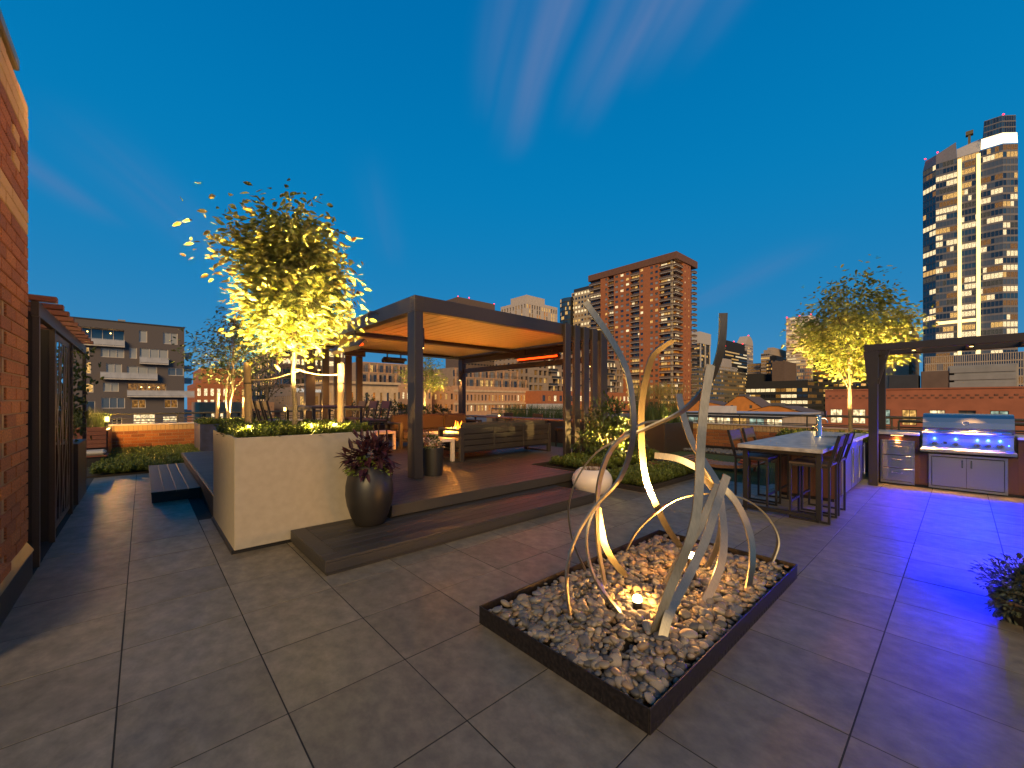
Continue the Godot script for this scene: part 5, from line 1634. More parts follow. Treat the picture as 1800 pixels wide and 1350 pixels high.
		leaves(s, "flowers", M.sedum_red, leaf_mesh(0.05, 0.04), 60, Vector3(0, 0.35, 0), Vector3(0.5, 0.45, 0.45), 0.6, 1.1, 0.8)
	bulb("glowing path light at the right end of the far deck planter", P(9.75, 0.62, 13.6), 0.02, 0.05, 0.9, "glowing path lights")
	ornamental("low grass clump beneath the small golden tree beyond the pergola", P(8.9, 0.5, 14.3), 90, 0.7, 0.4, 0.5, false)
	b = mb(); b.bx(8.0, 10.6, -0.03, 0.5, 13.9, 15.8); obj_struct_planter(b)
	# planter with bollard and grass behind the bench, left
	t = thing("bench", "wooden bench with plank back and pale cushion beside the grass bed", "bench", P(-1.0, 0, 13.3))
	for i in 5:
		b = mb(t.position); b.bx(-1.5, -0.64, 0.40 + 0.098 * i, 0.492 + 0.098 * i, 13.62, 13.65, 0.003); obj("back_plank", b, M.cedar, t)
	for i in 4:
		b = mb(t.position); b.bx(-1.5, -0.60, 0.24, 0.27, 13.05 + 0.13 * i, 13.175 + 0.13 * i, 0.003); obj("seat_plank", b, M.cedar, t)
	b = mb(t.position); b.bx(-1.5, -0.70, 0.0, 0.238, 13.1, 13.5, 0.003); obj("base", b, M.black_metal, t)
	t = thing("bench_cushion", "pale rounded cushion lying on the wooden bench", "cushion", P(-1.05, 0.272, 13.3))
	b = mb(); b.obox(Vector3(0, 0.052, 0), Vector3(0.42, 0.05, 0.24), Basis(), 0.04); obj("cushion", b, M.white_cushion, t)
	t = thing("corner_planter", "dark planter behind the wooden bench in the left corner", "planter", P(-1.2, 0, 14.6))
	open_box(t, -2.0, -0.62, 0.0, 0.80, 13.75, 15.6, 0.04, M.black_metal)
	ornamental("golden ornamental grass lit by the path light behind the bench", P(-1.0, 0.75, 14.7), 70, 0.28, 0.5, 0.62, false)
	bulb("glowing path light behind the wooden bench in the left corner", P(-0.70, 0.76, 15.0), 0.20, 0.05, 6.5, "glowing path lights")
	bulb("glowing path light under the tall bar table beyond the white planter", P(3.0, 0.95, 12.9), 0.26, 0.045, 1.3, "glowing path lights")


func obj_struct_planter(b: Mb) -> void:
	var t := thing("low_planter", "low dark planter holding the small golden tree beyond the pergola", "planter", Vector3.ZERO)
	obj("box", b, M.bronze, t)


func ornamental(label: String, at: Vector3, n: int, ru: float, rv: float, h: float, plume: bool) -> void:
	var t := thing("ornamental_grass", label, "grass", at)
	var w := []
	var c := []
	var pw := []
	for i in n:
		var p := Vector3(rng.randf_range(-ru, ru), 0, rng.randf_range(-rv, rv))
		var s := h * rng.randf_range(0.6, 1.1)
		w.append(Transform3D(Basis.from_euler(Vector3(rng.randfn(0, 0.1), rng.randf() * TAU, rng.randfn(-0.06, 0.1))).scaled_local(Vector3(s * 1.1, s, s * 1.1)), p))
		var k := rng.randf_range(0.7, 1.2)
		c.append(Color(k, k, k))
		if plume:
			for q in 2:
				pw.append(Transform3D(Basis.from_euler(Vector3(rng.randfn(0, 0.2), rng.randf() * TAU, rng.randfn(-0.15, 0.15))).scaled_local(Vector3(0.25, 1, 0.25)), p + Vector3(rng.randfn(0, 0.1), h * rng.randf_range(0.85, 1.15), rng.randfn(0, 0.1))))
	many("blades", tuft_mesh("blade"), M.blade, w, t, c)
	if plume:
		var b := mb()
		b.tube([Vector3(0, -0.2, 0), Vector3(0, 0, 0), Vector3(0.02, 0.12, 0), Vector3(0.05, 0.3, 0)], [0.004, 0.012, 0.03, 0.003], 5)
		many("plumes", b.mesh(), M.blade_dry, pw, t)


func small_things() -> void:
	# lantern posts behind the viewer, whose light falls on the paving, the planter and the brick wall
	for q in [[6.2, -3.0, "lantern post behind the viewpoint, nearer the grill counter"], [3.0, -3.6, "lantern post behind the viewpoint, nearer the brick wall"]]:
		var t := thing("lantern_post", "dark slim terrace " + String(q[2]), "lamp", P(q[0], 0, q[1]), "lantern posts behind the viewpoint")
		var b := mb(); b.lathe(Vector3.ZERO, [Vector2(0.11, 0), Vector2(0.11, 0.03), Vector2(0.035, 0.06), Vector2(0.03, 2.6)], 14); obj("post", b, M.bronze, t)
		b = mb(); b.lathe(Vector3(0, 2.6, 0), [Vector2(0.06, 0), Vector2(0.09, 0.03), Vector2(0.10, 0.2), Vector2(0.07, 0.26)], 16); obj("lamp_glass", b, M.glow_warm, t)
		b = mb(); b.lathe(Vector3(0, 2.865, 0), [Vector2(0.13, 0), Vector2(0.12, 0.02), Vector2(0.02, 0.06)], 16); obj("cap", b, M.bronze, t)
		omni(t, Vector3(0, 2.73, 0), Color(1.0, 0.72, 0.38), 1.6, 0.09)
		if q[0] > 5:
			spot(t, Vector3(0, 3.0, 0.12), P(-0.7, 4.1, 5.0) - P(q[0], 3.0, q[1]), Color(1.0, 0.72, 0.36), 330.0, 13.0, 1.0, 0.06)
			b = mb(); b.tube([Vector3(0, 2.93, 0), Vector3(0, 3.0, 0)], [0.02], 8); b.tube([Vector3(0, 3.0, 0.08), Vector3(-0.06, 3.01, -0.06)], [0.06], 12); obj("floodlight", b, M.black_metal, t)
		else:
			spot(t, Vector3(0, 3.0, 0.12), P(-0.75, 1.1, 6.8) - P(q[0], 3.0, q[1]), Color(1.0, 0.76, 0.42), 60.0, 15.0, 1.0, 0.06)
			b = mb(); b.tube([Vector3(0, 2.93, 0), Vector3(0, 3.0, 0)], [0.02], 8); b.tube([Vector3(0, 3.0, 0.08), Vector3(-0.03, 2.98, -0.06)], [0.06], 12); obj("floodlight", b, M.black_metal, t)


# ---------------------------------------------------------------- the city: every block stands square to the same street grid
# one face of a block: a = lower left corner seen from outside, ax = to the right; holes for the windows, panes set back
func facade(wall: Mb, panes: Array, a: Vector3, ax: Vector3, width: float, d: Dictionary) -> void:
	var out := ax.cross(Vector3.UP)
	var fh: float = d.fh
	var nf: int = d.floors
	var nx: int = d.nx
	var cw := width / nx
	var ww: float = cw * d.get("fw", 0.6)
	var wh: float = fh * d.get("fht", 0.5)
	var sill: float = fh * d.get("sill", 0.3)
	var dep: float = d.get("depth", 0.25)
	var run: float = d.get("run", 0.0)
	var lits: Array = d.lits
	var only: Callable = d.get("only", func(_i, _f): return true)
	for f in nf:
		var y := f * fh
		var last: String = lits[rng.randi_range(0, lits.size() - 1)]
		for i in nx:
			var x0 := cw * i
			var p := func(x: float, yy: float, z: float) -> Vector3: return a + ax * x + Vector3(0, yy, 0) + out * z
			if not only.call(i, f):
				wall.quad(p.call(x0, y, 0.0), p.call(x0 + cw, y, 0.0), p.call(x0 + cw, y + fh, 0.0), p.call(x0, y + fh, 0.0))
				continue
			var l := x0 + (cw - ww) / 2
			var r := l + ww
			var s := y + sill
			var h := s + wh
			wall.quad(p.call(x0, y, 0.0), p.call(x0 + cw, y, 0.0), p.call(x0 + cw, s, 0.0), p.call(x0, s, 0.0))
			if h < y + fh - 0.01:
				wall.quad(p.call(x0, h, 0.0), p.call(x0 + cw, h, 0.0), p.call(x0 + cw, y + fh, 0.0), p.call(x0, y + fh, 0.0))
			if l > x0 + 0.01:
				wall.quad(p.call(x0, s, 0.0), p.call(l, s, 0.0), p.call(l, h, 0.0), p.call(x0, h, 0.0))
				wall.quad(p.call(r, s, 0.0), p.call(x0 + cw, s, 0.0), p.call(x0 + cw, h, 0.0), p.call(r, h, 0.0))
				wall.quad(p.call(l, s, 0.0), p.call(l, s, -dep), p.call(l, h, -dep), p.call(l, h, 0.0))
				wall.quad(p.call(r, s, -dep), p.call(r, s, 0.0), p.call(r, h, 0.0), p.call(r, h, -dep))
			wall.quad(p.call(l, s, -dep), p.call(l, s, 0.0), p.call(r, s, 0.0), p.call(r, s, -dep))
			wall.quad(p.call(l, h, 0.0), p.call(l, h, -dep), p.call(r, h, -dep), p.call(r, h, 0.0))
			if rng.randf() > run:
				last = lits[rng.randi_range(0, lits.size() - 1)]
			panes.append([p.call((l + r) / 2, (s + h) / 2, -dep + 0.02), ww, wh, out, last, f])


func pane_mesh(w: float, h: float, bars: int, m: Material) -> ArrayMesh:   # glass and the bars of its frame
	var key := "pane_%d_%d_%d" % [int(w * 50), int(h * 50), bars]
	if M.has(key): return M[key]
	var b := mb()
	b.quad(Vector3(-w / 2, -h / 2, 0), Vector3(w / 2, -h / 2, 0), Vector3(w / 2, h / 2, 0), Vector3(-w / 2, h / 2, 0))
	var g := b.mesh()
	if bars >= 0:
		b = mb()
		var th := clampf(w * 0.05, 0.03, 0.12)
		b.obox(Vector3(0, -h / 2 + th / 2, 0.03), Vector3(w / 2, th / 2, 0.025), Basis()); b.obox(Vector3(0, h / 2 - th / 2, 0.03), Vector3(w / 2, th / 2, 0.025), Basis())
		for i in bars + 2:
			var x := lerpf(-w / 2 + th / 2, w / 2 - th / 2, float(i) / (bars + 1))
			b.obox(Vector3(x, 0, 0.03), Vector3(th / 2, h / 2 - th, 0.025), Basis())
		var s := b.mesh().surface_get_arrays(0)
		g.add_surface_from_arrays(Mesh.PRIMITIVE_TRIANGLES, s)
	M[key] = g
	return g


func glaze(t: Node3D, panes: Array, singly: int, bars := -1, frame: Material = null) -> void:   # the first ones singly, the rest joined by kind
	var rest := {}
	var n := 0
	for q in panes:
		if n < singly:
			n += 1
			var o := MeshInstance3D.new()
			o.name = "window"
			o.mesh = pane_mesh(q[1], q[2], bars, null)
			o.set_surface_override_material(0, M[q[4]])
			if bars >= 0: o.set_surface_override_material(1, frame)
			o.transform = Transform3D(Basis(Vector3.UP.cross(q[3]), Vector3.UP, q[3]), q[0] - t.position)
			t.add_child(o, true)
		else:
			if not rest.has(q[4]): rest[q[4]] = mb(t.position)
			var x: Vector3 = Vector3.UP.cross(q[3]) * q[1] / 2
			var y := Vector3(0, q[2] / 2, 0)
			rest[q[4]].quad(q[0] - x - y, q[0] + x - y, q[0] + x + y, q[0] - x + y)
	for m in rest:
		var o := obj("windows", rest[m], M[m], t)
		o.set_meta("kind", "stuff")


# a block with its two faces towards the terrace glazed
func block(called: String, label: String, cat: String, u0: float, u1: float, v0: float, v1: float, y0: float, y1: float, wall: String, uf: Dictionary, vf: Dictionary, singly := 0, bars := -1, frame := "w_mullion", cap := 0.0) -> Node3D:
	var t := thing(called, label, cat, P(u0, y0, v0))
	var b := mb(t.position)
	var panes := []
	var ytop := y1 - cap
	if uf.size():
		var h: float = uf.fh * uf.floors
		facade(b, panes, P(u0, ytop - h, v1), Vector3(0, 0, 1), v1 - v0, uf)
		if ytop - h > y0: b.quad(P(u0, y0, v1), P(u0, y0, v0), P(u0, ytop - h, v0), P(u0, ytop - h, v1))
	else:
		b.quad(P(u0, y0, v1), P(u0, y0, v0), P(u0, ytop, v0), P(u0, ytop, v1))
	if vf.size():
		var h: float = vf.fh * vf.floors
		facade(b, panes, P(u0, ytop - h, v0), Vector3(1, 0, 0), u1 - u0, vf)
		if ytop - h > y0: b.quad(P(u0, y0, v0), P(u1, y0, v0), P(u1, ytop - h, v0), P(u0, ytop - h, v0))
	else:
		b.quad(P(u0, y0, v0), P(u1, y0, v0), P(u1, ytop, v0), P(u0, ytop, v0))
	if cap > 0.0:
		b.quad(P(u0, ytop, v1), P(u0, ytop, v0), P(u0, y1, v0), P(u0, y1, v1))
		b.quad(P(u0, ytop, v0), P(u1, ytop, v0), P(u1, y1, v0), P(u0, y1, v0))
	b.quad(P(u1, y0, v0), P(u1, y0, v1), P(u1, y1, v1), P(u1, y1, v0))
	b.quad(P(u1, y0, v1), P(u0, y0, v1), P(u0, y1, v1), P(u1, y1, v1))
	obj("wall", b, M[wall], t)
	b = mb(t.position)
	b.quad(P(u0, y1, v0), P(u1, y1, v0), P(u1, y1, v1), P(u0, y1, v1))
	obj("roof", b, M.w_roof, t)
	glaze(t, panes, singly, bars, M[frame])
	return t


func balcony_part(t: Node3D, at: Vector3, ax: Vector3, w: float, dep: float, slab: Material, rail: Material) -> void:   # at: middle of its inner edge, top of slab
	var out := ax.cross(Vector3.UP)
	var key := "balcony_%d_%d" % [int(w * 20), int(dep * 20)]
	if not M.has(key):
		var b := mb()
		b.obox(Vector3(0, -0.1, dep / 2), Vector3(w / 2, 0.1, dep / 2), Basis())
		var r := mb()
		r.obox(Vector3(0, 1.05, dep - 0.04), Vector3(w / 2, 0.03, 0.03), Basis())
		r.obox(Vector3(0, 0.52, dep - 0.04), Vector3(w / 2 - 0.05, 0.45, 0.008), Basis())
		var n := int(w / 1.3) + 1
		for i in n + 1:
			r.obox(Vector3(lerpf(-w / 2 + 0.04, w / 2 - 0.04, float(i) / n), 0.52, dep - 0.04), Vector3(0.03, 0.5, 0.025), Basis())
		for s in [-1.0, 1.0]:
			r.obox(Vector3(s * (w / 2 - 0.02), 0.55, dep / 2 - 0.04), Vector3(0.015, 0.5, dep / 2 - 0.03), Basis())
		M[key] = [b.mesh(), r.mesh()]
	var o := obj("balcony", M[key][0], slab, t)
	o.transform = Transform3D(Basis(ax, Vector3.UP, out), at - t.position)
	obj("railing", M[key][1], rail, o)


func box_part(t: Node3D, called: String, m: String, u0: float, u1: float, y0: float, y1: float, v0: float, v1: float) -> MeshInstance3D:
	var b := mb(t.position)
	b.bx(u0, u1, y0, y1, v0, v1)
	return obj(called, b, M[m], t)


func beacon(t: Node3D, at: Vector3, s: float) -> void:
	var b := mb(t.position)
	b.lathe(at, [Vector2(s * 0.3, 0), Vector2(s, s * 0.8), Vector2(s * 0.3, s * 1.6)], 8)
	obj("beacon_light", b, M.glow_red, t)


func city() -> void:
	var G := -22.0
	grey_apartments()
	red_tower()
	glass_tower()
	near_blocks()
	# behind the pergola
	var t := block("white_tower", "white tower with tall narrow dark window slots above the pergola roof", "building", 209, 243.5, 215.3, 244, G, 75.5, "w_white", {"fh": 3.4, "floors": 27, "nx": 9, "fw": 0.42, "fht": 0.86, "sill": 0.07, "depth": 0.5, "run": 0.3, "lits": ["glass_dark", "glass_dark", "glass_dark", "lit_warm", "lit_dim", "glass_dark"], "only": func(i, f): return i % 2 == 1 or f > 25}, {"fh": 3.4, "floors": 27, "nx": 13, "fw": 0.5, "fht": 0.86, "sill": 0.07, "depth": 0.5, "run": 0.3, "lits": ["glass_dark", "glass_dark", "glass_dark", "lit_warm", "lit_dim", "lit_amber", "glass_dark"], "only": func(i, f): return i % 3 != 0 or f > 25}, 300, -1, "w_mullion", 2.0)
	box_part(t, "penthouse", "w_white", 216, 236, 75.5, 82.3, 222, 240)
	t = block("office_block", "beige office block with square grid of lit windows beside the red brick tower", "building", 276, 300, 195, 227.6, G, 95, "w_beige", {"fh": 3.8, "floors": 30, "nx": 10, "fw": 0.66, "fht": 0.52, "sill": 0.28, "depth": 0.3, "run": 0.6, "lits": ["lit_white", "lit_warm", "lit_dim", "glass_dark", "lit_blind", "lit_white"]}, {"fh": 3.8, "floors": 30, "nx": 7, "fw": 0.66, "fht": 0.52, "sill": 0.28, "depth": 0.3, "run": 0.6, "lits": ["lit_white", "lit_warm", "glass_dark"]}, 300)
	box_part(t, "crown", "w_dkmetal", 277, 299, 95, 98.2, 197, 226)
	t = thing("curved_glass_tower", "curved blue glass tower between the white tower and the beige office block", "building", P(278, G, 236))
	var seg := 9
	var cc := P(283, 0, 232)
	var wb := mb(t.position)
	var panes := []
	for i in seg:
		var a0 := PI * 0.5 + PI * 0.62 * i / seg - 0.5
		var a1 := PI * 0.5 + PI * 0.62 * (i + 1) / seg - 0.5
		var q0 := cc + Vector3(-sin(a1) * 11.5, G, -cos(a1) * 11.5 * -1.0)
		var q1 := cc + Vector3(-sin(a0) * 11.5, G, -cos(a0) * 11.5 * -1.0)
		var lo := q0 if q0.z < q1.z else q1
		var hi := q1 if q0.z < q1.z else q0
		facade(wb, panes, lo, (hi - lo).normalized(), lo.distance_to(hi), {"fh": 3.9, "floors": 29, "nx": 2, "fw": 0.94, "fht": 0.7, "sill": 0.24, "depth": 0.06, "run": 0.5, "lits": ["glass_blue", "glass_blue", "glass_blue", "glass_blue", "glass_blue", "glass_dark", "lit_warm"]})
	obj("wall", wb, M.w_dkmetal, t)
	glaze(t, panes, 0)
	box_part(t, "core", "w_dkmetal", 276, 292, G, 92, 226, 238)
	t = block("brown_tower", "plain brown tower with red roof beacons behind the pergola roof", "building", 189, 228, 274, 292, G, 86, "w_brown", {}, {"fh": 4, "floors": 26, "nx": 12, "fw": 0.7, "fht": 0.3, "sill": 0.4, "lits": ["glass_dark"], "only": func(_i, f): return f < 24})
	beacon(t, P(189.5, 86, 274.5), 0.5); beacon(t, P(201, 87, 275), 0.5); beacon(t, P(227.5, 86, 274.5), 0.5)
	# downtown, from left to right
	t = block("white_topped_tower", "dark tower with pale top and pale corner columns right of the red tower", "building", 425, 450, 181.5, 190, G, 66, "w_dkmetal", {"fh": 3.9, "floors": 20, "nx": 3, "fw": 0.9, "fht": 0.5, "sill": 0.25, "run": 0.5, "lits": ["glass_dark", "lit_warm", "lit_dim", "glass_dark"]}, {"fh": 3.9, "floors": 20, "nx": 6, "fw": 0.8, "fht": 0.55, "sill": 0.25, "run": 0.5, "lits": ["glass_dark", "glass_dark", "lit_warm", "lit_dim", "glass_dark"]}, 0)
	box_part(t, "crown", "w_trim", 423.5, 451, 61, 73, 180.5, 191)
	for q in [[425.5, 427], [437, 438.5], [448.5, 450]]:
		box_part(t, "column", "w_trim", q[0], q[1], G, 61, 180.6, 181.4)
	t = block("pale_block", "pale low office block in front of the dark lit tower", "building", 467, 537, 184, 189, G, 42, "w_trim", {"fh": 3.6, "floors": 14, "nx": 3, "lits": ["glass_dark", "lit_dim"]}, {"fh": 3.6, "floors": 14, "nx": 16, "fw": 0.55, "fht": 0.6, "sill": 0.2, "run": 0.3, "lits": ["glass_dark", "lit_dim", "glass_dark", "lit_blind"]})
	box_part(t, "penthouse", "w_white", 500, 522, 42, 51, 185, 189)
	t = block("banded_tower", "dark tower with bright horizontal window bands and red beacons", "building", 508, 580, 187, 195, G, 66, "w_black", {"fh": 3.9, "floors": 20, "nx": 5, "fw": 0.94, "fht": 0.42, "sill": 0.3, "run": 0.85, "lits": ["glass_dark", "lit_warm", "glass_dark"]}, {"fh": 3.9, "floors": 20, "nx": 22, "fw": 0.94, "fht": 0.42, "sill": 0.3, "run": 0.85, "lits": ["glass_dark", "lit_warm", "lit_white", "glass_dark", "lit_warm"], "only": func(_i, f): return f < 19})
	box_part(t, "roof_house", "w_black", 515, 575, 66, 74, 188, 195)
	beacon(t, P(510, 66, 188), 0.9); beacon(t, P(540, 74, 189), 0.9); beacon(t, P(570, 74, 189), 0.9)
	t = block("round_topped_tower", "distant grey tower with rounded top behind the banded tower", "building", 657, 690, 214, 226.7, G, 86, "w_grid", {"fh": 3.9, "floors": 25, "nx": 4, "fw": 0.8, "fht": 0.5, "run": 0.7, "lits": ["glass_grey", "glass_dark", "lit_dim"]}, {"fh": 3.9, "floors": 25, "nx": 9, "fw": 0.8, "fht": 0.5, "run": 0.7, "lits": ["glass_grey", "glass_dark", "lit_dim", "lit_warm"]})
	wb = mb(t.position)
	var arc := [Vector2(657, 86)]
	for i in 9:
		var a := PI * 0.5 * i / 8.0
		arc.append(Vector2(672 + 18 * sin(a), 86 + 13 * cos(a)))
	for i in arc.size() - 1:
		wb.quad(P(arc[i].x, arc[i].y, 214), P(arc[i + 1].x, arc[i + 1].y, 214), P(arc[i + 1].x, arc[i + 1].y, 226.7), P(arc[i].x, arc[i].y, 226.7))
		wb.tri(P(672, 86, 214), P(arc[i + 1].x, arc[i + 1].y, 214), P(arc[i].x, arc[i].y, 214))
	obj("round_roof", wb, M.w_grid, t)
	beacon(t, P(673, 99, 215), 0.9)
	block("olive_block", "wide olive brown office block with rows of dim windows right of the red tower", "building", 333.5, 441, 143, 150, G, 29, "w_olive", {"fh": 3.8, "floors": 12, "nx": 3, "fw": 0.9, "fht": 0.45, "sill": 0.3, "run": 0.4, "lits": ["glass_dark", "lit_dim"]}, {"fh": 3.8, "floors": 12, "nx": 30, "fw": 0.92, "fht": 0.45, "sill": 0.3, "run": 0.45, "lits": ["glass_dark", "lit_dim", "lit_blind", "lit_dim", "lit_warm", "glass_dark"]}, 300)
	block("pink_block", "low pinkish office block behind the black office block", "building", 560, 622, 166, 180, G, 48, "w_concrete", {"fh": 3.8, "floors": 16, "nx": 4, "fw": 0.9, "fht": 0.4, "run": 0.6, "lits": ["glass_dark", "lit_dim"]}, {"fh": 3.8, "floors": 16, "nx": 14, "fw": 0.9, "fht": 0.4, "sill": 0.3, "run": 0.6, "lits": ["lit_warm", "glass_dark", "lit_dim", "lit_blind"]})
	t = block("stepped_tower", "beige stepped office tower left of the tall grid tower", "building", 546, 624, 152, 161, G, 58, "w_concrete", {"fh": 3.9, "floors": 18, "nx": 4, "fw": 0.92, "fht": 0.42, "run": 0.6, "lits": ["glass_dark", "lit_dim", "lit_warm"]}, {"fh": 3.9, "floors": 18, "nx": 16, "fw": 0.92, "fht": 0.42, "sill": 0.3, "run": 0.6, "lits": ["glass_dark", "lit_dim", "lit_warm", "glass_dark"]})
	box_part(t, "upper_step", "w_concrete", 556, 624, 58, 63, 153.5, 161); box_part(t, "upper_step", "w_concrete", 570, 624, 63, 67, 154.5, 161)
	t = block("small_dark_tower", "small dark office tower with many lit windows before the stepped tower", "building", 482, 532, 129, 137, G, 44, "w_black", {"fh": 3.7, "floors": 16, "nx": 4, "fw": 0.8, "fht": 0.5, "run": 0.3, "lits": ["glass_dark", "lit_dim", "lit_warm"]}, {"fh": 3.7, "floors": 16, "nx": 15, "fw": 0.8, "fht": 0.5, "sill": 0.3, "run": 0.3, "lits": ["glass_dark", "lit_warm", "lit_dim", "lit_cool"]})
	box_part(t, "roof_house", "w_black", 490, 515, 44, 49, 130, 136)
	t = block("grid_tower", "tall pale tower covered in a fine grid of lit windows with red beacons", "building", 584, 627, 119, 144.6, G, 103, "w_grid", {"fh": 3.5, "floors": 34, "nx": 22, "fw": 0.62, "fht": 0.5, "sill": 0.28, "run": 0.55, "lits": ["lit_white", "lit_warm", "glass_dark", "lit_white", "lit_dim", "glass_dark"]}, {"fh": 3.5, "floors": 34, "nx": 18, "fw": 0.62, "fht": 0.5, "sill": 0.28, "run": 0.55, "lits": ["glass_grey", "glass_dark", "glass_grey", "lit_dim"]})
	beacon(t, P(584.5, 103, 144), 0.9); beacon(t, P(584.5, 103, 131), 0.9); beacon(t, P(585, 103, 120), 0.9)
	block("pale_slab_block", "pale slab block with tall window columns before the tall grid tower", "building", 500, 530, 101, 120, G, 38, "w_grid", {"fh": 3.6, "floors": 15, "nx": 14, "fw": 0.5, "fht": 0.7, "sill": 0.15, "run": 0.3, "lits": ["lit_warm", "lit_dim", "glass_dark", "lit_amber"]}, {"fh": 3.6, "floors": 15, "nx": 12, "fw": 0.5, "fht": 0.7, "sill": 0.15, "run": 0.3, "lits": ["glass_dark", "lit_dim"]})
	t = block("black_office_block", "low wide black office block with bright ribbon windows at its foot", "building", 305, 345, 64, 99, G, 14.5, "w_black", {"fh": 3.9, "floors": 9, "nx": 12, "fw": 0.93, "fht": 0.52, "sill": 0.22, "run": 0.6, "depth": 0.35, "lits": ["glass_dark", "glass_dark", "lit_white", "lit_dim", "lit_warm"], "only": func(_i, f): return f < 8}, {"fh": 3.9, "floors": 9, "nx": 12, "fw": 0.93, "fht": 0.52, "sill": 0.22, "run": 0.6, "lits": ["glass_dark", "lit_dim"]}, 150)
	box_part(t, "roof_house", "w_black", 307, 330, 14.5, 20, 90, 99); box_part(t, "roof_house", "w_brown", 307, 335, 14.5, 27.5, 77, 84)
	t = block("dark_green_block", "dark block with scattered lit windows behind the wind-blown golden tree", "building", 387, 434, 40, 78, G, 57, "w_green", {"fh": 3.8, "floors": 20, "nx": 12, "fw": 0.8, "fht": 0.45, "sill": 0.3, "run": 0.3, "lits": ["glass_dark", "glass_dark", "glass_dark", "glass_dark", "lit_warm", "lit_dim"]}, {"fh": 3.8, "floors": 20, "nx": 14, "fw": 0.8, "fht": 0.45, "sill": 0.3, "run": 0.5, "lits": ["glass_dark", "glass_dark", "lit_warm"]})
	box_part(t, "roof_house", "w_green", 390, 425, 57, 64, 50, 66)
	t = block("pale_flat_tower", "pale flat-fronted tower with bright top floors right of the golden tree", "building", 390, 460, 23, 41, G, 54, "w_olive", {"fh": 3.8, "floors": 19, "nx": 10, "fw": 0.9, "fht": 0.5, "sill": 0.3, "run": 0.6, "lits": ["glass_dark", "lit_warm", "lit_white"], "only": func(_i, f): return f > 13 and f < 18}, {"fh": 3.8, "floors": 19, "nx": 8, "fw": 0.5, "fht": 0.5, "lits": ["glass_dark", "lit_dim"]})
	box_part(t, "pale_face", "w_concrete", 389.4, 389.9, G, 30, 24.5, 40.5); box_part(t, "pier", "w_olive", 390.5, 396, 54, 60, 23.5, 25.5); box_part(t, "pier", "w_olive", 390.5, 396, 54, 60, 27.5, 29.5)
	beacon(t, P(391, 60, 24), 0.6); beacon(t, P(391, 60, 28), 0.6)
	block("edge_tower", "pale tower just inside the right edge behind the tall glass tower", "building", 420, 470, -45, -32, G, 70, "w_concrete", {"fh": 3.8, "floors": 22, "nx": 7, "fw": 0.7, "fht": 0.5, "run": 0.4, "lits": ["glass_dark", "lit_warm", "lit_dim"]}, {})


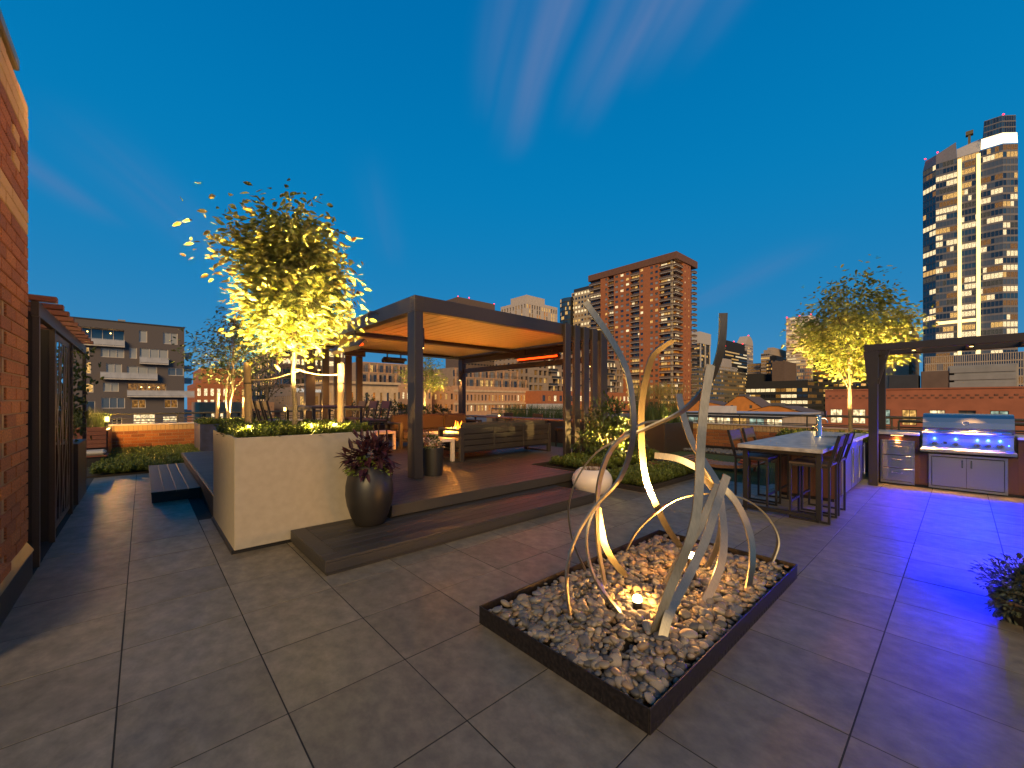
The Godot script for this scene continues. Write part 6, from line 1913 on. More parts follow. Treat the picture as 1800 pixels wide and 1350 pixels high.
func near_blocks() -> void:
	var G := -22.0
	# left of the pergola: low block with a sign, and a warm classical block
	var t := block("sign_block", "low tan office block with a white bank sign, left of the tall bar table", "building", 29.2, 36.6, 120, 150, G, 5.2, "w_taupe", {"fh": 3.9, "floors": 6, "nx": 14, "fw": 0.5, "fht": 0.62, "sill": 0.2, "depth": 0.3, "run": 0.2, "lits": ["glass_dark", "glass_grey", "lit_dim", "glass_blind"], "only": func(_i, f): return f < 6}, {"fh": 3.9, "floors": 6, "nx": 4, "fw": 0.5, "fht": 0.6, "sill": 0.2, "depth": 0.3, "lits": ["glass_dark", "lit_white", "lit_warm", "lit_dim"]}, 120, 1, "w_taupe", 1.6)
	var tm := TextMesh.new()
	tm.text = "J.P.Morgan"
	var sf := SystemFont.new()
	sf.font_names = PackedStringArray(["Droid Serif"])
	sf.font_weight = 700
	tm.font = sf
	tm.font_size = 64
	tm.pixel_size = 0.021
	tm.depth = 0.12
	var so := obj("sign_lettering", tm, glow("sign_glow", Color(0.95, 0.93, 0.88), 0.8), t)
	so.position = P(33.2, 4.4, 119.85) - t.position
	t = block("classical_block", "warm lit classical block with tall narrow windows and a cornice behind the bar table", "building", 37.2, 56, 112, 150, G, 6.2, "w_peach_band", {"fh": 4.2, "floors": 6, "nx": 14, "fw": 0.36, "fht": 0.72, "sill": 0.12, "depth": 0.4, "lits": ["glass_dark", "lit_dim", "lit_amber"]}, {"fh": 4.2, "floors": 6, "nx": 9, "fw": 0.36, "fht": 0.72, "sill": 0.12, "depth": 0.4, "lits": ["glass_dark", "lit_dim", "lit_amber", "glass_grey"]}, 150, 0, "w_brown", 1.6)
	box_part(t, "cornice", "w_peach_band", 36.4, 56.4, 6.2, 6.9, 111.2, 150)
	t = block("dark_left_tower", "dark brown tower with a few lit floors behind the dark tree", "building", 38.5, 64, 170, 240, G, 22, "w_brown", {"fh": 3.8, "floors": 11, "nx": 14, "fw": 0.7, "fht": 0.5, "run": 0.4, "lits": ["glass_dark", "lit_dim", "lit_warm", "glass_dark"]}, {"fh": 3.8, "floors": 11, "nx": 8, "fw": 0.8, "fht": 0.5, "run": 0.6, "lits": ["glass_dark", "lit_warm", "lit_white", "glass_dark"]}, 150)
	t = block("red_corner_block", "reddish warm lit block right of the grey brick apartments", "building", 13.6, 28.5, 178, 215, G, 7.8, "w_redtower", {"fh": 4.0, "floors": 7, "nx": 6, "fw": 0.5, "fht": 0.6, "lits": ["lit_warm", "glass_dark"]}, {"fh": 4.0, "floors": 7, "nx": 8, "fw": 0.55, "fht": 0.66, "sill": 0.18, "depth": 0.5, "run": 0.3, "lits": ["lit_warm", "lit_white", "glass_dark", "lit_dim", "glass_dark"]}, 120, 0, "w_brown", 1.2)
	box_part(t, "top_storey", "w_redtower", 15.5, 28.5, 7.8, 13.5, 182, 215)
	block("arched_row", "low peach row of shops with small arched windows right of the grey apartments", "building", 10.5, 27, 128, 150, G, 1.2, "w_peach", {}, {"fh": 4.2, "floors": 5, "nx": 9, "fw": 0.35, "fht": 0.45, "lits": ["glass_dark", "lit_warm", "glass_dark", "lit_white"]}, 60, 0, "w_brown", 1.4)
	# long peach block with terraces, behind the pergola
	t = block("terraced_block", "long peach block with terraced balconies behind the pergola", "building", 50, 77, 128, 165, G, 7.6, "w_peach", {"fh": 3.9, "floors": 7, "nx": 10, "fw": 0.4, "fht": 0.55, "lits": ["lit_warm", "glass_dark", "lit_amber"]}, {"fh": 3.9, "floors": 7, "nx": 16, "fw": 0.46, "fht": 0.56, "sill": 0.2, "depth": 0.3, "run": 0.25, "lits": ["lit_white", "lit_warm", "glass_dark", "lit_amber", "lit_blind", "lit_dim"]}, 200, 1, "w_brown", 2.2)
	terraces(t, 50, 77, 131, 165, 7.6)
	t = block("terraced_block", "second peach block with lit terraces and rooftop pergola, right of the small golden tree", "building", 82, 119, 121, 150, G, 7.0, "w_peach", {"fh": 3.9, "floors": 7, "nx": 8, "fw": 0.4, "fht": 0.55, "lits": ["lit_warm", "glass_dark", "lit_amber"]}, {"fh": 3.9, "floors": 7, "nx": 22, "fw": 0.46, "fht": 0.56, "sill": 0.2, "depth": 0.3, "run": 0.25, "lits": ["lit_warm", "glass_dark", "lit_amber", "glass_grey", "lit_dim", "lit_white"]}, 200, 1, "w_brown", 2.2)
	terraces(t, 82, 119, 124, 150, 7.0)
	box_part(t, "band", "w_peach_band", 81.7, 119.3, 0.2, 0.9, 120.7, 121); box_part(t, "band", "w_peach_band", 81.7, 119.3, 4.9, 5.6, 120.7, 121)
	t = block("taupe_flats", "taupe apartment block with dark recessed balconies behind the pergola's right side", "building", 119.4, 190, 121.5, 144, G, 22.8, "w_taupe", {"fh": 3.2, "floors": 13, "nx": 8, "fw": 0.5, "fht": 0.6, "lits": ["glass_dark", "lit_dim"]}, {"fh": 3.2, "floors": 13, "nx": 24, "fw": 0.72, "fht": 0.68, "sill": 0.1, "depth": 0.9, "run": 0.15, "lits": ["glass_dark", "glass_dark", "lit_warm", "glass_grey", "lit_dim", "lit_white"], "only": func(i, f): return (i * 7 + f * 3) % 5 != 0}, 300, 1, "w_brown", 1.0)
	for f in 9:
		for k in 3:
			balcony_part(t, P(134 + 22 * k + (f % 2) * 2.0, -4.5 + 3.2 * f, 121.45), Vector3(1, 0, 0), 4.6, 1.3, M.w_concrete, M.w_dkmetal)
	block("low_brick_block", "low red brick building with lit windows in front of the taupe apartments", "building", 117, 185, 112, 121, G, 5.6, "w_redtower", {}, {"fh": 4.0, "floors": 6, "nx": 20, "fw": 0.5, "fht": 0.6, "sill": 0.2, "run": 0.2, "lits": ["lit_white", "lit_warm", "glass_dark", "lit_amber", "glass_dark"]}, 120, 1, "w_brown", 1.0)
	t = thing("white_truck_body", "white box trailer parked on a roof deck behind the bar counter", "trailer", P(52, -3.0, 49))
	box_part(t, "box", "w_trim", 49.5, 56.5, -1.4, 1.0, 48, 51); box_part(t, "frame", "w_dkmetal", 49.5, 56.5, -1.75, -1.42, 48.2, 50.8)
	t = block("parking_deck", "low pale parking deck roof behind the bar counter", "building", 40, 100, 46, 70, G, -1.9, "w_concrete", {"fh": 3.4, "floors": 5, "nx": 8, "fw": 0.8, "fht": 0.4, "lits": ["lit_white", "lit_warm"]}, {"fh": 3.4, "floors": 5, "nx": 14, "fw": 0.8, "fht": 0.4, "lits": ["lit_white", "lit_warm", "lit_white"]})
	# low orange lit warehouses and the long white-roofed one
	gable("orange_warehouse", "orange lit gabled warehouse behind the railing, leftmost of three", 108, 118, 40, 56, 0.4, 1.5)
	gable("orange_warehouse", "orange lit gabled warehouse behind the railing, middle of three", 104, 114, 30.5, 39, 0.0, 2.6)
	gable("orange_warehouse", "wide orange lit gabled warehouse behind the railing, rightmost of three", 84, 96, 16.6, 28.6, -0.9, 1.5)
	t = block("white_roofed_shop", "long low building with white flat roof and bright shop windows behind the railing", "building", 45.5, 60, 11.5, 24, -22, 0.0, "w_concrete", {"fh": 1.5, "floors": 1, "nx": 8, "fw": 0.9, "fht": 0.66, "sill": 0.3, "depth": 0.2, "lits": ["lit_white", "lit_white", "lit_warm", "lit_cool"]}, {}, 40, 1, "w_concrete", 0.16)
	box_part(t, "roof_slab", "w_rail", 44.9, 60, 0.004, 0.14, 11.3, 24.4); box_part(t, "roof_box", "w_trim", 48, 50, 0.141, 0.95, 17.2, 19.6)
	# red brick building on the right
	t = block("red_brick_building", "long red brick building with a row of square lit windows behind the grill", "building", 60, 80, -34, 10.9, -22, 2.72, "w_redbrick", {"fh": 3.9, "floors": 5, "nx": 22, "fw": 0.56, "fht": 0.42, "sill": 0.24, "depth": 0.22, "run": 0.0, "lits": ["lit_white", "lit_warm", "lit_white", "glass_grey", "lit_cool", "glass_dark"]}, {}, 110, 1, "w_brown", 0.82)
	for k in 2:
		for i in 150:
			if i % 2 == k: continue
			var b := mb()
			if not M.has("dentil"):
				b.obox(Vector3.ZERO, Vector3(0.03, 0.07, 0.11), Basis())
				M["dentil"] = b.mesh()
			var o := obj("dentil_brick", M.dentil, M.w_cap, t)
			o.position = P(59.975, 2.1 - 0.25 * k, 10.7 - 0.3 * i) - t.position
	box_part(t, "coping", "w_redbrick", 59.9, 80, 2.721, 2.85, -34, 11.0)
	var units := [["long silver ribbed rooftop air handler on the red brick building", 1.0, -3.6, 5.15, "w_metal", 3], ["dark louvred rooftop box on the red brick building, left of the silver unit", 5.6, 3.2, 4.4, "w_dkmetal", 0], ["tall dark rooftop screen at the right edge on the red brick building", -9.4, -14, 6.9, "w_dkmetal", 2], ["grey rooftop fan unit with a round fan on the red brick building", -4.9, -8.7, 5.6, "w_metal", 9], ["low brown rooftop parapet box behind the silver unit", 3.0, 0.5, 4.7, "w_brown", 0], ["small pale rooftop box on the red brick building, farthest left", 7.2, 6.3, 3.7, "w_trim", 0]]
	for q in units:
		var r := thing("rooftop_unit", q[0], "rooftop unit", P(64, 2.72, (q[1] + q[2]) / 2), "rooftop units on the red brick building")
		var b := mb(r.position); b.bx(62.5, 66, 2.75, q[3], q[2], q[1], 0.05); obj("casing", b, M[q[4]], r)
		if q[5] == 9:
			b = mb(r.position)
			var mid := P(62.46, 4.5, (q[1] + q[2]) / 2)
			b.tube([mid + Vector3(-0.05, 0, 0), mid + Vector3(0.03, 0, 0)], [0.85], 24); obj("fan_ring", b, M.w_roof, r)
			b = mb(r.position)
			for k in 5:
				var a := TAU * k / 5.0
				b.obox(mid + Vector3(-0.08, sin(a) * 0.4, cos(a) * 0.4), Vector3(0.02, 0.4, 0.16), Basis(Vector3(1, 0, 0), -a + PI / 2))
			obj("fan_blade", b, M.w_dkmetal, r)
			b = mb(r.position); b.lathe(mid + Vector3(-0.14, -0.09, 0), [Vector2(0.02, 0), Vector2(0.1, 0.05), Vector2(0.1, 0.13), Vector2(0.02, 0.18)], 10); obj("hub", b, M.lit_amber, r)
		else:
			for k in q[5]:
				b = mb(r.position); b.bx(62.42, 62.499, 2.9 + 0.75 * k, 3.45 + 0.75 * k, q[2] + 0.1, q[1] - 0.1, 0.02); obj("rib_panel", b, M[q[4]], r)


func gable(called: String, label: String, u0: float, u1: float, v0: float, v1: float, eave: float, rise: float) -> void:   # gable end towards the terrace
	var t := thing(called, label, "building", P(u0, -22, v0), "orange lit warehouses behind the railing")
	var vm := (v0 + v1) / 2
	var b := mb(t.position)
	b.bx(u0, u1, -22, eave, v0, v1)
	b.quad(P(u0, eave, v1), P(u0, eave, v0), P(u0, eave + rise, vm - 0.8), P(u0, eave + rise, vm + 0.8))
	obj("wall", b, M.w_orange, t)
	b = mb(t.position)
	b.quad(P(u0 - 0.2, eave, v0 - 0.2), P(u1, eave, v0 - 0.2), P(u1, eave + rise, vm - 0.8), P(u0 - 0.2, eave + rise + 0.05, vm - 0.8))
	b.quad(P(u1, eave, v1 + 0.2), P(u0 - 0.2, eave, v1 + 0.2), P(u0 - 0.2, eave + rise + 0.05, vm + 0.8), P(u1, eave + rise, vm + 0.8))
	b.quad(P(u0 - 0.2, eave + rise + 0.05, vm - 0.8), P(u1, eave + rise, vm - 0.8), P(u1, eave + rise, vm + 0.8), P(u0 - 0.2, eave + rise + 0.05, vm + 0.8))
	obj("roof", b, M.w_brown, t)
	b = mb(t.position); b.bx(u0 + 1.0, u0 + 3, eave + rise + 0.051, eave + rise + 0.55, vm - 0.9, vm + 0.9); obj("roof_stack", b, M.w_roof, t)
	for s in [-0.24, 0.24]:
		b = mb(t.position); b.bx(u0 - 0.06, u0 - 0.01, eave - 0.15, eave + 0.55, vm + s * (v1 - v0) - 0.25, vm + s * (v1 - v0) + 0.25); obj("window", b, M.lit_blind, t)


func terraces(t: Node3D, u0: float, u1: float, v0: float, v1: float, y: float) -> void:   # two set-back storeys with railed terraces and a slatted canopy
	var panes := []
	var wb := mb(t.position)
	for k in 2:
		var yy := y + 3.5 * k
		var vv := v0 + 3.0 * k
		var d := {"fh": 3.5, "floors": 1, "nx": 14 - 2 * k, "fw": 0.6, "fht": 0.72, "sill": 0.02, "depth": 0.2, "run": 0.3, "lits": ["glass_dark", "lit_dim", "glass_grey", "lit_warm", "glass_dark", "glass_blind"]}
		facade(wb, panes, P(u0 + 1 + 2 * k, yy, vv), Vector3(1, 0, 0), u1 - u0 - 2 - 4 * k, d)
		wb.quad(P(u0 + 1 + 2 * k, yy + 3.5, vv), P(u1 - 1 - 2 * k, yy + 3.5, vv), P(u1 - 1 - 2 * k, yy + 3.5, v1), P(u0 + 1 + 2 * k, yy + 3.5, v1))
		wb.quad(P(u0 + 1 + 2 * k, yy, v1), P(u0 + 1 + 2 * k, yy, vv), P(u0 + 1 + 2 * k, yy + 3.5, vv), P(u0 + 1 + 2 * k, yy + 3.5, v1))
		wb.quad(P(u1 - 1 - 2 * k, yy, vv), P(u1 - 1 - 2 * k, yy, v1), P(u1 - 1 - 2 * k, yy + 3.5, v1), P(u1 - 1 - 2 * k, yy + 3.5, vv))
		var rail := mb(t.position)
		var ve := vv - 2.9
		rail.bx(u0 + 0.2 + 2 * k, u1 - 0.2 - 2 * k, yy + 1.0, yy + 1.08, ve, ve + 0.08)
		var n := 40
		for i in n + 1:
			var u := lerpf(u0 + 0.25 + 2 * k, u1 - 0.25 - 2 * k, float(i) / n)
			rail.bx(u - 0.03, u + 0.03, yy, yy + 1.0, ve + 0.01, ve + 0.06)
		obj("terrace_railing", rail, M.w_brown, t)
		for i in 9:
			var u := lerpf(u0 + 1 + 2 * k, u1 - 1 - 2 * k, i / 8.0)
			box_part(t, "terrace_column", "w_peach", u - 0.25, u + 0.25, yy, yy + 3.0, ve + 0.3, ve + 0.8)
		box_part(t, "canopy_beam", "w_peach", u0 + 0.7 + 2 * k, u1 - 0.7 - 2 * k, yy + 3.0, yy + 3.25, ve + 0.2, ve + 0.9)
	obj("set_back_wall", wb, M.w_taupe, t)
	glaze(t, panes, 100, 1, M.w_brown)


func grey_apartments() -> void:
	var t := thing("grey_apartments", "grey brick apartment block with white framed windows and balconies on the left", "building", P(-10, -22, 102))
	# panel list on the front: u0, u1, y0, y1, material, mullions
	var wins := [[-0.5, 0.6, 12.4, 14.6, "glass_blind", 0], [2.9, 5.0, 12.4, 14.6, "glass_blind", 1], [-5.5, -2.5, 9.3, 10.9, "glass_blind", 2], [-1.8, -0.8, 9.3, 11.3, "glass_blind", 0], [-0.4, 3.6, 8.7, 11.3, "glass_blind", 2], [-4.8, -2.8, 5.75, 8.2, "glass_blind", 1], [-2.1, 2.0, 5.75, 7.9, "glass_blind", 2], [3.6, 5.9, 6.4, 7.9, "glass_grey", 1], [-5.2, -3.2, 3.2, 4.8, "glass_blind", 1], [-2.1, 3.3, 2.6, 4.8, "lit_dim", 3], [-5.4, -2.4, 0.2, 2.1, "glass_grey", 2], [-1.6, 0.4, 0.2, 1.8, "lit_dim", 1], [3.0, 5.0, 0.2, 1.8, "lit_dim", 1], [-1.3, 1.7, -2.7, -0.9, "lit_white", 2], [2.8, 4.9, -2.5, -1.4, "lit_white", 1], [-4.1, -2.8, -2.7, -1.5, "glass_dark", 1], [-7.4, -6.9, 9.3, 10.9, "lit_warm", 0], [-7.6, -6.7, 6.3, 8.3, "lit_warm", 0], [-8.2, -2.5, 11.4, 14.4, "glass_blue", 3], [-7.4, -6.2, -2.0, 1.5, "glass_dark", 0], [-7.5, -6.4, 3.0, 4.6, "lit_warm", 0]]
	var v := 102.0
	var us := [-10.0, 6.01]
	var ys := [-22.0, 15.72]
	for w in wins:
		us.append(w[0]); us.append(w[1]); ys.append(w[2]); ys.append(w[3])
	us.sort(); ys.sort()
	var b := mb(t.position)
	for i in us.size() - 1:
		if us[i + 1] - us[i] < 0.001: continue
		for j in ys.size() - 1:
			if ys[j + 1] - ys[j] < 0.001: continue
			var cu: float = (us[i] + us[i + 1]) / 2
			var cy: float = (ys[j] + ys[j + 1]) / 2
			var hole := false
			for w in wins:
				if cu > w[0] and cu < w[1] and cy > w[2] and cy < w[3]: hole = true
			if not hole:
				b.quad(P(us[i], ys[j], v), P(us[i + 1], ys[j], v), P(us[i + 1], ys[j + 1], v), P(us[i], ys[j + 1], v))
	b.quad(P(6.01, -22, v), P(6.01, -22, 125), P(6.01, 15.72, 125), P(6.01, 15.72, v))
	b.quad(P(-10, -22, 125), P(-10, -22, v), P(-10, 15.72, v), P(-10, 15.72, 125))
	var wm: StandardMaterial3D = mat("w_greybrick_wall", 0.15, 0.12, 0.115, 0.85)
	tex(wm, M.t_fine, Vector3(0.5, 5.0, 0.5))
	obj("wall", b, wm, t)
	b = mb(t.position); b.bx(-10.1, 6.1, 15.72, 15.92, 101.9, 125); obj("roof_edge", b, M.w_dkmetal, t)
	b = mb(t.position); b.bx(-3.4, -2.4, 15.92, 16.5, 104, 105); obj("roof_vent", b, M.w_metal, t)
	for w in wins:
		var ww: float = w[1] - w[0]
		var wh: float = w[3] - w[2]
		var deep := 0.28 if w[5] < 3 else 1.6
		b = mb(t.position)
		var c := [P(w[0], w[2], v), P(w[1], w[2], v), P(w[1], w[3], v), P(w[0], w[3], v)]
		for q in 4:
			var d := Vector3(0, 0, -deep)
			b.quad(c[(q + 1) % 4], c[q], c[q] + d, c[(q + 1) % 4] + d)
		obj("reveal", b, M.w_trim, t)
		b = mb(); 
		var th := 0.09
		b.obox(Vector3(0, -wh / 2 + th / 2, 0), Vector3(ww / 2, th / 2, 0.05), Basis()); b.obox(Vector3(0, wh / 2 - th / 2, 0), Vector3(ww / 2, th / 2, 0.05), Basis())
		for i in w[5] + 2:
			b.obox(Vector3(lerpf(-ww / 2 + th / 2, ww / 2 - th / 2, float(i) / (w[5] + 1)), 0, 0), Vector3(th / 2, wh / 2 - th, 0.05), Basis())
		var o := obj("window", b, M.w_trim, t)
		o.position = P((w[0] + w[1]) / 2, (w[2] + w[3]) / 2, v + deep - 0.12) - t.position
		b = mb(); b.quad(Vector3(-ww / 2, -wh / 2, -0.06), Vector3(ww / 2, -wh / 2, -0.06), Vector3(ww / 2, wh / 2, -0.06), Vector3(-ww / 2, wh / 2, -0.06))
		obj("pane", b, M[w[4]], o)
	for q in [[-8.2, -2.4, 11.35, 0.9], [-0.45, 3.65, 8.55, 1.0], [-5.5, 2.05, 5.55, 1.2], [-2.1, 7.5, 2.42, 1.2]]:
		balcony_part(t, P((q[0] + q[1]) / 2, q[2], v - 0.01), Vector3(1, 0, 0), q[1] - q[0], q[3], M.w_trim, M.w_rail)
	for y in [10.1, 7.5, 5.0, -1.5]:
		var o := obj("side_balcony", pm_box(1.3, 1.1, 2.4), M.w_rail, t)
		o.position = P(6.7, y + 0.6, 106) - t.position
	# two pendant lamps in the lit flat
	for u in [-0.2, 0.9, 2.2]:
		b = mb(t.position); b.lathe(P(u, 4.0, v + 0.9), [Vector2(0.03, 0), Vector2(0.12, 0.1), Vector2(0.03, 0.2)], 8); obj("pendant_lamp", b, M.glow_warm, t)
	for u in [-7.2, -4.3]:
		b = mb(t.position); b.lathe(P(u, 13.6, v + 0.9), [Vector2(0.03, 0), Vector2(0.12, 0.1), Vector2(0.03, 0.2)], 8); obj("ceiling_lamp", b, M.glow_warm, t)


func pm_box(x: float, y: float, z: float) -> ArrayMesh:
	var b := mb()
	b.obox(Vector3.ZERO, Vector3(x / 2, y / 2, z / 2), Basis())
	return b.mesh()


func red_tower() -> void:
	var t := thing("red_brick_tower", "tall red brick apartment tower with stacked corner balconies right of the pergola", "building", P(205.5, -22, 99.9))
	var u0 := 205.5; var v0 := 99.9
	var fh := 2.95
	var nf := 32
	var yb := 75.6 - fh * nf
	var wall := mb(t.position)
	var panes := []
	var lits := ["glass_blind", "glass_blind", "glass_grey", "glass_dark", "glass_blind", "lit_blind", "lit_warm", "glass_dark", "lit_white", "lit_blind"]
	# brick strips with windows on the long face: from v, to v, windows across
	for s in [[109.3, 121.0, 4], [126.7, 137.6, 3], [141.7, 147.0, 2]]:
		var n: int = s[2]
		var skip := 2 if n == 4 else -1
		facade(wall, panes, P(u0, yb, s[1]), Vector3(0, 0, 1), s[1] - s[0], {"fh": fh, "floors": nf, "nx": n, "fw": 0.56, "fht": 0.46, "sill": 0.3, "depth": 0.25, "lits": lits, "only": func(i, _f): return not (n == 4 and i == 1) and not (n == 2 and i == 0)})
	# recessed balcony columns, deeper glass
	var blits := ["glass_dark", "glass_dark", "lit_warm", "glass_grey", "lit_white", "glass_dark", "lit_dim", "glass_grey"]
	for s in [[121.0, 126.7], [137.6, 141.7]]:
		facade(wall, panes, P(u0 + 1.6, yb, s[1]), Vector3(0, 0, 1), s[1] - s[0], {"fh": fh, "floors": nf, "nx": 3, "fw": 0.9, "fht": 0.84, "sill": 0.04, "depth": 0.1, "run": 0.75, "lits": blits})
		wall.quad(P(u0, yb, s[1]), P(u0 + 1.6, yb, s[1]), P(u0 + 1.6, 75.6, s[1]), P(u0, 75.6, s[1]))
		wall.quad(P(u0 + 1.6, yb, s[0]), P(u0, yb, s[0]), P(u0, 75.6, s[0]), P(u0 + 1.6, 75.6, s[0]))
		for f in nf:
			balcony_part(t, P(u0 + 1.6, yb + fh * f + 0.1, (s[0] + s[1]) / 2), Vector3(0, 0, 1), s[1] - s[0] - 0.1, 1.65, M.w_trim, M.w_brown)
	# corner: set back on both faces, glass, wide balconies
	var clits := ["glass_dark", "lit_warm", "glass_grey", "lit_white", "lit_amber", "glass_dark", "lit_warm"]
	facade(wall, panes, P(u0 + 2.2, yb, 109.3), Vector3(0, 0, 1), 9.3 - 2.2, {"fh": fh, "floors": nf, "nx": 4, "fw": 0.9, "fht": 0.84, "sill": 0.04, "depth": 0.1, "run": 0.6, "lits": clits})
	facade(wall, panes, P(u0 + 2.2, yb, v0 + 2.2), Vector3(1, 0, 0), 6.2, {"fh": fh, "floors": nf, "nx": 4, "fw": 0.9, "fht": 0.84, "sill": 0.04, "depth": 0.1, "run": 0.6, "lits": clits})
	wall.quad(P(u0, yb, 109.3), P(u0 + 2.2, yb, 109.3), P(u0 + 2.2, 75.6, 109.3), P(u0, 75.6, 109.3)) 
	wall.quad(P(213.9, yb, v0 + 2.2), P(213.9, yb, v0), P(213.9, 75.6, v0), P(213.9, 75.6, v0 + 2.2))
	for f in nf:
		var y := yb + fh * f + 0.1
		balcony_part(t, P(u0 + 2.2, y, 105.7), Vector3(0, 0, 1), 7.2, 2.1, M.w_trim, M.w_brown)
		balcony_part(t, P(209.9, y, v0 + 2.2), Vector3(1, 0, 0), 7.9, 2.1, M.w_trim, M.w_brown)
	box_part(t, "corner_column", "w_beige", 205.9, 206.9, yb, 75.6, 102.0, 103.0)
	# brick strip of the short face
	facade(wall, panes, P(213.9, yb, v0), Vector3(1, 0, 0), 8.8, {"fh": fh, "floors": nf, "nx": 2, "fw": 0.2, "fht": 0.34, "sill": 0.36, "depth": 0.2, "lits": ["lit_warm", "glass_dark", "lit_dim", "lit_white", "glass_grey", "lit_warm"]})
	facade(wall, panes, P(222.7, yb, v0 + 1.0), Vector3(1, 0, 0), 3.6, {"fh": fh, "floors": nf, "nx": 2, "fw": 0.9, "fht": 0.84, "sill": 0.04, "depth": 0.1, "lits": ["glass_grey", "glass_dark", "lit_dim", "glass_grey"]})
	for f in nf:
		balcony_part(t, P(227.6, yb + fh * f + 0.1, v0 + 1.0), Vector3(1, 0, 0), 3.6, 1.6, M.w_trim, M.w_brown)
		balcony_part(t, P(u0 + 1.5, yb + fh * f + 0.1, 151.2), Vector3(0, 0, 1), 8.2, 2.2, M.w_trim, M.w_brown)
	facade(wall, panes, P(u0 + 1.5, yb, 155.5), Vector3(0, 0, 1), 8.5, {"fh": fh, "floors": nf, "nx": 4, "fw": 0.9, "fht": 0.84, "sill": 0.04, "depth": 0.1, "run": 0.6, "lits": blits})
	wall.quad(P(226.3, yb, v0 + 1.2), P(226.3, yb, 155), P(226.3, 75.6, 155), P(226.3, 75.6, v0 + 1.2))
	obj("wall", wall, M.w_redtower, t)
	box_part(t, "core", "w_brown", 208.8, 226, yb, 75.6, 103.2, 155)
	box_part(t, "roof_cap", "w_cap", 205.0, 230.0, 75.6, 79.3, 99.3, 155.9)
	glaze(t, panes, 300)


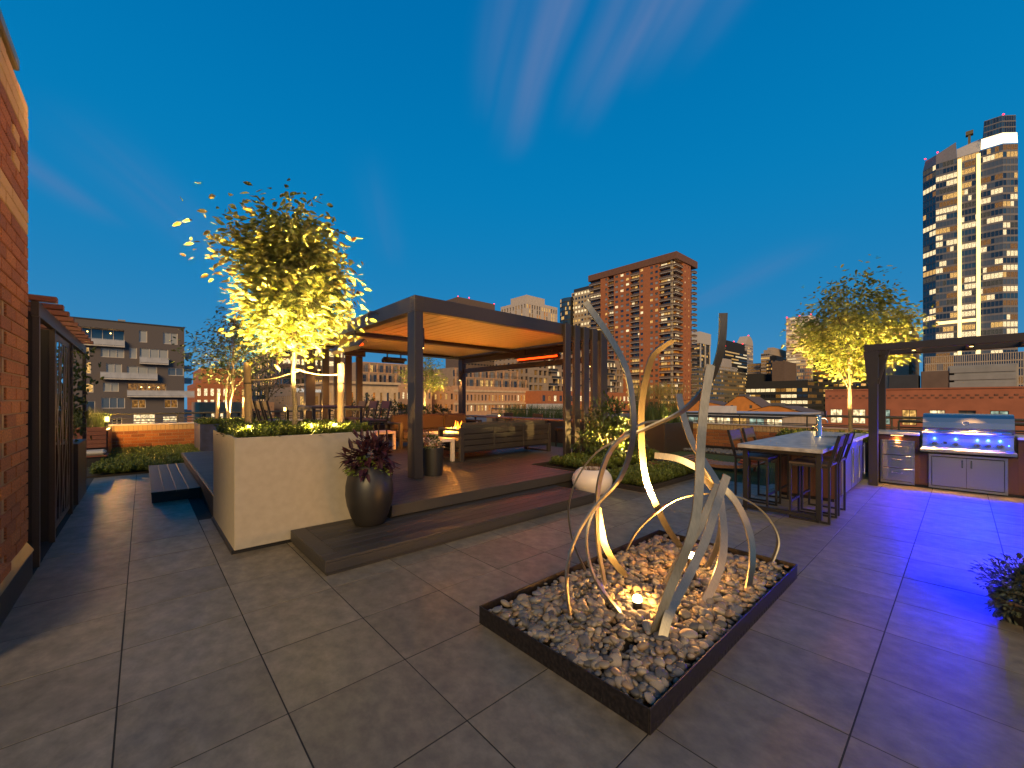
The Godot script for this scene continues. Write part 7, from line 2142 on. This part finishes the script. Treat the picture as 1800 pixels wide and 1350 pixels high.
func glass_tower() -> void:
	var t := thing("glass_tower", "very tall glass office tower with two bright vertical light lines at the right edge", "building", P(356, -22, 0))
	var wall := mb(t.position)
	var panes := []
	var lits := ["glass_grey", "glass_dark", "glass_blue", "glass_grey", "lit_warm", "glass_grey", "lit_white", "lit_white", "lit_dim", "glass_dark", "lit_blind"]
	var d := {"fh": 3.95, "floors": 42, "nx": 6, "fw": 0.9, "fht": 0.72, "sill": 0.2, "depth": 0.12, "run": 0.72, "lits": lits}
	var y0 := 145.0 - 3.95 * 42
	var pl := [Vector2(361.8, 16.5), Vector2(356, 10.7), Vector2(356, 1.9), Vector2(356, -6.5), Vector2(356, -15.3), Vector2(361.6, -20.9)]
	for i in 5:
		var a := P(pl[i].x, y0, pl[i].y)
		var b := P(pl[i + 1].x, y0, pl[i + 1].y)
		var dd := d.duplicate()
		dd["nx"] = 4 if i == 0 or i == 4 else 6
		facade(wall, panes, a, (b - a).normalized(), a.distance_to(b), dd)
	obj("wall", wall, M.w_mullion, t)
	glaze(t, panes, 0)
	box_part(t, "core", "w_dkmetal", 362, 392, y0, 145, -20.8, 16.4)
	for v in [1.0, -6.3]:
		box_part(t, "light_line", "glow_strip", 355.2, 355.9, y0, 143.5, v - 0.75, v + 0.75)
	for s in [[10.6, 1.8], [0.2, -5.4]]:
		box_part(t, "light_band", "glow_strip", 355.6, 355.94, 47.5, 49.3, s[1], s[0])
	# crown: dark sloping roof on the left, lit shield, stepped lit top on the right
	var b := mb(t.position)
	b.quad(P(356, 145, 10.7), P(356, 145, 2.0), P(362, 157, 2.5), P(362, 153, 10.7)); b.quad(P(361.8, 145, 16.5), P(356, 145, 10.7), P(362, 153, 10.7), P(364, 152, 15.5)); b.quad(P(356, 145, 2.0), P(385, 145, 2.0), P(385, 157, 2.5), P(362, 157, 2.5)); b.quad(P(361.8, 145, 16.5), P(364, 152, 15.5), P(390, 152, 15.5), P(390, 145, 16.5)); b.quad(P(362, 153, 10.7), P(362, 157, 2.5), P(388, 157, 2.5), P(388, 152, 12))
	obj("sloped_roof", b, M.w_mullion, t)
	b = mb(t.position)
	b.quad(P(356, 143.5, 1.9), P(356, 145, -7.0), P(359.5, 153.5, -8.2), P(359.5, 151.5, 2.2))
	obj("shield", b, M.w_trim, t)
	b = mb(t.position); b.bx(360, 362, 151.5, 158, -3.4, -2.3); b.bx(359.5, 362.5, 158, 160.2, -4.4, -1.4); obj("mast", b, M.w_olive, t)
	b = mb(t.position)
	b.quad(P(355.9, 145.5, -7.2), P(355.9, 145.5, -15.3), P(356.3, 151.5, -15.3), P(356.3, 151.5, -7.4))
	b.quad(P(355.9, 145.5, -15.3), P(361.4, 145.5, -20.8), P(361.8, 151.5, -20.6), P(356.3, 151.5, -15.3))
	obj("lit_crown", b, M.glow_crown, t)
	wall = mb(t.position)
	panes = []
	var e := {"fh": 3.3, "floors": 3, "nx": 6, "fw": 0.9, "fht": 0.8, "sill": 0.1, "depth": 0.1, "lits": ["glass_dark", "glass_blue"]}
	facade(wall, panes, P(356.6, 151.6, -8.4), (P(356.6, 0, -15.0) - P(356.6, 0, -8.4)).normalized(), 6.6, e)
	facade(wall, panes, P(356.6, 151.6, -15.0), (P(361.8, 0, -20.2) - P(356.6, 0, -15.0)).normalized(), 7.3, e)
	wall.quad(P(385, 151.6, -8.4), P(356.6, 151.6, -8.4), P(356.6, 161.5, -8.4), P(385, 161.5, -8.4))
	wall.quad(P(356.6, 161.5, -8.4), P(356.6, 161.5, -15.0), P(361.8, 161.5, -20.2), P(385, 161.5, -12))
	obj("top_wall", wall, M.w_mullion, t)
	glaze(t, panes, 0)
	beacon(t, P(357, 161.6, -15.5), 0.5); beacon(t, P(357.5, 152, 10.0), 0.5); beacon(t, P(363, 152.6, 15.5), 0.5)
	# lower wing with close vertical ribs
	var wing := block("ribbed_podium", "lower ribbed podium in front of the tall glass tower", "building", 335, 355, -34, 14.5, -22, 27, "w_concrete", {"fh": 4.2, "floors": 11, "nx": 60, "fw": 0.62, "fht": 0.86, "sill": 0.07, "depth": 0.25, "run": 0.8, "lits": ["glass_dark", "glass_grey", "glass_dark", "lit_dim"]}, {}, 0)
	box_part(wing, "sign_band", "glow_red", 334.8, 334.95, 14.0, 15.2, -8.5, -5.0)
